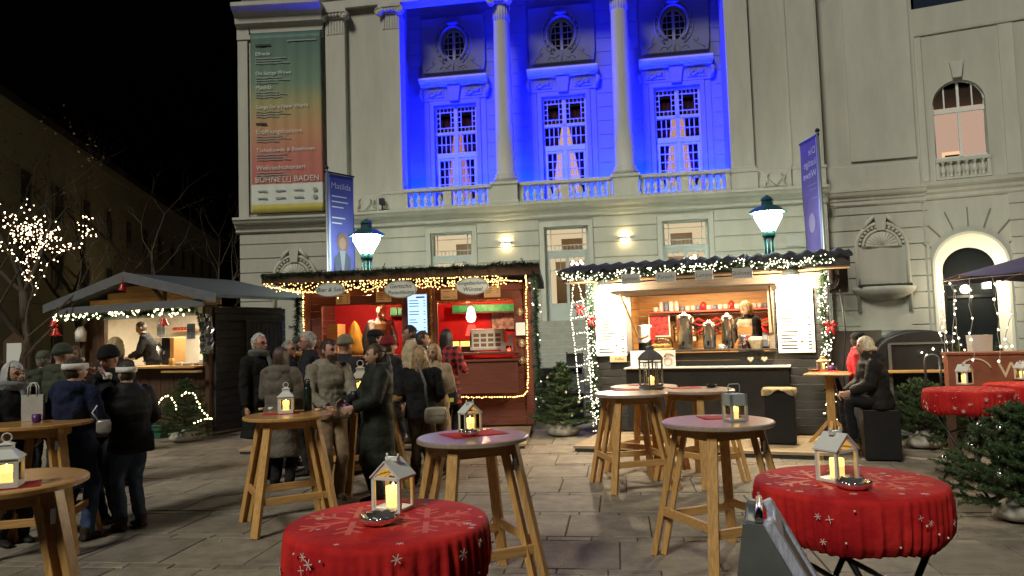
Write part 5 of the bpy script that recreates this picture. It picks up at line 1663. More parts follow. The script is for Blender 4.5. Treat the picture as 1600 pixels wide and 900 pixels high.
# things inside the hut
MB().box(-3.05, -2.3, 1.55, 1.78, 2.02, 2.045).build('shelf', PINEX, st)
for i in range(7):
    mb = MB(); mug(mb, (0, 0, 0), .042)
    tag(mb.build('mug', mat('red_mug', (.30, .03, .03), .35), None, HS.M @ T(-3.0 + .10 * i, 1.65, 2.047)), 'red mug in the row on the hut shelf', 'mug', 'red mugs in the hut')
for i, (x, h, r) in enumerate(((-2.72, .36, .085), (-2.48, .40, .095), (-2.26, .34, .08))):
    t = stall_item('drink_urn', 'dark steel drinks urn in hut, %s' % ('leftmost by the window post', 'between the other two', 'next to the hut keeper')[i], 'urn', x, .75, 1.322, sec=HS)
    MB().lathe([(r, 0), (r, h)], 18).build('body', STEEL, t)
    MB().lathe([(r * 1.03, h), (r * .9, h + .05), (.02, h + .07)], 18).build('lid', BLACKM, t)
    MB().box(-.012, .012, -r - .05, -r, .06, .09).build('tap', BLACKM, t)
t = stall_item('coffee_machine', 'tall black and wood coffee machine on hut counter', 'coffee machine', -1.62, .35, 1.322, sec=HS)
MB().box(-.22, .02, 0, .3, 0, .56).build('body', DARKPL, t, bevel=.01)
MB().box(.022, .13, 0, .3, 0, .56).build('wood_side', PINEX, t, bevel=.01)
MB().tube([(-.1, -.04, .3), (-.1, -.04, .22)], .015, 6).build('spout', STEEL, t)
for i, (x, z, w_, h_, lb) in enumerate(((-1.45, 2.05, .24, .30, 'pale paper notice taped in the hut window'), (-.62, 1.98, .22, .30, 'blue grey picture sheet taped in the hut window'))):
    t = stall_item('notice_sheet', lb, 'notice', x, .02, z, sec=HS)
    MB().box(-w_ / 2, w_ / 2, -.004, 0, -h_ / 2, h_ / 2).build('sheet', PAPER if i == 0 else mat('blue_grey_print', (.16, .18, .26), .6, var=.5, vscale=9), t)
    pr = MB(); lines_print(pr, -w_ * .4, w_ * .4, -h_ * .4, h_ * .4, 6, -.0055, random.Random(i)); pr.build('print', GREYPRINT, t, stuff=True)
tag(MB().box(-1.55, -.35, 0, .008, 0, .55).build('glass_screen', glassmat('screen_glass', (.95, .95, .95), .2), None, HS.M @ T(0, -.05, 1.322)), 'clear sneeze guard on counter of the gabled hut', 'glass screen')
mb = MB()
for i in range(16):
    mb.tube([(-.02 * i, 0, 0), (-.03 * i - .1, .05, .25 + .03 * (i % 4))], .012, 4)
for i, (x, r, h, c) in enumerate(((-1.25, .05, .14, 1), (-1.05, .08, .06, 0), (-.8, .10, .05, 0), (-.55, .07, .05, 5), (-.42, .06, .1, 0))):
    tag(MB().lathe([(r * .8, 0), (r, .02), (r, h), (r * .85, h)], 14).build('bowl', MATS.get('cup_%d' % c) or PAPER, None, HS.M @ T(x, .10, 1.322)), ('brown jar on hut counter by coffee machine', 'small white bowl on hut counter', 'wide white bowl on hut counter', 'pale dish on hut counter near window post', 'white pot on hut counter at window post')[i], 'bowl')
t = stall_item('foil_sheet', 'crinkled silver foil sheet hanging by the hut corner', 'foil', .0, -.17, 1.92, sec=HS)
n = 10; vs = [(-.17 + .34 * i / n, random.uniform(-.03, .03), -.38 + .76 * j / n) for j in range(n + 1) for i in range(n + 1)]
fs = [(j * (n + 1) + i, j * (n + 1) + i + 1, (j + 1) * (n + 1) + i + 1, (j + 1) * (n + 1) + i) for j in range(n) for i in range(n)]
MB().add(vs, fs).build('sheet', mat('foil', (.6, .6, .62), .2, metal=1), t)
MB().tube([(-.17, 0, .38), (.17, 0, .38)], .008, 5).build('rail', WIRE, t)
t = stall_item('paper_bag', 'white paper bag hanging on left front post of hut', 'bag', -3.62, -.16, 2.05, sec=HS)
MB().loft([[(-.11, -.04, -.2), (.11, -.04, -.2), (.11, .04, -.2), (-.11, .04, -.2)], [(-.12, -.05, .0), (.12, -.05, 0), (.12, .05, 0), (-.12, .05, 0)], [(-.07, -.01, .12), (.07, -.01, .12), (.07, .01, .12), (-.07, .01, .12)]], 0, True).build('bag', PAPER, t)

# ================================================================== standing tables
def bar_table(label, P, yaw, top=None, dia=.86, H=1.04, group='round wooden standing tables'):
    t = thing('standing_table', label, 'standing table', T(P.x, P.y, 0) @ RZ(R_(yaw)), group)
    r = dia / 2
    tp = MB().lathe([(r - .012, H - .035), (r, H - .028), (r, H - .008), (r - .01, H)], 48, sm=False).build('table_top', [top or PINETOP], t)
    b, a = .37, .215                    # leg corner offsets on the floor and under the top
    zt = H - .036
    C = [(1, 1), (-1, 1), (-1, -1), (1, -1)]
    for i, (sx, sy) in enumerate(C):
        MB().bar((sx * b, sy * b, 0), (sx * a, sy * a, zt), .075, .045, side=(sx * -sy, 1, 0)).build('leg', PINE, t, bevel=.004)
    # second frame, hinged beside two of the legs
    for sx, sy in ((1, -1), (-1, 1)):
        MB().bar((sx * (b - .075), sy * (b - .02), 0), (sx * (a - .075), sy * (a - .01), zt), .070, .042, side=(sx * -sy, 1, 0)).build('leg', PINE, t, bevel=.004)
        f = .86; px_, py_ = sx * (b + (a - b) * f - .035), sy * (b + (a - b) * f + .018)
        MB().box(px_ - .012, px_ + .012, py_ - .012, py_ + .012, zt * f - .04, zt * f + .04).build('hinge', STEEL, t)
    for k, (i, j) in enumerate(((0, 1), (2, 3), (1, 2), (3, 0))):
        z = .30 if k < 2 else .34; f = z / zt
        q = b + (a - b) * f
        A = Vector((C[i][0] * q, C[i][1] * q, z)); B = Vector((C[j][0] * q, C[j][1] * q, z))
        MB().bar(A, B, .032, .065).build('stretcher', PINEX, t, bevel=.004)
        q2 = a + .01
        MB().bar((C[i][0] * q2, C[i][1] * q2, zt - .045), (C[j][0] * q2, C[j][1] * q2, zt - .045), .03, .07).build('rail', PINEX, t, bevel=.004)
    return t


TBL = {}
for k, (x, y, yaw, lab, top) in dict(
        A=(2, 752, 40, 'pine standing table with white pagoda lantern at the frame edge', PINETOP),
        B=(450, 647, 28, 'pine standing table with thermos bottle and white pagoda lantern', PINETOP),
        C=(738, 681, 25, 'pine standing table with house lantern and glass ashtray on red napkin', GREYTOP),
        D=(1121, 657, 22, 'pine standing table with grey flat topped lantern and red napkin', GREYTOP),
        E=(985, 613, 12, 'pine standing table carrying the tall grey metal lantern', GREYTOP),
        F=(1090, 608, 35, 'pine standing table with dark ashtray before the black stall', GREYTOP),
        G=(1006, 603, 50, 'pine standing table half hidden behind the tall metal lantern', GREYTOP),
        J=(64, 659, 15, 'pine standing table with white paper carrier bag among guests', PINETOP)).items():
    hh = 1.10 if k == 'J' else 1.04
    P = ground(x, y, hh); TBL[k] = P
    bar_table(lab, P, yaw, top, .78 if k == 'C' else .83, hh)
P = atY(572, 640, 8.75); P.z = 1.04; TBL['K'] = P
bar_table('pine standing table between bearded man and dark coated woman, small wooden lantern on it', P, 33, PINETOP)
# square post table
P = ground(1296, 582, 1.06); TBL['H'] = P
t = thing('post_table', 'square pine table on one post with lantern and mug', 'standing table', T(P.x, P.y, 0) @ RZ(R_(-30)))
MB().box(-.30, .30, -.30, .30, 1.03, 1.06).build('table_top', PINETOP, t, bevel=.008)
MB().box(-.055, .055, -.055, .055, .06, 1.03).build('post', PINE, t, bevel=.006)
for a in range(4):
    c, s = math.cos(a * math.pi / 2), math.sin(a * math.pi / 2)
    MB().bar((.02 * c, .02 * s, .03), (.38 * c, .38 * s, .03), .07, .06).build('foot', PINEX, t, bevel=.005)
    MB().bar((.05 * c, .05 * s, .38), (.32 * c, .32 * s, .06), .045, .05).build('brace', PINE, t, bevel=.004)


# ---- red cloth tables
def red_cloth_mat():
    m = bpy.data.materials.new('red_snowflake_cloth'); m.use_nodes = True
    nt = m.node_tree; N, L = nt.nodes, nt.links; b = N['Principled BSDF']
    b.inputs['Roughness'].default_value = .85; b.inputs['Specular IOR Level'].default_value = .2
    tc = N.new('ShaderNodeTexCoord'); nz = N.new('ShaderNodeTexNoise'); nz.inputs['Scale'].default_value = 5; nz.inputs['Detail'].default_value = 4
    L.new(tc.outputs['Object'], nz.inputs['Vector'])
    rp = N.new('ShaderNodeValToRGB'); rp.color_ramp.elements[0].position = .38; rp.color_ramp.elements[1].position = .66
    rp.color_ramp.elements[0].color = (.42, .010, .014, 1); rp.color_ramp.elements[1].color = (.66, .030, .024, 1)
    L.new(nz.outputs[0], rp.inputs[0]); L.new(rp.outputs[0], b.inputs['Base Color'])
    n2 = N.new('ShaderNodeTexNoise'); n2.inputs['Scale'].default_value = 22; n2.inputs['Detail'].default_value = 6
    bp = N.new('ShaderNodeBump'); bp.inputs['Strength'].default_value = .5; bp.inputs['Distance'].default_value = .012
    L.new(tc.outputs['Object'], n2.inputs['Vector']); L.new(n2.outputs[0], bp.inputs['Height']); L.new(bp.outputs[0], b.inputs['Normal'])
    return m


REDCL = red_cloth_mat()
FLAKE = mat('flake_print', (.72, .62, .56), .7)
ORFL = mat('orange_flake_print', (.66, .085, .03), .65, var=.12, vscale=9)


def red_table(label, P, yaw, dia=.83, H=1.04, drop=.235, seed=1):
    rnd = random.Random(seed); r = dia / 2
    t = thing('folding_table', 'black folding legs of ' + label[0], 'folding table', T(P.x, P.y, 0) @ RZ(R_(yaw)), 'folding tables under red cloths')
    MB().lathe([(r - .01, H - .03), (r - .01, H - .006)], 32, sm=False).build('table_top', WHITEPAINT, t)
    for s in (-1, 1):
        yy = s * .24 if s > 0 else -.20
        q = MB()
        q.tube([(-.24 * s, -.26, .02), (.25 * s, -.26 + .0, H - .12)], .014, 8)
        q.tube([(-.24 * s, .26 - .035 * s, .02), (.25 * s, .26 - .035 * s, H - .12)], .014, 8)
        q.build('leg', BLACKM, t)
        MB().tube([(-.24 * s, -.30, .016), (-.24 * s, .30, .016)], .015, 8).build('foot_bar', BLACKM, t)
        MB().tube([(.10 * s, -.26, H * .63), (.105 * s, -.245, H * .60), (.105 * s, .225, H * .60), (.10 * s, .24, H * .63)], .013, 8).build('cross_bar', BLACKM, t)
    cl = thing('tablecloth', 'red snowflake cloth over ' + label[1], 'tablecloth', T(P.x, P.y, 0) @ RZ(R_(yaw)), 'red snowflake tablecloths')
    n = 240; rings = []
    prof = [(.0, H + .001, 0), (.6, H + .001, 0), (.96, H + .001, 0), (1.0, H - .004, .05), (1.012, H - .025, .25), (1.016, H - .07, .7), (1.015, H - .13, 1), (1.0, H - .185, 1), (.955, H - drop + .02, 1.2), (.925, H - drop + .006, 1.3), (.915, H - drop, 1.2), (.90, H - drop + .004, 1.0), (.86, H - drop + .012, .8)]
    ph = [rnd.uniform(0, 6.28) for _ in range(5)]
    for rr, z, wv in prof:
        ring = []
        for i in range(n):
            a = 2 * math.pi * i / n
            w_ = .020 * (1 - 2 * abs(math.sin(24 * a + ph[0] + 1.6 * math.sin(5 * a + ph[4])))) + .011 * math.sin(61 * a + ph[1] + 1.5 * math.sin(3 * a)) + .008 * math.sin(11 * a + ph[2])
            zz = z + (.006 * math.sin(7 * a + ph[3]) if wv > .6 else 0)
            q = r * rr * (1 + w_ * wv * 1.0)
            ring.append((q * math.cos(a), q * math.sin(a), zz))
        rings.append(ring)
    rings[0] = [(.004 * math.cos(2 * math.pi * i / n), .004 * math.sin(2 * math.pi * i / n), H + .001) for i in range(n)]
    MB().loft(rings, 0, True, cap=False).build('cloth', REDCL, cl)
    # printed flakes: a big faded one on top, small pale stars on the skirt
    big = MB(); z = H + .0013
    for (cx, cy, R) in ((-.12, .06, .22), (.14, -.06, .19)):
        for k in range(6):
            a = math.pi * k / 3 + .3; c, s = math.cos(a), math.sin(a)
            big.bar((cx + .03 * c, cy + .03 * s, z), (cx + R * c, cy + R * s, z), .022, .0003)
            for f in (.45, .72):
                for g_ in (-1, 1):
                    a2 = a + g_ * .9
                    big.bar((cx + R * f * c, cy + R * f * s, z + .0002), (cx + R * f * c + .3 * R * math.cos(a2), cy + R * f * s + .3 * R * math.sin(a2), z + .0002), .014, .0003)
    big.build('printed_snowflake', ORFL, cl)
    st_ = MB()

    def flake(c, ux, uz, R, m):
        for k in range(m):
            a = math.pi * k / m + .2
            v = ux * math.cos(a) + uz * math.sin(a)
            st_.bar(c - v * R, c + v * R, R * .16, .0012, side=ux.cross(uz).cross(v))
    for i in range(46):
        a = rnd.uniform(0, 6.283); z = H - rnd.uniform(.03, drop - .03)
        rr = r * (1.052 if z > H - .15 else 1.03)
        c = Vector((rr * math.cos(a), rr * math.sin(a), z)); ux = Vector((-math.sin(a), math.cos(a), 0)); uz = Vector((0, 0, 1))
        k = rnd.random()
        if k < .35:
            flake(c, ux, uz, rnd.uniform(.012, .022), 3)
        elif k < .6:
            flake(c, ux, uz, rnd.uniform(.010, .018), 2)
        else:
            st_.ball(c, .005, 6, 4)
    for i in range(14):
        a = rnd.uniform(0, 6.283); q = r * math.sqrt(rnd.uniform(.3, .92))
        flake(Vector((q * math.cos(a), q * math.sin(a), H + .0022)), Vector((1, 0, 0)), Vector((0, 1, 0)), rnd.uniform(.006, .018), 3)
    st_.build('printed_stars', FLAKE, cl, stuff=True)
    return t


for k, (x, y, yaw, lab, sd) in dict(
        R1=(606, 813, 18, ('table with lantern and ashtray before the ponytailed woman', 'table with lantern and ashtray before the ponytailed woman'), 3),
        R2=(1325, 751, 8, ('table with house lantern next to the notice board', 'table with house lantern next to the notice board'), 4),
        R3=(1512, 608, -55, ('table with pale lantern before the terracotta box', 'table with pale lantern before the terracotta box'), 5),
        R4=(1606, 600, 30, ('table with dark ashtray beside terracotta box', 'table with dark ashtray beside terracotta box'), 6)).items():
    P = ground(x, y, 1.04); TBL[k] = P
    red_table(lab, P, yaw, seed=sd, dia=.77 if k == 'R1' else .80)

# ---- lanterns
LWHITE = mat('lantern_white', (.68, .68, .65), .45, var=.04)
LGREY = mat('lantern_grey', (.36, .38, .36), .5, var=.08)
WAX = mat('wax', (.78, .70, .48), .5)


def candle(t, r, h, z0=.012):
    m1 = MB().lathe([(r, z0), (r, z0 + h * .62)], 18); m1.build('candle', mat('wax_glow', (.78, .62, .30), .5, emit=(1, .62, .18), estr=.55), t)
    MB().lathe([(r, z0 + h * .62), (r, z0 + h), (r * .85, z0 + h), (r * .7, z0 + h - .012)], 18).build('candle_tip', mat('wax_tip', (.8, .6, .2), .5, emit=(1, .55, .09), estr=1.7), t)
    MB().ball((0, 0, z0 + h + .006), (r * .16, r * .16, r * .35), 8, 6).build('flame', CANDLE, t)


def house_lantern(label, P, yaw, s=1.0, m=None):
    m = m or LWHITE
    t = thing('house_lantern', label, 'lantern', T(P.x, P.y, P.z) @ RZ(R_(yaw)) @ Matrix.Scale(s, 4), 'white house shaped lanterns')
    w, d, h, r = .072, .058, .130, .205
    MB().box(-w, w, -d, d, 0, .012).build('base', m, t)
    f = MB(); e = .007
    for sx in (-1, 1):
        for sy in (-1, 1):
            f.box(sx * (w - e) - e, sx * (w - e) + e, sy * (d - e) - e, sy * (d - e) + e, .012, h)
    for sy in (-1, 1):
        y0, y1 = sy * (d - e) - e, sy * (d - e) + e
        f.box(-w, w, y0, y1, h, h + .012)
        for sx in (-1, 1):
            f.prism([(sx * w, h + .012), (0, r), (0, r - .017), (sx * (w - .016), h + .012)][::sx], y0, y1)
    for sx in (-1, 1):
        f.box(sx * (w - e) - e, sx * (w - e) + e, -d, d, h, h + .012)
    f.build('frame', m, t)
    for sx in (-1, 1):
        MB().prism([(sx * (w + .004), h + .006), (sx * (w + .004), h + .013), (0, r + .009), (0, r + .001)][::sx], -d - .006, d + .006).build('roof_pane', m, t)
    g_ = MB().box(-w + .003, -w + .005, -d, d, .012, h).box(w - .005, w - .003, -d, d, .012, h).box(-w, w, d - .005, d - .003, .012, h).box(-w, w, -d + .003, -d + .005, .012, h)
    g_.build('glass_pane', GLASS, t)
    MB().box(-.03, .03, -.012, .012, r + .0, r + .016).tube([(-.028, 0, r + .012), (-.028, 0, r + .03)], .005, 6).tube([(.028, 0, r + .012), (.028, 0, r + .03)], .005, 6).build('handle', m, t)
    candle(t, .031, .085)
    return t


def pagoda_lantern(label, P, yaw, s=1.0, m=None, grp='pagoda lanterns'):
    m = m or LWHITE
    t = thing('lantern', label, 'lantern', T(P.x, P.y, P.z) @ RZ(R_(yaw)) @ Matrix.Scale(s, 4), grp)
    w, h = .062, .155
    MB().box(-w - .008, w + .008, -w - .008, w + .008, 0, .016).build('base', m, t)
    f = MB()
    for sx in (-1, 1):
        for sy in (-1, 1):
            f.box(sx * w - .009, sx * w + .009, sy * w - .009, sy * w + .009, .016, h)
    for sy in (-1, 1):
        f.box(-w, w, sy * w - .008, sy * w + .008, h - .022, h); f.box(sy * w - .008, sy * w + .008, -w, w, h - .022, h)
        f.box(-w, w, sy * w - .008, sy * w + .008, .016, .028); f.box(sy * w - .008, sy * w + .008, -w, w, .016, .028)
    f.build('frame', m, t)
    q = w + .016
    sqr = lambda r_, z: [(-r_, -r_, z), (r_, -r_, z), (r_, r_, z), (-r_, r_, z)]
    MB().loft([sqr(q, h), sqr(q, h + .006), sqr(.032, h + .052), sqr(.032, h + .075), sqr(.038, h + .078), sqr(.008, h + .095)], 0, False).build('roof', m, t)
    MB().tube([(x, 0, z) for x, z in arc(0, h + .115, .024, 0, 360, 14)], .004, 5).build('ring', m, t)
    g_ = MB()
    for s_ in (-1, 1):
        g_.box(-w, w, s_ * w - .001, s_ * w + .001, .02, h - .02); g_.box(s_ * w - .001, s_ * w + .001, -w, w, .02, h - .02)
    g_.build('glass_pane', GLASS, t)
    candle(t, .030, .10, .017)
    return t


def up(P, x, y, z):
    """point on a table top under a pixel"""
    return ground(x, y, z)


house_lantern('white house lantern on red cloth beside an empty crystal ashtray', ground(615, 795, 1.043), -25, .96)
house_lantern('white house lantern behind a crystal ashtray on the red table near notice board', ground(1309, 750, 1.043), 28, 1.0)
house_lantern('white house lantern on red napkin of a bare wooden table', ground(735, 673, 1.046), 30, .95)
house_lantern('pale house lantern on red cloth in front of the terracotta box', ground(1508, 600, 1.043), 35, 1.0)
house_lantern('white house lantern with yellow light on the farther red table', ground(1598, 592, 1.043), 20, .9)
pagoda_lantern('white pagoda lantern on red napkin at the frame edge table', ground(10, 760, 1.046), 20, .92)
pagoda_lantern('white pagoda lantern next to a dark thermos bottle', ground(447, 645, 1.046), 12, 1.0)
# grey flat lantern with handle
P = ground(1149, 657, 1.043)
t = thing('lantern', 'grey box lantern with flat top and wire handle', 'lantern', T(P.x, P.y, P.z) @ RZ(R_(14)))
w, h = .068, .20
MB().box(-w, w, -w, w, 0, .014).build('base', LGREY, t)
f = MB()
for sx in (-1, 1):
    for sy in (-1, 1):
        f.box(sx * (w - .009) - .009, sx * (w - .009) + .009, sy * (w - .009) - .009, sy * (w - .009) + .009, .014, h)
f.box(-w, w, -w, w, h - .085, h)
f.build('frame', LGREY, t)
MB().box(-w + .004, w - .004, -w + .003, -w + .005, .014, h - .085).box(w - .005, w - .003, -w, w, .014, h - .085).build('glass_pane', GLASS, t)
MB().tube([(-w + .02, 0, h), (-w + .02, 0, h + .06), (-w + .03, 0, h + .072), (w - .03, 0, h + .072), (w - .02, 0, h + .06), (w - .02, 0, h)], .0045, 6).build('handle', LGREY, t)
candle(t, .026, .085, .015)
# tall metal lantern
P = ground(1018, 606, 1.043)
t = thing('lantern', 'tall grey metal lantern with domed top and ring on standing table', 'lantern', T(P.x, P.y, P.z) @ RZ(R_(25)))
ML = mat('weathered_metal', (.22, .21, .20), .5, metal=.5, var=.2, vscale=20)
w, h = .095, .34
sqr = lambda r_, z: [(-r_, -r_, z), (r_, -r_, z), (r_, r_, z), (-r_, r_, z)]
MB().loft([sqr(w + .012, 0), sqr(w + .012, .012), sqr(w, .022), sqr(w, .03)], 0, False).build('base', ML, t)
f = MB()
for sx in (-1, 1):
    for sy in (-1, 1):
        f.box(sx * w - .008, sx * w + .008, sy * w - .008, sy * w + .008, .03, h)
for s_ in (-1, 1):
    for z in (.03, .30, h - .01):
        f.box(-w, w, s_ * w - .006, s_ * w + .006, z, z + .012); f.box(s_ * w - .006, s_ * w + .006, -w, w, z, z + .012)
    f.box(-.005, .005, s_ * w - .005, s_ * w + .005, .03, .30); f.box(s_ * w - .005, s_ * w + .005, -.005, .005, .03, .30)
f.build('frame', ML, t)
MB().loft([sqr(w + .014, h), sqr(w + .014, h + .01), sqr(w * .95, h + .05), sqr(w * .6, h + .09), sqr(.032, h + .11), sqr(.03, h + .14), sqr(.04, h + .145), sqr(.01, h + .165)], 0, False).build('roof', ML, t)
MB().tube([(x, 0, z) for x, z in arc(0, h + .19, .03, 0, 360, 16)], .005, 6).build('ring', ML, t)
g_ = MB()
for s_ in (-1, 1):
    g_.box(-w, w, s_ * w - .001, s_ * w + .001, .03, h); g_.box(s_ * w - .001, s_ * w + .001, -w, w, .03, h)
g_.build('glass_pane', GLASS, t)
candle(t, .036, .10, .03)
# small lanterns
t = pagoda_lantern('small wooden lantern on the square post table', ground(1286, 579, 1.062), 10, .85, mat('lantern_wood', (.40, .28, .16), .6, var=.2), None)
t = pagoda_lantern('larger wooden lantern between the bearded man and dark coated woman', Vector((TBL['K'].x - .06, TBL['K'].y, 1.043)), 10, 1.5, mat('lantern_whitewash', (.55, .50, .42), .6, var=.2), None)

# ---- ashtrays, napkins, cups
CRYSTAL = mat('crystal_glass', (.80, .74, .74), .10, var=.25, vscale=60, metal=.9)


def ashtray(label, P, r=.058, m=None, grp='crystal ashtrays'):
    m = m or CRYSTAL
    t = thing('ashtray', label, 'ashtray', T(P.x, P.y, P.z), grp)
    n = 40; rings = []
    for q, z, k in ((.70, 0, 0), (.86, .006, .03), (1.0, .018, .06), (1.02, .030, .07), (.96, .036, .05), (.86, .030, .02), (.72, .010, 0), (.02, .008, 0)):
        rings.append([(r * (q + k * math.cos(10 * 2 * math.pi * i / n)) * math.cos(2 * math.pi * i / n), r * (q + k * math.cos(10 * 2 * math.pi * i / n)) * math.sin(2 * math.pi * i / n), z + (.004 * math.cos(20 * math.pi * i / n) if .9 < q else 0)) for i in range(n)])
    MB().loft(rings, 0, True).build('bowl', m, t)
    st_ = MB()
    for i in range(3):
        a = i * 2.1; st_.tube([(.01 * math.cos(a), .01 * math.sin(a), .012), (.035 * math.cos(a + .4), .03 * math.sin(a + .4), .016)], .0035, 5)
    st_.build('cigarette_ends', PAPER, t)


ashtray('crystal ashtray before the house lantern on red cloth by the dark coated woman', ground(593, 818, 1.043), .072)
ashtray('crystal ashtray at the foot of house lantern on red cloth near notice board', ground(1310, 752, 1.043) + Vector((0, -.15, 0)), .070)
ashtray('crystal ashtray on red napkin of wooden table with house lantern', ground(733, 680, 1.046), .068)
ashtray('dark ashtray full of ends on standing table before the black stall', ground(1112, 605, 1.043), .065, mat('dark_glass', (.03, .03, .03), .15))
ashtray('dark ashtray on red cloth beside terracotta box', ground(1563, 590, 1.043), .065, mat('dark_glass', (.03, .03, .03), .15), None)
NAPK = mat('red_napkin', (.46, .020, .016), .8, var=.08, vscale=9)


def napkin(label, x, y, w, d, yaw, z=1.0415):
    P = ground(x, y, z)
    n = 6; rnd = random.Random(int(x))
    vs = [(-w / 2 + w * i / n, -d / 2 + d * j / n, .0018 + (rnd.uniform(0, .003) if i in (0, n) else 0)) for j in range(n + 1) for i in range(n + 1)]
    fs = [(j * (n + 1) + i, j * (n + 1) + i + 1, (j + 1) * (n + 1) + i + 1, (j + 1) * (n + 1) + i) for j in range(n) for i in range(n)]
    o = MB().add(vs, fs, 0, True).build('napkin', NAPK, None, T(P.x, P.y, z) @ RZ(R_(yaw)))
    o.modifiers.new('thick', 'SOLIDIFY').thickness = .002
    tag(o, label, 'napkin')


napkin('red paper napkin under lantern and ashtray on wooden table', 740, 678, .42, .30, 28)
napkin('red paper napkin beside grey flat topped lantern', 1128, 652, .34, .22, 4)
napkin('red paper napkin in front of the tall metal lantern', 977, 609, .30, .26, 6)
napkin('red paper napkin next to dark ashtray on table before black stall', 1070, 606, .36, .22, 8)
napkin('red paper napkin on the table half hidden by tall metal lantern', 1002, 601, .3, .2, 20)
napkin('red paper napkin under the pagoda lantern at frame edge', 22, 759, .24, .2, 30)
napkin('red napkin under lantern beside the thermos bottle', 440, 646, .34, .2, 10)
napkin('orange red napkin on the square post table', 1290, 580, .34, .26, -25, 1.0615)
PURPLE = mat('purple_mug', (.10, .035, .16), .35, var=.2, vscale=20)


def cup(label, P, m=PURPLE, s=.042, grp=None):
    mb = MB(); mug(mb, (0, 0, 0), s)
    tag(mb.build('mug', m, None, T(P.x, P.y, P.z)), label, 'mug', grp)


cup('purple punch mug on the square post table', ground(1299, 579, 1.0625))
cup('purple punch mug in front of white paper carrier bag', ground(57, 660, 1.102))
cup('brown mug behind the white paper carrier bag', ground(77, 654, 1.102), mat('brown_mug', (.20, .09, .04), .4))
P = ground(1272, 580, 1.062)
tag(MB().lathe([(.06, 0), (.085, .012), (.09, .03), (.08, .03), (.06, .01)], 16).build('bread_tray', mat('brown_dish', (.10, .06, .03), .5), None, T(P.x, P.y, P.z)), 'small dark dish on left edge of square post table', 'dish')
# paper bag
P = ground(52, 657, 1.102)
t = thing('carrier_bag', 'white paper carrier bag with twisted handles standing on table', 'bag', T(P.x, P.y, P.z) @ RZ(R_(20)))
sq = lambda w_, d_, z: [(-w_, -d_, z), (w_, -d_, z), (w_, d_, z), (-w_, d_, z)]
MB().loft([sq(.082, .045, 0), sq(.084, .045, .12), sq(.084, .040, .23)], 0, False, cap=False).build('bag', mat('bag_paper', (.55, .54, .52), .8, var=.12, vscale=8), t)
MB().box(-.081, .081, -.044, .044, .001, .004).build('bag_bottom', PAPER, t)
for y in (-.04, .04):
    MB().tube([(-.035, y, .22), (-.033, y, .30), (-.015, y * .8, .335), (.015, y * .8, .335), (.033, y, .30), (.035, y, .22)], .005, 6).build('handle', PAPER, t)
# thermos
P = ground(481, 641, 1.042)
t = thing('thermos_bottle', 'dark green thermos bottle with black cap on wooden table', 'bottle', T(P.x, P.y, P.z))
MB().lathe([(.036, 0), (.04, .006), (.04, .20), (.036, .225), (.024, .24)], 18).build('flask', mat('bottle_green', (.020, .035, .032), .25, metal=.4), t)
MB().lathe([(.028, .24), (.030, .245), (.030, .285), (.022, .29)], 16).build('cap', DARKPL, t)
MB().tube([(x, 0, z) for x, z in arc(0, .285, .024, 0, 180, 10)], .006, 6).build('carry_loop', DARKPL, t)
rnd = random.Random(9)
for i, (x, y) in enumerate(((408, 641), (423, 640), (497, 642), (506, 638))):
    P = ground(x, y, 1.042)
    tag(MB().loft([[(.03 * math.cos(a) * rnd.uniform(.7, 1.2), .022 * math.sin(a) * rnd.uniform(.7, 1.2), z) for a in [2 * math.pi * k / 9 for k in range(9)]] for z in (0, .012, .025)], 0, True).build('crumpled_tissue', PAPER if i % 2 else ORP, None, T(P.x, P.y, 1.0415)), 'crumpled paper scrap on the table with thermos bottle', 'paper scrap', 'paper scraps beside the thermos')
# umbrella bag leaning on the table with the thermos
P = ground(505, 772); Q = atY(495, 712, P.y - .25)
t = thing('umbrella_bag', 'black umbrella sleeve leaning against the table with thermos', 'umbrella', T(P.x, P.y - .1, 0))
MB().tube([(.06, 0, .02), (.02, -.02, .18), (-.05, -.05, .45), (-.06, -.06, .50)], [.055, .062, .055, .05], 10, flat=.5).build('sleeve', DARKPL, t)
MB().tube([(-.05, -.055, .48), (-.10, -.06, .56), (-.13, -.06, .50), (-.12, -.06, .40)], .018, 6).build('strap', DARKPL, t)
MB().ball((-.0, -.065, .22), (.016, .006, .016), 10, 5).build('badge', PAPER, t)

# ---- black box stools
FUR = mat('sheepskin', (.32, .24, .13), .9, var=.3, vscale=20, bump=.6, bscale=60)


def box_stool(label, P, yaw, h, w=.20, fur=True):
    t = thing('box_stool', label, 'stool', T(P.x, P.y, P.z) @ RZ(R_(yaw)), 'black box stools')
    MB().box(-w, w, -w * .9, w * .9, .02, h).build('box', DARKPL, t, bevel=.008)
    MB().box(-w + .02, w - .02, -w * .9 + .02, w * .9 - .02, 0, .02).build('plinth', BLACKM, t)
    MB().box(w + .001, w + .012, -.03, .03, h * .45, h * .49).build('handle', STEEL, t)
    if fur:
        rings = []
        for q, z in ((1.10, h - .06), (1.10, h - .01), (1.03, h + .012), (.6, h + .016), (.02, h + .014)):
            rings.append([(w * q * (1 + .09 * math.sin(5 * a + q)) * max(-1, min(1, 1.25 * math.cos(a))), w * q * (1 + .07 * math.sin(7 * a)) * .95 * max(-1, min(1, 1.25 * math.sin(a))), z + (.05 * math.sin(3 * a) + .02 * math.sin(7 * a) if z < h - .03 else 0)) for a in [2 * math.pi * k / 28 for k in range(28)]])
        MB().loft(rings, 0, True, cap=False).build('sheepskin', FUR, t)


box_stool('black box stool with draped sheepskin before the black stall', ground(1226, 694, .085) + Vector((0, .1, 0)), -22, .76)
P = ground(1392, 722)
SEAT = Vector((P.x, P.y + .22, 0))
box_stool('black box stool under the seated woman in black jacket', SEAT, -18, .64, .21, False)

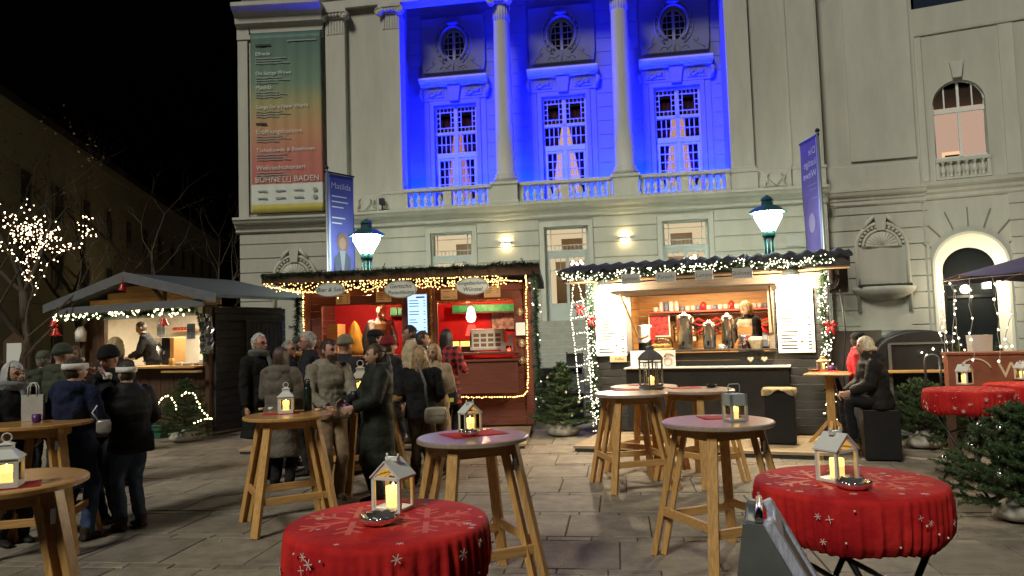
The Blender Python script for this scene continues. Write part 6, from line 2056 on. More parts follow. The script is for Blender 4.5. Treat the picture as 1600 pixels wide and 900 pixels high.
# ---- notice board (A frame) close to the viewer
P = atY(1186, 812, 2.2)
dv = ray(1200, 790); ang = math.atan2(dv.y, dv.x)
t = thing('notice_board', 'grey A-frame notice board with worn pale edge between the tables', 'notice board', T(P.x, P.y, 0) @ RZ(ang))
WE = mat('worn_edge', (.40, .41, .50), .5, var=.35, vscale=30, stretch=(6, 6, 1))
GP = mat('grey_panel', (.10, .105, .10), .55, var=.2, vscale=5)
ht = P.z
for s, sp in ((1, .17), (-1, .56)):
    f0, f1 = Vector((0, s * sp * ht, 0)), Vector((0, s * .022, ht))
    for x in (.0, .26):
        MB().bar(f0 + Vector((x, 0, 0)), f1 + Vector((x, 0, 0)), .05, .034, side=(1, 0, 0)).build('side_rail', WE if s < 0 else GP, t, bevel=.008)
    d = (f1 - f0).normalized()
    for f in (.02, .965):
        c = f0.lerp(f1, f); MB().bar(c + Vector((.025, 0, 0)), c + Vector((.235, 0, 0)), .03, .05, side=d.cross(Vector((1, 0, 0)))).build('cross_rail', WE if s < 0 else GP, t, bevel=.006)
    a, b = f0.lerp(f1, .04) + Vector((.13, 0, 0)), f0.lerp(f1, .95) + Vector((.13, 0, 0))
    MB().bar(a, b, .21, .012, side=(1, 0, 0)).build('panel', GP, t)
MB().prism([(.0, 0), (.19 * ht, 0), (.045, ht - .005), (-.01, ht - .005), (-.52 * ht, .0)], .028, .040).build('side_cheek', GP, t, M=RZ(R_(90)))
MB().tube([(-.02, 0, ht), (.28, 0, ht)], .012, 8).build('hinge', STEEL, t)

# ================================================================== fir trees
def fir_tree(label, P, h, r, seed, dens=1.0, baubles=0, lights=None, sack=True, lean=(0, 0), cat='fir tree', tiers=None, group=None, bs=.03, bmat=None):
    rnd = random.Random(seed)
    t = thing('fir_tree', label, cat, T(P.x, P.y, P.z), group)
    top = Vector((lean[0], lean[1], h))
    MB().tube([(0, 0, 0), tuple(top * .5), tuple(top)], [.035 * h / 1.3, .022, .006], 8).build('trunk', BARK, t)
    mb, wd = MB(), MB(); ends = []
    nb = int(46 * dens)
    for i in range(nb):
        f = .08 + .9 * ((i + rnd.random()) / nb)
        base = top * f
        a = i * 2.399 + rnd.uniform(-.3, .3)
        L = r * (1 - f) ** .8 * rnd.uniform(.75, 1.15) + .05
        upw = rnd.uniform(.05, .35) + .5 * f
        d = Vector((math.cos(a), math.sin(a), upw)).normalized()
        pts = [base]
        for k in range(1, 5):
            pts.append(base + d * (L * k / 4) + Vector((0, 0, -.10 * L * (k / 4) ** 2 * (1 - f))))
        wd.tube(pts, [.009, .008, .006, .005, .003], 4, cap=False)
        brush(mb, pts[1:], .036, 560 * dens, rnd, .0030)
        ends.append(pts[-1])
        for k in range(1, 5):
            for s in (-1, 1):
                if rnd.random() < .9:
                    sd = d.cross(Vector((0, 0, 1))).normalized() * s
                    l2 = L * (.42 - .07 * k) * rnd.uniform(.7, 1.3)
                    q0 = pts[k] if k < 4 else pts[3]
                    q1 = q0 + (d * .75 + sd * .8 + Vector((0, 0, rnd.uniform(-.1, .25)))).normalized() * l2
                    brush(mb, [q0, (q0 + q1) / 2, q1], .034, 560 * dens, rnd, .0030)
                    ends.append(q1)
    brush(mb, [tuple(top * .93), tuple(top * 1.04)], .03, 400, rnd, .004)
    wd.build('branches', BARK, t, stuff=True)
    mb.build('needles', NEEDLE, t, stuff=True)
    if sack:
        rings = []
        for q, z in ((.10, .0), (.21, .03), (.23, .09), (.17, .16), (.08, .20), (.07, .24)):
            rings.append([(q * (1.15 + .12 * math.sin(3 * a + z * 20) + .06 * math.sin(7 * a)) * math.cos(a), q * (.9 + .10 * math.sin(4 * a + z * 9)) * math.sin(a), z) for a in [2 * math.pi * k / 26 for k in range(26)]])
        MB().loft(rings, 0, True).build('root_sack', mat('sack_cloth', (.42, .40, .34), .7, var=.2, vscale=8, bump=.4, bscale=25), t)
    if baubles:
        bm = bmat or SILVER
        for i in range(baubles):
            e = rnd.choice(ends); rr = bs * rnd.uniform(.7, 1.2)
            q = MB().ball((e.x, e.y, e.z - rr - .01), rr, 12, 8).tube([(e.x, e.y, e.z - .012), (e.x, e.y, e.z + .012)], .005, 5)
            tag(q.build('bauble', bm, None, T(P.x, P.y, P.z)), ('silver bauble hanging in the ' if bm is SILVER else 'pale bauble hanging in the ') + label, 'bauble', 'baubles in the ' + label)
    return t, ends, top


fir_tree('fir tree between the two stalls with root sack', ground(880, 681), 1.22, .62, 41, 1.6, baubles=14, bs=.026, bmat=mat('pale_bauble', (.70, .66, .50), .25))
Pf = ground(288, 690)
t_, ends, top = fir_tree('fir tree with heart shaped lights before the gabled hut', Pf, 1.10, .72, 42, 1.5, sack=True)
hl = []
for cx, w_, h_ in ((-.26, .26, .42), (.14, .34, .50)):
    pass
hl.append([(-.52, -.30, .48), (-.36, -.34, .52), (-.30, -.36, .70), (-.20, -.36, .84), (-.08, -.36, .84), (0, -.36, .70), (.06, -.36, .58)])
hl.append([(.10, -.30, .84), (.20, -.34, .90), (.34, -.36, .86), (.40, -.36, .72), (.50, -.38, .56), (.60, -.36, .44), (.66, -.30, .40)])
hl.append([(.36, -.38, .36), (.48, -.38, .42), (.6, -.34, .44)])
light_string('warm light chain drawn as hearts on fir tree before gabled hut', hl, .055, emat('heart_bulb', (1, .86, .42), 7), .013, T(Pf.x, Pf.y, 0), 12, jit=.006)
fir_tree('low spreading fir tree behind the seated woman', ground(1444, 700), .92, .82, 43, 1.7, baubles=5, bs=.035)
Pn = ground(1580, 838)
fir_tree('big dark fir with silver baubles beside the red tables', Pn + Vector((.42, .45, 0)), .98, .80, 44, 2.1, baubles=18, bs=.034)
# shrubs in front of the archway
for i, (x, y, Y, hh) in enumerate(((1425, 590, 11.6, .9), (1500, 590, 10.6, 1.0), (1560, 590, 10.4, 1.0))):
    q = atY(x, y, Y)
    fir_tree(('dark conifer shrub beside the black covered cart', 'conifer shrub hung with icicle lights before the archway', 'conifer shrub with lights at right of the archway')[i], Vector((q.x, q.y, 0)), 1.35 * hh, .55, 50 + i, 1.3, sack=False, cat='shrub')

# ================================================================== right side: parasol, icicle curtain, covered cart, terracotta box
PC = Vector((atY(1660, 470, 8.6).x + .35, 8.7, 0))
pa = thing('market_parasol', 'big dark violet market parasol reaching in from frame edge', 'parasol', T(PC.x, PC.y, 0))
MB().tube([(0, 0, 0), (0, 0, 2.66)], .03, 10).build('pole', PINE, pa)
n = 8; R = 1.5; ze = 2.27
ring = lambda r_, z: [(r_ * math.cos(2 * math.pi * i / 32), r_ * math.sin(2 * math.pi * i / 32), z - .04 * abs(math.sin(4 * 2 * math.pi * i / 32)) * (r_ / R)) for i in range(32)]
o = MB().loft([ring(R, ze), ring(R * .66, ze + .12), ring(R * .33, ze + .24), ring(.03, ze + .34)], 0, True, cap=False).build('canopy', mat('violet_canvas', (.10, .085, .16), .8, var=.1, vscale=3), pa)
o.modifiers.new('thick', 'SOLIDIFY').thickness = .006
for i in range(8):
    a = 2 * math.pi * i / 8; MB().tube([(0, 0, ze + .30), (R * .98 * math.cos(a), R * .98 * math.sin(a), ze - .02)], .011, 6).build('rib', PINE, pa)
MB().lathe([(.25, 0), (.25, .10), (.06, .13)], 20).build('base', STONE, pa)
MB().ball((-.1, -.2, ze + .02), .05, 10, 6).build('hanging_bulb', emat('parasol_bulb', (1, .78, .45), 40), pa)
MB().tube([(-.1, -.2, ze + .06), (-.1, -.2, ze + .27)], .005, 5).build('bulb_cord', WIRE, pa)
lamp('parasol_bulb_light', 'POINT', (-.1, -.2, ze - .08), 30, (1, .78, .48), pa, .05)
# icicle curtain hanging from the parasol's rim
cur = []
rnd = random.Random(77)
for i in range(10):
    a = R_(122 + 13 * i); x, y = R * 1.0 * math.cos(a), R * 1.0 * math.sin(a)
    L = (.95 if i < 8 else .9) * rnd.uniform(.8, 1.05)
    cur.append([(x + rnd.uniform(-.03, .03), y + rnd.uniform(-.02, .02), ze - .05 - L * k / 6) for k in range(7)])
top_ = [(R * math.cos(R_(118 + 4 * i)), R * math.sin(R_(118 + 4 * i)), ze - .06) for i in range(32)]
cs = thing('icicle_lights', 'curtain of white icicle lights hanging from the parasol rim', 'fairy lights', T(PC.x, PC.y, 0))
wr, bb = MB(), MB()
for pts in cur + [top_]:
    wr.tube(pts, .0035, 4, cap=False)
    for a, b in zip(pts[:-1], pts[1:]):
        if rnd.random() < .9 and pts is not top_:
            p = Vector(a).lerp(Vector(b), rnd.random()) + Vector((rnd.uniform(-.02, .02), -.01, 0)); bb.octa(p, rnd.uniform(.011, .017))
wr.build('wires', mat('clear_wire', (.45, .45, .42), .4), cs); bb.build('bulbs', BULBW, cs, stuff=True)
light_string('scattered white lights draped over conifer shrubs by the archway', [[(atY(x, y, Y)) for x, y, Y in pts] for pts in
             ([(1430, 560, 10.9), (1460, 545, 10.4), (1490, 560, 10.2), (1520, 548, 10.0), (1560, 565, 9.8), (1590, 555, 9.8)], [(1470, 590, 9.9), (1510, 585, 9.6), (1550, 590, 9.6), (1585, 580, 9.6)], [(1560, 450, 11), (1580, 490, 10.6), (1570, 530, 10.4), (1595, 560, 10)])], .16, BULBW, .016, None, 31, jit=.03)
# covered cart
P = ground(1425, 640); P = Vector((atY(1432, 600, 11.2).x, 11.2, 0))
ct = thing('covered_cart', 'rounded black covered cart with metal handle and board shelf', 'cart', T(P.x, P.y, 0) @ RZ(R_(-16)))
pts = [(-.62, .35), (-.62, 1.25)] + [(.62 * -math.cos(R_(a)), 1.25 + .36 * math.sin(R_(a))) for a in range(15, 180, 15)] + [(.62, 1.25), (.62, .35)]
MB().prism(pts, -.4, .4).build('cover', mat('black_tarp', (.012, .012, .013), .45, var=.3, vscale=4, bump=.3, bscale=6), ct, bevel=.03)
MB().box(-.44, -.40, -.43, -.402, .6, 1.42).box(-.40, .42, -.43, -.402, 1.40, 1.43).build('metal_trim', mat('dull_metal', (.18, .18, .18), .4, metal=.6), ct)
MB().tube([(.26, -.41, 1.12), (.26, -.47, 1.13), (.26, -.47, 1.34), (.26, -.41, 1.35)], .012, 6).tube([(.33, -.41, 1.12), (.33, -.47, 1.13), (.33, -.47, 1.34), (.33, -.41, 1.35)], .012, 6).build('handle', STEEL, ct)
MB().box(-.5, .6, -.68, -.42, 1.0, 1.03).build('board_shelf', PINEX, ct, bevel=.004)
for x in (-.45, .45):
    MB().tube([(x, -.22, .16), (x, -.14, .16)], .16, 18).build('wheel', DARKPL, ct); MB().tube([(x, .14, .16), (x, .22, .16)], .16, 18).build('wheel', DARKPL, ct)
MB().box(-.5, .5, -.3, .3, .16, .34).build('chassis', BLACKM, ct)
# terracotta box lettered W
P = atY(1545, 575, 8.75)
tb = thing('planter_box', 'terracotta coloured box with pale letter W behind red tables', 'planter', T(P.x, P.y, 0) @ RZ(R_(-24)))
TERR = mat('terracotta_panel', (.26, .085, .040), .6, var=.2, vscale=6)
MB().box(-.42, .42, -.02, .40, .92, 1.32).build('box', TERR, tb, bevel=.01)
MB().box(-.44, .44, -.035, .42, 1.32, 1.345).build('lid_edge', TERR, tb)
text('W', .26, T(.22, -.0235, 1.13), mat('cream_letter', (.66, .52, .36), .6), tb)
MB().tube([(x, -.024, z) for x, z in arc(-.14, 1.10, .17, 20, 160, 14)], .012, 5).build('arc_mark', mat('cream_letter', (.66, .52, .36), .6), tb)
for x in (-.40, .40):
    for y in (.03, .35):
        MB().box(x - .03, x + .03, y - .03, y + .03, 0, .92).build('leg', BROWNW, tb)
MB().tube([(-.50, -.01, .95), (-.50, -.01, 1.25)] + [(-.58 + .08 * math.cos(R_(a)), -.01, 1.25 + .08 * math.sin(R_(a))) for a in range(0, 181, 30)] + [(-.66, -.01, .95)], .014, 6).build('side_rail', mat('dull_metal', (.18, .18, .18), .4, metal=.6), tb)
tag(MB().loft([[(-.12, -.05, 0), (.12, -.05, 0), (.12, .05, 0), (-.12, .05, 0)], [(-.13, -.06, .2), (.13, -.06, .2), (.13, .06, .2), (-.13, .06, .2)]], 0, False).build('wire_crate', mat('pale_crate', (.45, .43, .40), .5), None, T(P.x + .1, P.y + .3, 1.346)), 'pale crate standing on the terracotta box', 'crate')
# grey board behind the seated pair
tag(MB().box(-.42, .42, -.012, .012, .0, 1.62).box(-.36, -.30, .012, .30, 0, .05).box(.30, .36, .012, .30, 0, .05).bar((-.33, .28, .03), (-.33, .02, .9), .04, .03).bar((.33, .28, .03), (.33, .02, .9), .04, .03).build('screen_board', mat('grey_brown_board', (.11, .10, .09), .7, var=.12, vscale=4), None, T(atY(1333, 560, 11.4).x, 11.4, 0) @ RZ(R_(-16))), 'plain grey brown board standing behind the seated pair', 'board')
# folded easel by the post table
Q = ground(1335, 695)
t = thing('folded_easel', 'dark folded easel leaning beside the square post table', 'easel', T(Q.x, Q.y, 0))
for a, b in (((-.02, 0, 0), (-.20, .05, .95)), ((.10, 0, 0), (-.16, .08, .95)), ((.02, -.1, 0), (-.18, .06, .90))):
    MB().bar(a, b, .035, .025).build('leg', BLACKWOOD, t)
MB().bar((-.1, .03, .45), (.03, .02, .42), .03, .02).build('cross_bar', BLACKWOOD, t)
# storage boxes between the stalls
Q = ground(880, 655)
tag(MB().box(-.42, .42, -.25, .25, 0, 1.02).box(-.40, .40, -.262, -.25, .05, .97).build('dark_crate', mat('dark_blue_panel', (.018, .024, .038), .5, var=.2, vscale=4), None, T(.95, 14.9, 0) @ RZ(R_(-8)), bevel=.01), 'dark blue storage crate in the gap between the stalls', 'crate')
t = thing('stacked_chair', 'pale metal folding chair leaning in gap between the stalls', 'chair', T(1.18, 14.3, 0))
for x in (-.16, .16):
    MB().tube([(x, .1, 0), (x, 0, 1.35)], .014, 6).build('leg', STEEL, t)
MB().box(-.16, .16, .02, .04, .55, .92).build('seat', mat('chair_grey', (.25, .27, .30), .5), t)
MB().box(-.16, .16, -.01, .01, 1.08, 1.32).build('backrest', mat('chair_grey', (.25, .27, .30), .5), t)
# tarpaulins by the hut
Q = ground(228, 688)
for i, (x, y, c, lb) in enumerate(((238, 684, (.03, .13, .07), 'green plastic tub behind the guests in front of hut'), (338, 672, (.05, .10, .14), 'blue plastic tub beside the fir tree at hut corner'))):
    Q = ground(x, y)
    tag(MB().loft([[(-.22, -.15, 0), (.22, -.15, 0), (.22, .15, 0), (-.22, .15, 0)], [(-.26, -.18, .22), (.26, -.18, .22), (.26, .18, .22), (-.26, .18, .22)], [(-.28, -.20, .225), (.28, -.20, .225), (.28, .20, .225), (-.28, .20, .225)], [(-.28, -.20, .25), (.28, -.20, .25), (.28, .20, .25), (-.28, .20, .25)]], 0, False).build('tub', mat('tub_%d' % i, c, .4), None, T(Q.x, Q.y, 0), bevel=.01), lb, 'tub')
# wooden notice board and box on the far house
Q = atY(24, 545, 20)
t = thing('notice_case', 'small wooden notice case on a post by the far house', 'notice case', T(Q.x, Q.y, 0))
MB().box(-.03, .03, -.03, .03, 0, 1.3).build('post', BROWNW, t)
MB().prism([(-.3, 1.2), (.3, 1.2), (.3, 1.95), (0, 2.2), (-.3, 1.95)], -.05, .05).build('case', BROWNW, t)
MB().box(-.2, .2, -.056, -.051, 1.3, 1.9).build('sheet', PAPER, t)

# ================================================================== people
SKIN = mat('skin', (.46, .27, .19), .5, var=.08, vscale=14)
SKIN2 = mat('skin_ruddy', (.48, .25, .17), .5, var=.08, vscale=14)
EYEW = mat('eye', (.05, .04, .035), .2)
LIPM = mat('lips', (.36, .13, .11), .5)
_tex = bpy.data.textures.new('cloth_folds', 'CLOUDS'); _tex.noise_scale = .10; _tex.noise_depth = 2
_texh = bpy.data.textures.new('hair_tousle', 'CLOUDS'); _texh.noise_scale = .035


def cloth_mat(name, col, rough=.85, plaid=False):
    if name in MATS:
        return MATS[name]
    if not plaid:
        return mat(name, col, rough, var=.22, vscale=7, bump=.35, bscale=40, spec=.15)
    m = mat(name, col, rough)
    nt = m.node_tree; N, L = nt.nodes, nt.links; b = N['Principled BSDF']
    tc = N.new('ShaderNodeTexCoord')
    w1 = N.new('ShaderNodeTexWave'); w1.bands_direction = 'Z'; w1.inputs['Scale'].default_value = 3.2
    w2 = N.new('ShaderNodeTexWave'); w2.bands_direction = 'X'; w2.inputs['Scale'].default_value = 3.2
    for w_ in (w1, w2):
        L.new(tc.outputs['Object'], w_.inputs[0])
    ma = N.new('ShaderNodeMath'); ma.operation = 'ADD'; L.new(w1.outputs['Fac'], ma.inputs[0]); L.new(w2.outputs['Fac'], ma.inputs[1])
    rp = N.new('ShaderNodeValToRGB'); e = rp.color_ramp
    e.elements[0].position, e.elements[0].color = .35, (.035, .012, .016, 1)
    e.elements[1].position, e.elements[1].color = .75, (.36, .03, .03, 1)
    ma2 = N.new('ShaderNodeMath'); ma2.operation = 'MULTIPLY'; ma2.inputs[1].default_value = .6
    L.new(ma.outputs[0], ma2.inputs[0]); L.new(ma2.outputs[0], rp.inputs[0]); L.new(rp.outputs[0], b.inputs['Base Color'])
    return m


def remesh(o, vox, smooth=2, disp=0.0):
    r = o.modifiers.new('skin', 'REMESH'); r.mode = 'VOXEL'; r.voxel_size = vox; r.use_smooth_shade = True
    if smooth:
        s = o.modifiers.new('smooth', 'SMOOTH'); s.iterations = smooth; s.factor = .5
    if disp:
        d = o.modifiers.new('folds', 'DISPLACE'); d.texture = _tex; d.strength = disp; d.mid_level = .5


def ellipse(cx, cy, z, a, b, n=24, p=2.3):
    out = []
    for i in range(n):
        t = 2 * math.pi * i / n; c, s = math.cos(t), math.sin(t)
        out.append((cx + a * math.copysign(abs(c) ** (2 / p), c), cy + b * math.copysign(abs(s) ** (2 / p), s), z))
    return out


def ik(a, b, l1, l2, pole):
    a, b, pole = Vector(a), Vector(b), Vector(pole)
    d = b - a; L = min(d.length, (l1 + l2) * .995); d.normalize(); b2 = a + d * L
    x = (l1 * l1 - l2 * l2 + L * L) / (2 * L); h = math.sqrt(max(0, l1 * l1 - x * x))
    p = pole - d * pole.dot(d); p.normalize()
    return a + d * x + p * h, b2


def head_shape(mb, Hm, s=1.0, n=26, m=20):
    rings = []
    for k in range(m + 1):
        t = math.pi * k / m if 0 < k < m else (.03 if k == 0 else math.pi - .03)
        ring = []
        for i in range(n):
            f = 2 * math.pi * i / n
            x, y, z = math.sin(t) * math.cos(f), math.sin(t) * math.sin(f), math.cos(t)
            p = Vector((.076 * x, .097 * y, .119 * z))
            if z < 0:
                q = -z
                p.x *= 1 - .30 * q ** 1.6
                p.y *= (1 - .38 * q) if y > 0 else (1 - .05 * q)
                if y < 0:
                    p.y -= .010 * q * q
            if y < 0:
                for sx in (-1, 1):
                    g_ = math.exp(-(((p.x - sx * .031) / .018) ** 2 + ((p.z - .006) / .012) ** 2)); p.y += .011 * g_
                    g_ = math.exp(-(((p.x - sx * .045) / .02) ** 2 + ((p.z + .028) / .02) ** 2)); p.y -= .004 * g_
            ring.append(Hm @ (p * s))
        rings.append(ring)
    mb.loft(rings[::-1])
    V = lambda *q: Hm @ (Vector(q) * s)
    mb.tube([V(0, -.088, .018), V(0, -.102, -.004), V(0, -.116, -.026), V(0, -.098, -.034)], [.010 * s, .011 * s, .015 * s, .011 * s], 8)
    for sx in (-1, 1):
        mb.tube([V(sx * .012, -.10, -.028), V(sx * .012, -.096, -.034)], .008 * s, 6)
        rg = [[V(sx * (.074 + .010 * w), .008 + .020 * math.cos(a), -.004 + .032 * math.sin(a)) for a in [2 * math.pi * q / 10 for q in range(10)]] for w in (0, 1)]
        mb.loft(rg)
        mb.tube([V(sx * .012, -.098, .022), V(sx * .035, -.092, .026), V(sx * .055, -.076, .018)], .006 * s, 6)
    mb.tube([V(-.022, -.090, -.058), V(0, -.098, -.056), V(.022, -.090, -.058)], [.006 * s, .010 * s, .006 * s], 8)
    mb.tube([V(-.012, -.088, -.098), V(0, -.092, -.10), V(.012, -.088, -.098)], .014 * s, 8)


def hand(mb, W, d, nrm, s=1.0, curl=.6):
    d = d.normalized(); nrm = (nrm - d * nrm.dot(d)).normalized(); sd = d.cross(nrm)

    def el(c, a, b):
        return [c + sd * (a * math.cos(t)) + nrm * (b * math.sin(t)) for t in [2 * math.pi * k / 12 for k in range(12)]]
    mb.loft([el(W - d * .03, .026 * s, .020 * s), el(W, .028 * s, .019 * s), el(W + d * .03 * s, .038 * s, .017 * s), el(W + d * .065 * s, .042 * s, .015 * s), el(W + d * .088 * s, .038 * s, .012 * s)])
    for i, L in enumerate((.062, .072, .068, .054)):
        b = W + d * .082 * s + sd * ((i - 1.5) * .0235 * s)
        v = d.copy(); pts = [b - d * .012]; p = b.copy()
        for k in range(3):
            v = (v + nrm * curl * .75 + sd * (i - 1.5) * .03).normalized(); p = p + v * (L * s / 2.6); pts.append(p.copy())
        mb.tube(pts, [.0092 * s, .0088 * s, .0082 * s, .0066 * s], 7)
    b = W + d * .022 * s + sd * .030 * s
    mb.tube([b, b + (d * .6 + sd * .7).normalized() * .032 * s, b + (d * .95 + sd * .45 + nrm * .4).normalized() * .066 * s], [.0125 * s, .0105 * s, .0075 * s], 7)


def hair_piece(parent, Hm, style, m, s, rnd, seed, cover=1.0):
    mb = MB()
    # scalp cap
    n, mm = 26, 16
    grid = []
    for k in range(mm + 1):
        t = math.pi * .78 * k / mm + .02
        row = []
        for i in range(n):
            f = 2 * math.pi * i / n; x, y, z = math.sin(t) * math.cos(f), math.sin(t) * math.sin(f), math.cos(t)
            w_ = 1.07 + .045 * mnoise.noise(Vector((x * 5, y * 5, z * 5 + seed)))
            p = Vector((.078 * x, .099 * y, .121 * z)) * w_
            if z < 0:
                p.x *= 1 - .25 * (-z) ** 1.6; p.y *= (1 - .25 * -z)
            row.append(Hm @ (p * s))
        grid.append(row)
    vs = [p for r in grid for p in r]; fs = []
    for k in range(mm):
        for i in range(n):
            t = math.pi * .78 * (k + .5) / mm + .02; f = 2 * math.pi * (i + .5) / n
            y, z = math.sin(t) * math.sin(f), math.cos(t)
            hl = .62 if style != 'receding' else .82
            face = y < -.30 and z < hl + .25 * (y + .3)
            side = (-.62 < y < -.05) and z < .02 and style in ('short', 'receding', 'pony')
            low = z < -.55 and style in ('short', 'receding')
            if face or side or low:
                continue
            j = (i + 1) % n
            fs.append((k * n + i, k * n + j, (k + 1) * n + j, (k + 1) * n + i))
    mb.add(vs, fs, 0, True)
    V = lambda *q: Hm @ (Vector(q) * s)
    if style in ('bob', 'long', 'curly', 'fluffy'):
        ze = {'bob': -.12, 'long': -.36, 'curly': -.24, 'fluffy': -.055}[style]
        for q in range(230):
            f = rnd.uniform(-.35, math.pi + .35)                      # round the back, from temple to temple
            t0 = rnd.uniform(.15, .9)
            pts = []; x, y = math.cos(f), math.sin(f)
            for k in range(5):
                t = t0 + (1.62 - t0) * k / 4
                pts.append(Vector((.080 * math.sin(t) * x, .101 * math.sin(t) * y + .004, .122 * math.cos(t))) * 1.08)
            p = pts[-1].copy(); le = ze * rnd.uniform(.8, 1.05); w_ = rnd.uniform(0, 6.28)
            amp = .022 if style in ('curly', 'fluffy') else .007
            for k in range(1, 6):
                z = p.z + (le - p.z) * k / 5
                pts.append(Vector((p.x * (1 + (.12 if style == 'curly' else .05) * k / 5) + amp * math.sin(w_ + k * 1.5), p.y * (1.0 + .05 * k / 5) + amp * math.cos(w_ + k * 1.5), z)))
            mb.tube([Hm @ (v * s) for v in pts], [.006 * s] + [.0085 * s] * 7 + [.006 * s, .002 * s], 4, cap=False)
    if style == 'pony':
        for q in range(46):
            f = rnd.uniform(-.6, math.pi + .6); x, y = math.cos(f), math.sin(f); t0 = rnd.uniform(.3, 1.25)
            a = Vector((.080 * math.sin(t0) * x, .101 * math.sin(t0) * y, .122 * math.cos(t0))) * 1.08
            b = Vector((0, .118, .03)); mid = (a + b) / 2; mid = Vector((mid.x * 1.25, mid.y * 1.12, mid.z * 1.1))
            mb.tube([Hm @ (v * s) for v in (a, mid, b)], [.008 * s, .010 * s, .007 * s], 5, cap=False)
        for q in range(44):
            a, r = rnd.uniform(0, 6.28), rnd.uniform(0, .026); w_ = rnd.uniform(0, 6.28); pts = [Vector((0, .118, .03))]
            for k in range(1, 8):
                u = k / 7
                pts.append(Vector((r * math.cos(a) * (.6 + 1.1 * u * (1.4 - u)) + .008 * math.sin(w_ + 4 * u), .125 + .045 * math.sin(2.4 * u) + r * math.sin(a), .03 - .40 * u)))
            mb.tube([Hm @ (v * s) for v in pts], [.006 * s] + [.010 * s] * 5 + [.008 * s, .003 * s], 5, cap=False)
    if style in ('short', 'receding'):
        for q in range(240):
            f = rnd.uniform(0, 6.283); t0 = rnd.uniform(.05, 1.35); x, y, z = math.sin(t0) * math.cos(f), math.sin(t0) * math.sin(f), math.cos(t0)
            if y < -.35 and z < (.6 if style == 'short' else .8):
                continue
            a = Vector((.078 * x, .099 * y, .121 * z)) * 1.07; b = Vector((.078 * x * 1.02, .099 * (y + .12), .121 * (z - .10))) * 1.12
            mb.tube([V(*a), V(*((a + b) / 2 * 1.03)), V(*b)], [.006 * s, .006 * s, .002 * s], 4, cap=False)
    return mb.build('hair', m, parent)


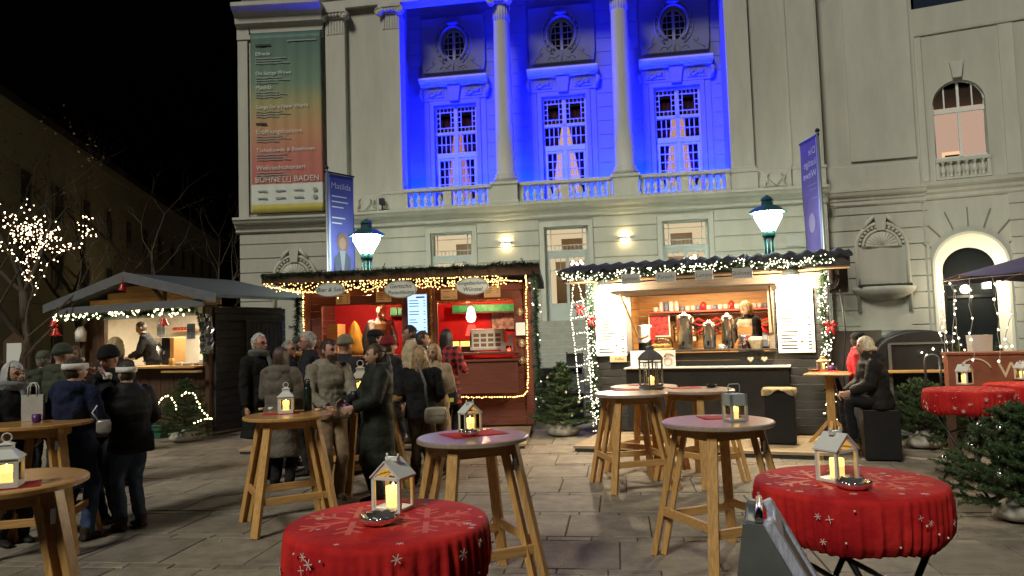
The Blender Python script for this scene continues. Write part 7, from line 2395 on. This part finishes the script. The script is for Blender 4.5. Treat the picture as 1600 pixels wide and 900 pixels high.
def person(label, px_, py_, Y, yaw, coat, hem=.62, puff=0, legs=(.03, .03, .035), shoes=(.02, .018, .016), hair=('short', (.06, .04, .03)), hat=None, armL=None, armR=None,
           hy=0, hp=0, lean=0.0, base=0.0, wide=1.0, hood=False, scarf=None, beard=None, glasses=False, face=True, vox=.010, seat=None, skin=None, coatname=None, plaid=False,
           collar=True, open_front=None, group=None, stance=.10, step=0.0, gloves=None, P=None, h=None, vest=None):
    if P is None:
        Q = atY(px_, py_, Y); P = Vector((Q.x, Q.y, base)); h = Q.z - base
    s = h / 1.75
    rnd = random.Random(int(px_ * 7 + py_))
    seed = rnd.random() * 50
    t = thing('person', label, 'person', T(P.x, P.y, P.z) @ RZ(R_(yaw)), group)
    dz = 0.0
    if seat is not None:
        dz = .93 * s - (seat + .10)
        s = (h + dz) / 1.75 if False else s
    hipz, shz = .93 * s - dz, 1.425 * s - dz

    def sh(z):            # forward lean of the trunk
        return -lean * max(0, z - hipz)
    # ---- skeleton
    hips = [Vector((sx * .085 * s, 0, hipz - .02)) for sx in (-1, 1)]
    knees, ankles = [], []
    for i, sx in enumerate((-1, 1)):
        if seat is not None:
            kn = Vector((sx * .13 * s, -.40 * s, hipz + .0)); an = Vector((sx * .12 * s, -.36 * s, max(.10, hipz - .44 * s)))
        else:
            st = step * (1 if i else -1)
            an = Vector((sx * stance * s, st, .085 * s)); kn, _ = ik(hips[i], an, .43 * s, .43 * s, (0, -1, 0))
        knees.append(kn); ankles.append(an)
    sho = [Vector((sx * .178 * s * wide, sh(shz) + .005, shz)) for sx in (-1, 1)]
    tg = []
    for i, a in enumerate((armL, armR)):     # armL is the person's own left, at +x when facing -y
        sx = 1 if i == 0 else -1
        tg.append(Vector((a[0] * s, a[1] * s, a[2] * s - dz)) if a else Vector((sx * .245 * s * wide, -.05, .84 * s - dz)))
    arms = []
    for i, sx in enumerate((1, -1)):
        S = sho[1] if sx > 0 else sho[0]
        E_, H_ = ik(S, tg[i], .285 * s, .255 * s, (sx * .55, .75, -.35))
        arms.append((S, E_, H_))
    hc = Vector((0, sh(1.63 * s - dz) - .012 * s, 1.631 * s - dz))
    Hm = T(*hc) @ RZ(R_(hy)) @ Matrix.Rotation(R_(hp), 4, 'X')
    # ---- body: one continuous surface under the clothes
    b = MB()
    head_shape(b, Hm, s * 1.0)
    b.tube([hc + Vector((0, .018, -.06)) * s, hc + Vector((0, .028, -.13)) * s, Vector((0, sh(shz) + .02, shz + .02)), Vector((0, sh(shz) * .6, shz - .2)), Vector((0, 0, hipz))], [.050 * s, .055 * s, .075 * s, .10 * s, .11 * s], 14)
    for sx in (0, 1):
        b.tube([Vector((0, sh(shz) + .01, shz - .03)), sho[sx]], .05 * s, 8)
        b.tube([hips[sx], knees[sx], ankles[sx], ankles[sx] + Vector((0, -.02, -.05)) * s], [.07 * s, .045 * s, .034 * s, .03 * s], 10)
        b.tube([Vector((0, 0, hipz)), hips[sx]], .08 * s, 8)
    for S, E_, H_ in arms:
        b.tube([S, E_, H_], [.045 * s, .036 * s, .026 * s], 10)
        d = (H_ - E_); inw = Vector((-H_.x, .0, .0)) + Vector((0, -.1, -.05))
        if not gloves:
            hand(b, H_, d, inw if inw.length > .02 else Vector((0, -1, 0)), s * 1.0, .55)
    bo = b.build('body', skin or SKIN, t)
    remesh(bo, vox, 1)
    if gloves:
        for S, E_, H_ in arms:
            gm = MB(); d = H_ - E_; hand(gm, H_, d, Vector((-H_.x, -.1, -.05)), s * 1.15, .55); gm.build('glove', cloth_mat('glove_' + coatname, gloves), t)
    V = lambda *q: Hm @ (Vector(q) * s)
    if face:
        for sx in (-1, 1):
            MB().ball(V(sx * .031, -.0835, .006), (.0115 * s, .0115 * s, .0075 * s), 10, 6).build('eye', EYEW, t)
            MB().tube([V(sx * .014, -.0985, .026), V(sx * .034, -.0955, .031), V(sx * .053, -.080, .024)], [.004 * s, .005 * s, .003 * s], 5).build('eyebrow', mat('brow', (.05, .035, .025), .8), t)
        MB().tube([V(-.024, -.0925, -.058), V(0, -.1045, -.056), V(.024, -.0925, -.058)], [.003 * s, .0065 * s, .003 * s], 6).build('lips', LIPM, t)
    if beard:
        bm_ = MB()
        for q in range(150):
            f = rnd.uniform(-1.15, 1.15); z = rnd.uniform(-.112, -.045 - .02 * abs(f) * 0)
            if abs(f) < .32 and -.070 < z < -.048:
                continue
            rr = .093 - .012 * (1 - math.cos(f)); x = .080 * math.sin(f) * (1 - .35 * ((-z) / .119) ** 1.6); y = -.104 * math.cos(f) * (1 - .04)
            a = Vector((x, y + .012 * (1 if z > -.05 else 0), z))
            bm_.tube([V(*a), V(a.x * 1.02, a.y * 1.03, a.z - .016)], [.007 * s, .003 * s], 4, cap=False)
        bm_.tube([V(-.03, -.097, -.052), V(-.015, -.104, -.044), V(0, -.106, -.042), V(.015, -.104, -.044), V(.03, -.097, -.052)], .0055 * s, 5)
        bm_.build('beard', mat('beard_%.2f' % beard[0], beard, .8, var=.3, vscale=40), t)
    if glasses:
        gl = MB()
        for sx in (-1, 1):
            gl.tube([V(sx * .032 + .024 * math.cos(a), -.106, .004 + .017 * math.sin(a)) for a in [2 * math.pi * k / 14 for k in range(15)]], .0028 * s, 5)
            gl.tube([V(sx * .055, -.104, .008), V(sx * .082, -.05, .010), V(sx * .086, .01, .008)], .0026 * s, 5)
        gl.tube([V(-.009, -.108, .006), V(.009, -.108, .006)], .0028 * s, 5)
        gl.build('glasses', BLACKM, t)
    # ---- hair
    if hair:
        hm = mat('hair_%.2f_%.2f' % (hair[1][0], hair[1][1]), hair[1], .55, var=.35, vscale=30, stretch=(1, 1, .3))
        hair_piece(t, Hm, hair[0], hm, s, rnd, seed)
    # ---- hats
    if hat:
        kind, hcol = hat
        hmt = cloth_mat('hat_%.2f_%.2f_%.2f' % hcol, hcol)
        hb = MB()

        def hring(z, k, fwd=0):
            return [V(.083 * k * math.cos(a), .104 * k * math.sin(a) + fwd, z) for a in [2 * math.pi * q / 28 for q in range(28)]]
        if kind == 'beanie':
            hb.loft([hring(.018, 1.10), hring(.022, 1.17), hring(.06, 1.17), hring(.066, 1.11), hring(.095, 1.03), hring(.130, .80), hring(.150, .45), hring(.156, .05)])
        elif kind == 'cap':
            hb.loft([hring(.045, 1.08), hring(.05, 1.10), hring(.09, 1.04), hring(.125, .8), hring(.14, .4), hring(.143, .03)])
            vz = [V(.07 * math.cos(a), -.10 + .08 * math.sin(a), .050) for a in [math.pi + math.pi * q / 10 for q in range(11)]]
            vz2 = [V(.07 * math.cos(a), -.10 + .08 * math.sin(a), .058) for a in [math.pi + math.pi * q / 10 for q in range(11)]]
            hb.loft([vz, vz2])
        elif kind == 'band':
            hb.loft([hring(.012, 1.10), hring(.014, 1.16), hring(.040, 1.18), hring(.068, 1.14), hring(.070, 1.06)], cap=False)
        hb.build({'beanie': 'beanie', 'cap': 'cap', 'band': 'headband'}[kind], hmt, t)
    # ---- coat: trunk and sleeves in one surface
    cm = cloth_mat(coatname or ('coat_%d_%d' % (px_, py_)), coat, .62 if puff else .85, plaid)
    pf = .030 if puff else .012
    cb = MB()
    hemz = hem * s - dz
    if seat is not None:
        hemz = max(hemz, hipz - .10 * s)
    lv = [(hemz, .195 + (.02 if hem < .7 else 0), .150 + (.02 if hem < .7 else 0)), ((hemz + hipz) / 2, .190, .150), (hipz + .02 * s, .180, .145), (1.12 * s - dz, .160, .128), (1.30 * s - dz, .182, .138), (1.40 * s - dz, .175, .120), (1.455 * s - dz, .130, .095), (1.50 * s - dz, .078, .078), (1.535 * s - dz, .070, .072)]
    if not collar:
        lv = lv[:-1]
    zs_ = []; K = 34
    zz = [q[0] for q in lv]
    rings = []
    for k in range(K + 1):
        z = zz[0] + (zz[-1] - zz[0]) * k / K
        for a_, b_ in zip(lv[:-1], lv[1:]):
            if a_[0] <= z <= b_[0] + 1e-6:
                f = (z - a_[0]) / max(1e-6, b_[0] - a_[0]); f = f * f * (3 - 2 * f)
                A = a_[1] + (b_[1] - a_[1]) * f; B = a_[2] + (b_[2] - a_[2]) * f
                break
        A, B = A * s * wide + pf, B * s * wide + pf
        if puff and z < 1.44 * s - dz:
            q = .011 * abs(math.sin((z - hemz) * math.pi / puff)) ** .6; A += q - .006; B += q - .006
        rings.append(ellipse(0, sh(z) + (.012 if z > 1.2 * s - dz else 0), z, A, B))
    cb.loft(rings)
    for S, E_, H_ in arms:
        pts, rr = [], []
        nS = 12
        wr = H_ - (H_ - E_).normalized() * .012
        for k in range(nS + 1):
            u = k / nS
            p = S.lerp(E_, u * 2) if u < .5 else E_.lerp(wr, u * 2 - 1)
            r = (.070 - .012 * (u * 2) if u < .5 else .058 - .014 * (u * 2 - 1)) * s + pf * .75
            if puff:
                r += .008 * abs(math.sin(u * math.pi * .54 / puff)) - .004
            pts.append(p); rr.append(r)
        cb.tube(pts, rr, 14)
        cb.ball(S + Vector((0, 0, -.01)), .072 * s + pf * .7, 12, 8)
    if hood:
        for k in range(9):
            a = math.pi * (.02 + .96 * k / 8)
            cb.ball((.125 * s * math.cos(a), sh(1.46 * s - dz) + .045 + .085 * s * math.sin(a), 1.445 * s - dz + .035 * math.sin(a)), (.062 * s, .055 * s, .062 * s), 10, 7)
        cb.ball((0, sh(1.4 * s - dz) + .135 * s, 1.40 * s - dz), (.11 * s, .055 * s, .10 * s), 12, 8)
    co = cb.build('coat' if hem < .95 else 'jacket', cm, t)
    remesh(co, .013, 2, .036 if not puff else .020)
    if open_front:
        st_ = MB(); zt_ = 1.43 * s - dz
        for k in range(8):
            pass
        st_.loft([ellipse(0, sh(z) - .03, z, a_ * s, (.13 * s * wide + pf) * (.99 if z < 1.36 * s else .8), 16) for z, a_ in ((hemz + .06, .035), (1.1 * s - dz, .045), (1.3 * s - dz, .055), (1.42 * s - dz, .05))])
        st_.build('shirt', cloth_mat('shirt_%d' % px_, open_front), t)
    if vest:
        vb = MB()
        vb.loft([[(x * 1.07, (y - sh(z)) * 1.09 + sh(z), z) for x, y, z in r_] for r_ in rings if 0.86 * s - dz < r_[0][2] < 1.475 * s - dz])
        vo = vb.build('vest', cloth_mat('vest_%d' % px_, vest), t); remesh(vo, .014, 1, .012)
    # ---- scarf
    if scarf:
        sb = MB()
        for j in range(2):
            sb.tube([((.085 + .015 * j) * s * math.cos(a), sh(1.5 * s - dz) + (.088 + .012 * j) * s * math.sin(a) - .004, 1.50 * s - dz + .03 * math.sin(a * 2 + j) * .3 + .035 * j) for a in [2 * math.pi * k / 18 for k in range(19)]], .034 * s, 8)
        sb.tube([(.03 * s, sh(1.45 * s) - .115 * s, 1.50 * s - dz), (.04 * s, sh(1.4 * s) - .165 * s, 1.38 * s - dz), (.035 * s, sh(1.2 * s) - .175 * s, 1.20 * s - dz)], [.03 * s, .04 * s, .035 * s], 8, flat=.5)
        so2 = sb.build('scarf', cloth_mat('scarf_%d' % px_, scarf), t); remesh(so2, .012, 2, .01)
    # ---- trousers
    tb_ = MB()
    for i in (0, 1):
        kn, an = knees[i], ankles[i]
        end = an + Vector((0, 0, -.02 * s))
        tb_.tube([hips[i] + Vector((0, 0, .06)), hips[i].lerp(kn, .4), kn, kn.lerp(end, .5), end], [.105 * s, .095 * s, .073 * s, .070 * s, .062 * s], 14)
    tb_.ball((0, .01, hipz + .01), (.165 * s, .125 * s, .13 * s), 14, 8)
    to = tb_.build('trousers', cloth_mat('legs_%.2f_%.2f_%.2f' % legs, legs), t)
    remesh(to, .014, 1, .030)
    # ---- shoes
    for i in (0, 1):
        an = ankles[i]; sb = MB()
        y0 = an.y
        for_ = [(.075, .055, .05), (.045, .05, .06), (.02, .048, .085), (-.05, .05, .07), (-.11, .052, .055), (-.17, .044, .045), (-.195, .02, .03)]
        rings = []
        for dy, w_, hh in for_:
            rings.append([(an.x + w_ * s * .9 * math.cos(a), y0 + dy * s, an.z - .085 * s + max(0.0, (hh * s * (.5 + .5 * math.sin(a)))) * 1.1) for a in [2 * math.pi * k / 14 for k in range(14)]])
        sb.loft(rings)
        sb.tube([(an.x, y0 + .02 * s, an.z - .04 * s), (an.x, y0 + .015 * s, an.z + .05 * s)], [.05 * s, .052 * s], 12)
        so2 = sb.build('shoe', cloth_mat('shoe_%.2f' % shoes[0], shoes, .5), t)
        remesh(so2, .012, 1)
    t['_s'] = s
    return t


BLK, NAVY, OLIVE = (.014, .014, .016), (.016, .022, .055), (.055, .060, .040)
mugpose = (.10, -.30, 1.12)
# left group round the table with the carrier bag
person('woman with grey bob, grey scarf and black coat beside white carrier bag', 20, 566, 6.75, 60, BLK, .55, hair=('bob', (.42, .41, .42)), scarf=(.20, .21, .22), hy=12, armL=(.12, -.26, 1.02), armR=(-.20, -.2, .95), coatname='c1', vox=.008)
person('woman in navy hooded coat with white headband, back turned', 116, 560, 6.75, 172, NAVY, .52, legs=(.05, .08, .16), shoes=(.05, .035, .025), hair=('short', (.07, .045, .03)), hat=('band', (.72, .70, .66)), hood=True, armL=(.20, -.28, 1.12), armR=(-.14, -.26, 1.10), hy=-25, face=False, coatname='c2', step=.05)
person('man in black beanie eating at the table', 172, 543, 7.5, -12, BLK, .85, hair=None, hat=('beanie', (.012, .012, .013)), armL=(.055, -.155, 1.50), armR=(-.055, -.155, 1.50), hp=10, coatname='c3', skin=SKIN2, vox=.008)
person('woman in black puffer jacket and jeans with white headband', 205, 566, 7.15, -128, (.016, .016, .017), .80, puff=.10, legs=(.065, .095, .16), shoes=(.06, .05, .045), hair=('short', (.055, .035, .028)), hat=('band', (.70, .68, .64)), armL=(.16, -.32, 1.12), armR=(-.18, -.28, 1.05), lean=.14, hy=10, coatname='c4')
person('blonde woman in dark coat behind the man in black beanie', 180, 528, 9.3, 165, (.03, .03, .032), .6, hair=('bob', (.42, .30, .15)), face=False, coatname='c5', vox=.013)
person('person in olive hooded jacket and cap, back turned near the hut', 68, 550, 9.4, 200, OLIVE, .75, hood=True, hat=('cap', (.10, .11, .08)), hair=('short', (.2, .18, .15)), face=False, coatname='c6', vox=.013)
person('taller person in olive puffer with raised hood beside capped person', 96, 540, 8.9, 150, (.060, .068, .048), .70, puff=.11, hair=None, hat=('beanie', (.06, .068, .05)), hood=True, face=False, coatname='c7', vox=.013)
person('woman with pale scarf facing the square by the hut', 118, 541, 11.5, 10, (.05, .045, .045), .7, hair=('bob', (.08, .05, .03)), scarf=(.50, .45, .38), coatname='c8', vox=.012)
# hut keeper
PH = HS.pt(-2.2, 0, -.45)
person('hut keeper in black shirt bending over the counter', 208, 502, 14, -78, BLK, .95, hair=('short', (.035, .024, .018)), lean=.30, hp=22, armL=(.12, -.42, 1.05), armR=(-.12, -.40, 1.02), coatname='c9', P=Vector((PH.x, PH.y, .42)), h=1.80, vox=.012)
# group in front of the punch stall, left part
person('white haired man with glasses in long black coat and scarf', 404, 522, 9.4, 62, (.014, .014, .014), .52, hair=('receding', (.55, .53, .49)), glasses=True, scarf=(.12, .13, .12), legs=(.016, .016, .018), coatname='c10', armL=(.16, -.16, 1.10), skin=SKIN2)
person('long brown haired woman in taupe puffer coat, back turned', 438, 543, 8.85, 168, (.135, .115, .095), .40, puff=.15, hair=('long', (.060, .032, .020)), hood=True, face=False, legs=(.02, .02, .022), coatname='c11', armL=(.16, -.22, 1.0), armR=(-.16, -.22, 1.0))
person('grey haired person with ruddy face between white haired man and mustard coat', 450, 533, 10.3, 70, (.03, .03, .034), .7, hair=('receding', (.28, .26, .24)), glasses=True, coatname='c12', vox=.013, skin=SKIN2)
person('person in mustard coat and dark cap, back turned', 466, 527, 10.6, 170, (.36, .17, .035), .62, hair=('short', (.1, .09, .08)), hat=('cap', (.06, .065, .06)), face=False, coatname='c13', vox=.013)
person('grey haired man with glasses in dark jacket facing left', 482, 519, 9.7, -72, (.022, .022, .026), .85, hair=('short', (.40, .38, .35)), glasses=True, coatname='c14', armL=(.14, -.28, 1.15), skin=SKIN2)
person('bearded man in grey and beige hooded jacket holding purple mug', 513, 531, 8.15, 38, (.235, .21, .165), .88, hair=('short', (.055, .036, .026)), beard=(.075, .045, .03), hood=True, legs=(.26, .185, .115), shoes=(.16, .12, .09), armL=(.16, -.34, 1.02), armR=(-.13, -.25, 1.02), hy=20, coatname='c15', vox=.0075, wide=1.06, skin=SKIN2)
person('man in grey knitted beanie behind the bearded man', 538, 526, 9.6, 150, (.03, .03, .034), .8, hair=None, hat=('beanie', (.21, .18, .13)), face=False, coatname='c16', vox=.013)
person('man in dark cap and dark jacket at the beer hatch', 585, 517, 10.6, 120, (.018, .018, .022), .8, hair=('short', (.03, .025, .02)), hat=('cap', (.014, .014, .016)), coatname='c17', vox=.013)
person('person in red beanie and dark coat before the punch stall', 605, 527, 9.7, 140, (.02, .02, .024), .7, hair=('short', (.08, .05, .03)), hat=('beanie', (.20, .022, .028)), coatname='c18', vox=.013)
person('woman with blond tipped ponytail in long dark green coat', 587, 538, 7.9, -66, (.022, .026, .020), .42, puff=.16, hair=('pony', (.085, .055, .035)), hood=True, legs=(.012, .012, .014), armL=(.16, -.30, 1.08), armR=(-.12, -.34, 1.12), coatname='c19', vox=.0075, hy=-6)
person('curly blonde woman in black jacket with pale shoulder bag, back turned', 656, 543, 8.85, 178, (.012, .012, .013), .84, hair=('curly', (.33, .205, .10)), legs=(.085, .060, .042), shoes=(.06, .04, .03), face=False, coatname='c20', armL=(.14, -.2, 1.05), armR=(-.16, -.2, 1.05), wide=1.08)
person('blonde woman in beige coat facing the square', 678, 538, 9.4, -22, (.36, .27, .17), .42, hair=('bob', (.42, .28, .13)), legs=(.12, .09, .06), coatname='c21', armL=(.16, -.25, 1.1))
person('dark haired man in cream fleece collar coat facing left', 641, 509, 11.75, -76, (.46, .36, .24), .62, hair=('short', (.022, .016, .014)), base=.075, coatname='c22', vox=.012, skin=mat('skin_tan', (.34, .19, .13), .5, var=.08, vscale=14))
person('man with short dark hair waiting at the lit price panel', 659, 518, 11.3, 100, (.035, .033, .034), .8, hair=('short', (.05, .04, .032)), base=.0, coatname='c23', vox=.013)
person('woman with long black hair in red plaid coat at sausage hatch', 697, 515, 11.6, 150, (.3, .03, .03), .60, hair=('long', (.012, .010, .011)), base=.075, face=False, legs=(.02, .02, .022), coatname='c24', plaid=True, armR=(-.2, -.22, 1.1), vox=.012)
# stall keepers
PV = PS.pt(-2.86, 0, -.50)
person('stall keeper with glasses and tan vest inside the punch stall', 592, 478, 14, 25, (.22, .22, .22), .9, hair=('short', (.34, .24, .13)), glasses=True, vest=(.34, .235, .13), P=Vector((PV.x, PV.y, .58)), h=1.76, hp=14, hy=-50, armL=(.2, -.3, 1.0), armR=(-.18, -.32, 1.0), coatname='c25', vox=.011, skin=SKIN2)
PV = BS.pt(2.38, 0, -.55)
person('blonde stall keeper in beige hooded vest inside the black stall', 1135, 480, 12, -58, (.02, .02, .024), .9, hair=('bob', (.45, .30, .12)), vest=(.48, .38, .26), hood=True, P=Vector((PV.x, PV.y, .44)), h=1.70, hp=18, armL=(.18, -.32, 1.05), armR=(-.16, -.34, 1.02), lean=.1, coatname='c26', vox=.011)
# seated pair on the right
person('seated woman with short pale blonde hair in black hooded jacket', 1364, 530, 9.3, -100, (.016, .015, .015), .80, puff=.13, hair=('fluffy', (.62, .52, .38)), hood=True, legs=(.014, .014, .015), armL=(.10, -.36, 1.05), armR=(-.14, -.36, 1.02), lean=.16, coatname='c27', seat=.64, P=Vector((SEAT.x, SEAT.y, 0)), h=1.74, vox=.009, face=True)
person('person in red jacket and black cap facing the seated woman', 1339, 521, 10.3, 60, (.50, .035, .045), .85, hair=('short', (.05, .04, .03)), hat=('cap', (.014, .014, .016)), coatname='c28', vox=.011)
# things held or carried
def held(px_, py_, Y):
    return atY(px_, py_, Y)


cup('purple punch mug held by the bearded man', held(540, 641, 7.80))
cup('purple punch mug in the hands of the ponytailed woman', held(553, 622, 7.75), mat('dark_mug', (.03, .03, .05), .35))
P = held(168, 588, 7.28)
tag(MB().loft([[(.04 * math.cos(a), .035 * math.sin(a), z) for a in [2 * math.pi * k / 10 for k in range(10)]] for z in (-.03, .01)] + [], 0, True).ball((0, 0, .01), (.045, .04, .03), 10, 6).build('sandwich', mat('bun_in_paper', (.66, .60, .52), .8, var=.15, vscale=20), None, T(P.x, P.y, P.z)), 'bun wrapped in white paper held by man in black beanie', 'food')
P = held(681, 648, 8.62)
t = thing('shoulder_bag', 'pale quilted shoulder bag of the curly blonde woman', 'bag', T(P.x, P.y, P.z) @ RZ(R_(10)))
rings = []
for q, z in ((.6, -.10), (1.0, -.085), (1.06, -.02), (1.0, .05), (.85, .085), (.5, .09)):
    rings.append(ellipse(0, 0, z, .13 * q, .05 * q, 24))
MB().loft(rings).build('bag', mat('quilted_leather', (.36, .32, .25), .5, var=.12, vscale=10, bump=.4, bscale=18), t)
MB().box(-.10, .10, -.056, -.048, .0, .07).build('flap', mat('quilted_leather', (.36, .32, .25), .5), t)
Q = held(652, 565, 8.62) - P; R2 = held(664, 600, 8.58) - P
rz_ = Matrix.Rotation(R_(-10), 3, 'Z')
MB().tube([(-.10, 0, .07), rz_ @ R2, rz_ @ Q], .014, 6, flat=.4).build('strap', mat('bag_strap', (.10, .10, .10), .6), t)
P = held(162, 665, 6.55)
t = thing('clutch_bag', 'small silvery wrist bag hanging beside the navy coat', 'bag', T(P.x, P.y, P.z) @ RZ(R_(20)))
MB().loft([ellipse(0, 0, z, .06 * q, .025 * q, 16) for q, z in ((.7, -.07), (1, -.05), (1, .03), (.8, .05))]).build('pouch', mat('silver_leather', (.35, .33, .30), .35, metal=.4, var=.3, vscale=20), t)
MB().tube([(-.04, 0, .04), (-.09, .0, .12), (-.05, 0, .18)], .006, 5).build('wrist_strap', PAPER, t)
P = held(706, 615, 11.2)
t = thing('tote_bag', 'black bag with yellow tag carried by woman in plaid coat', 'bag', T(P.x, P.y, P.z))
MB().loft([ellipse(0, 0, z, .09 * q, .05 * q, 16) for q, z in ((.8, -.16), (1, -.13), (1, .02), (.9, .06))]).build('bag', DARKPL, t)
MB().tube([(.0, 0, .06), (-.02, 0, .35), (-.05, 0, .62)], .012, 6).build('strap', DARKPL, t)
MB().box(-.03, .03, -.056, -.05, -.12, -.06).build('tag', mat('yellow_tag', (.6, .55, .1), .5), t)
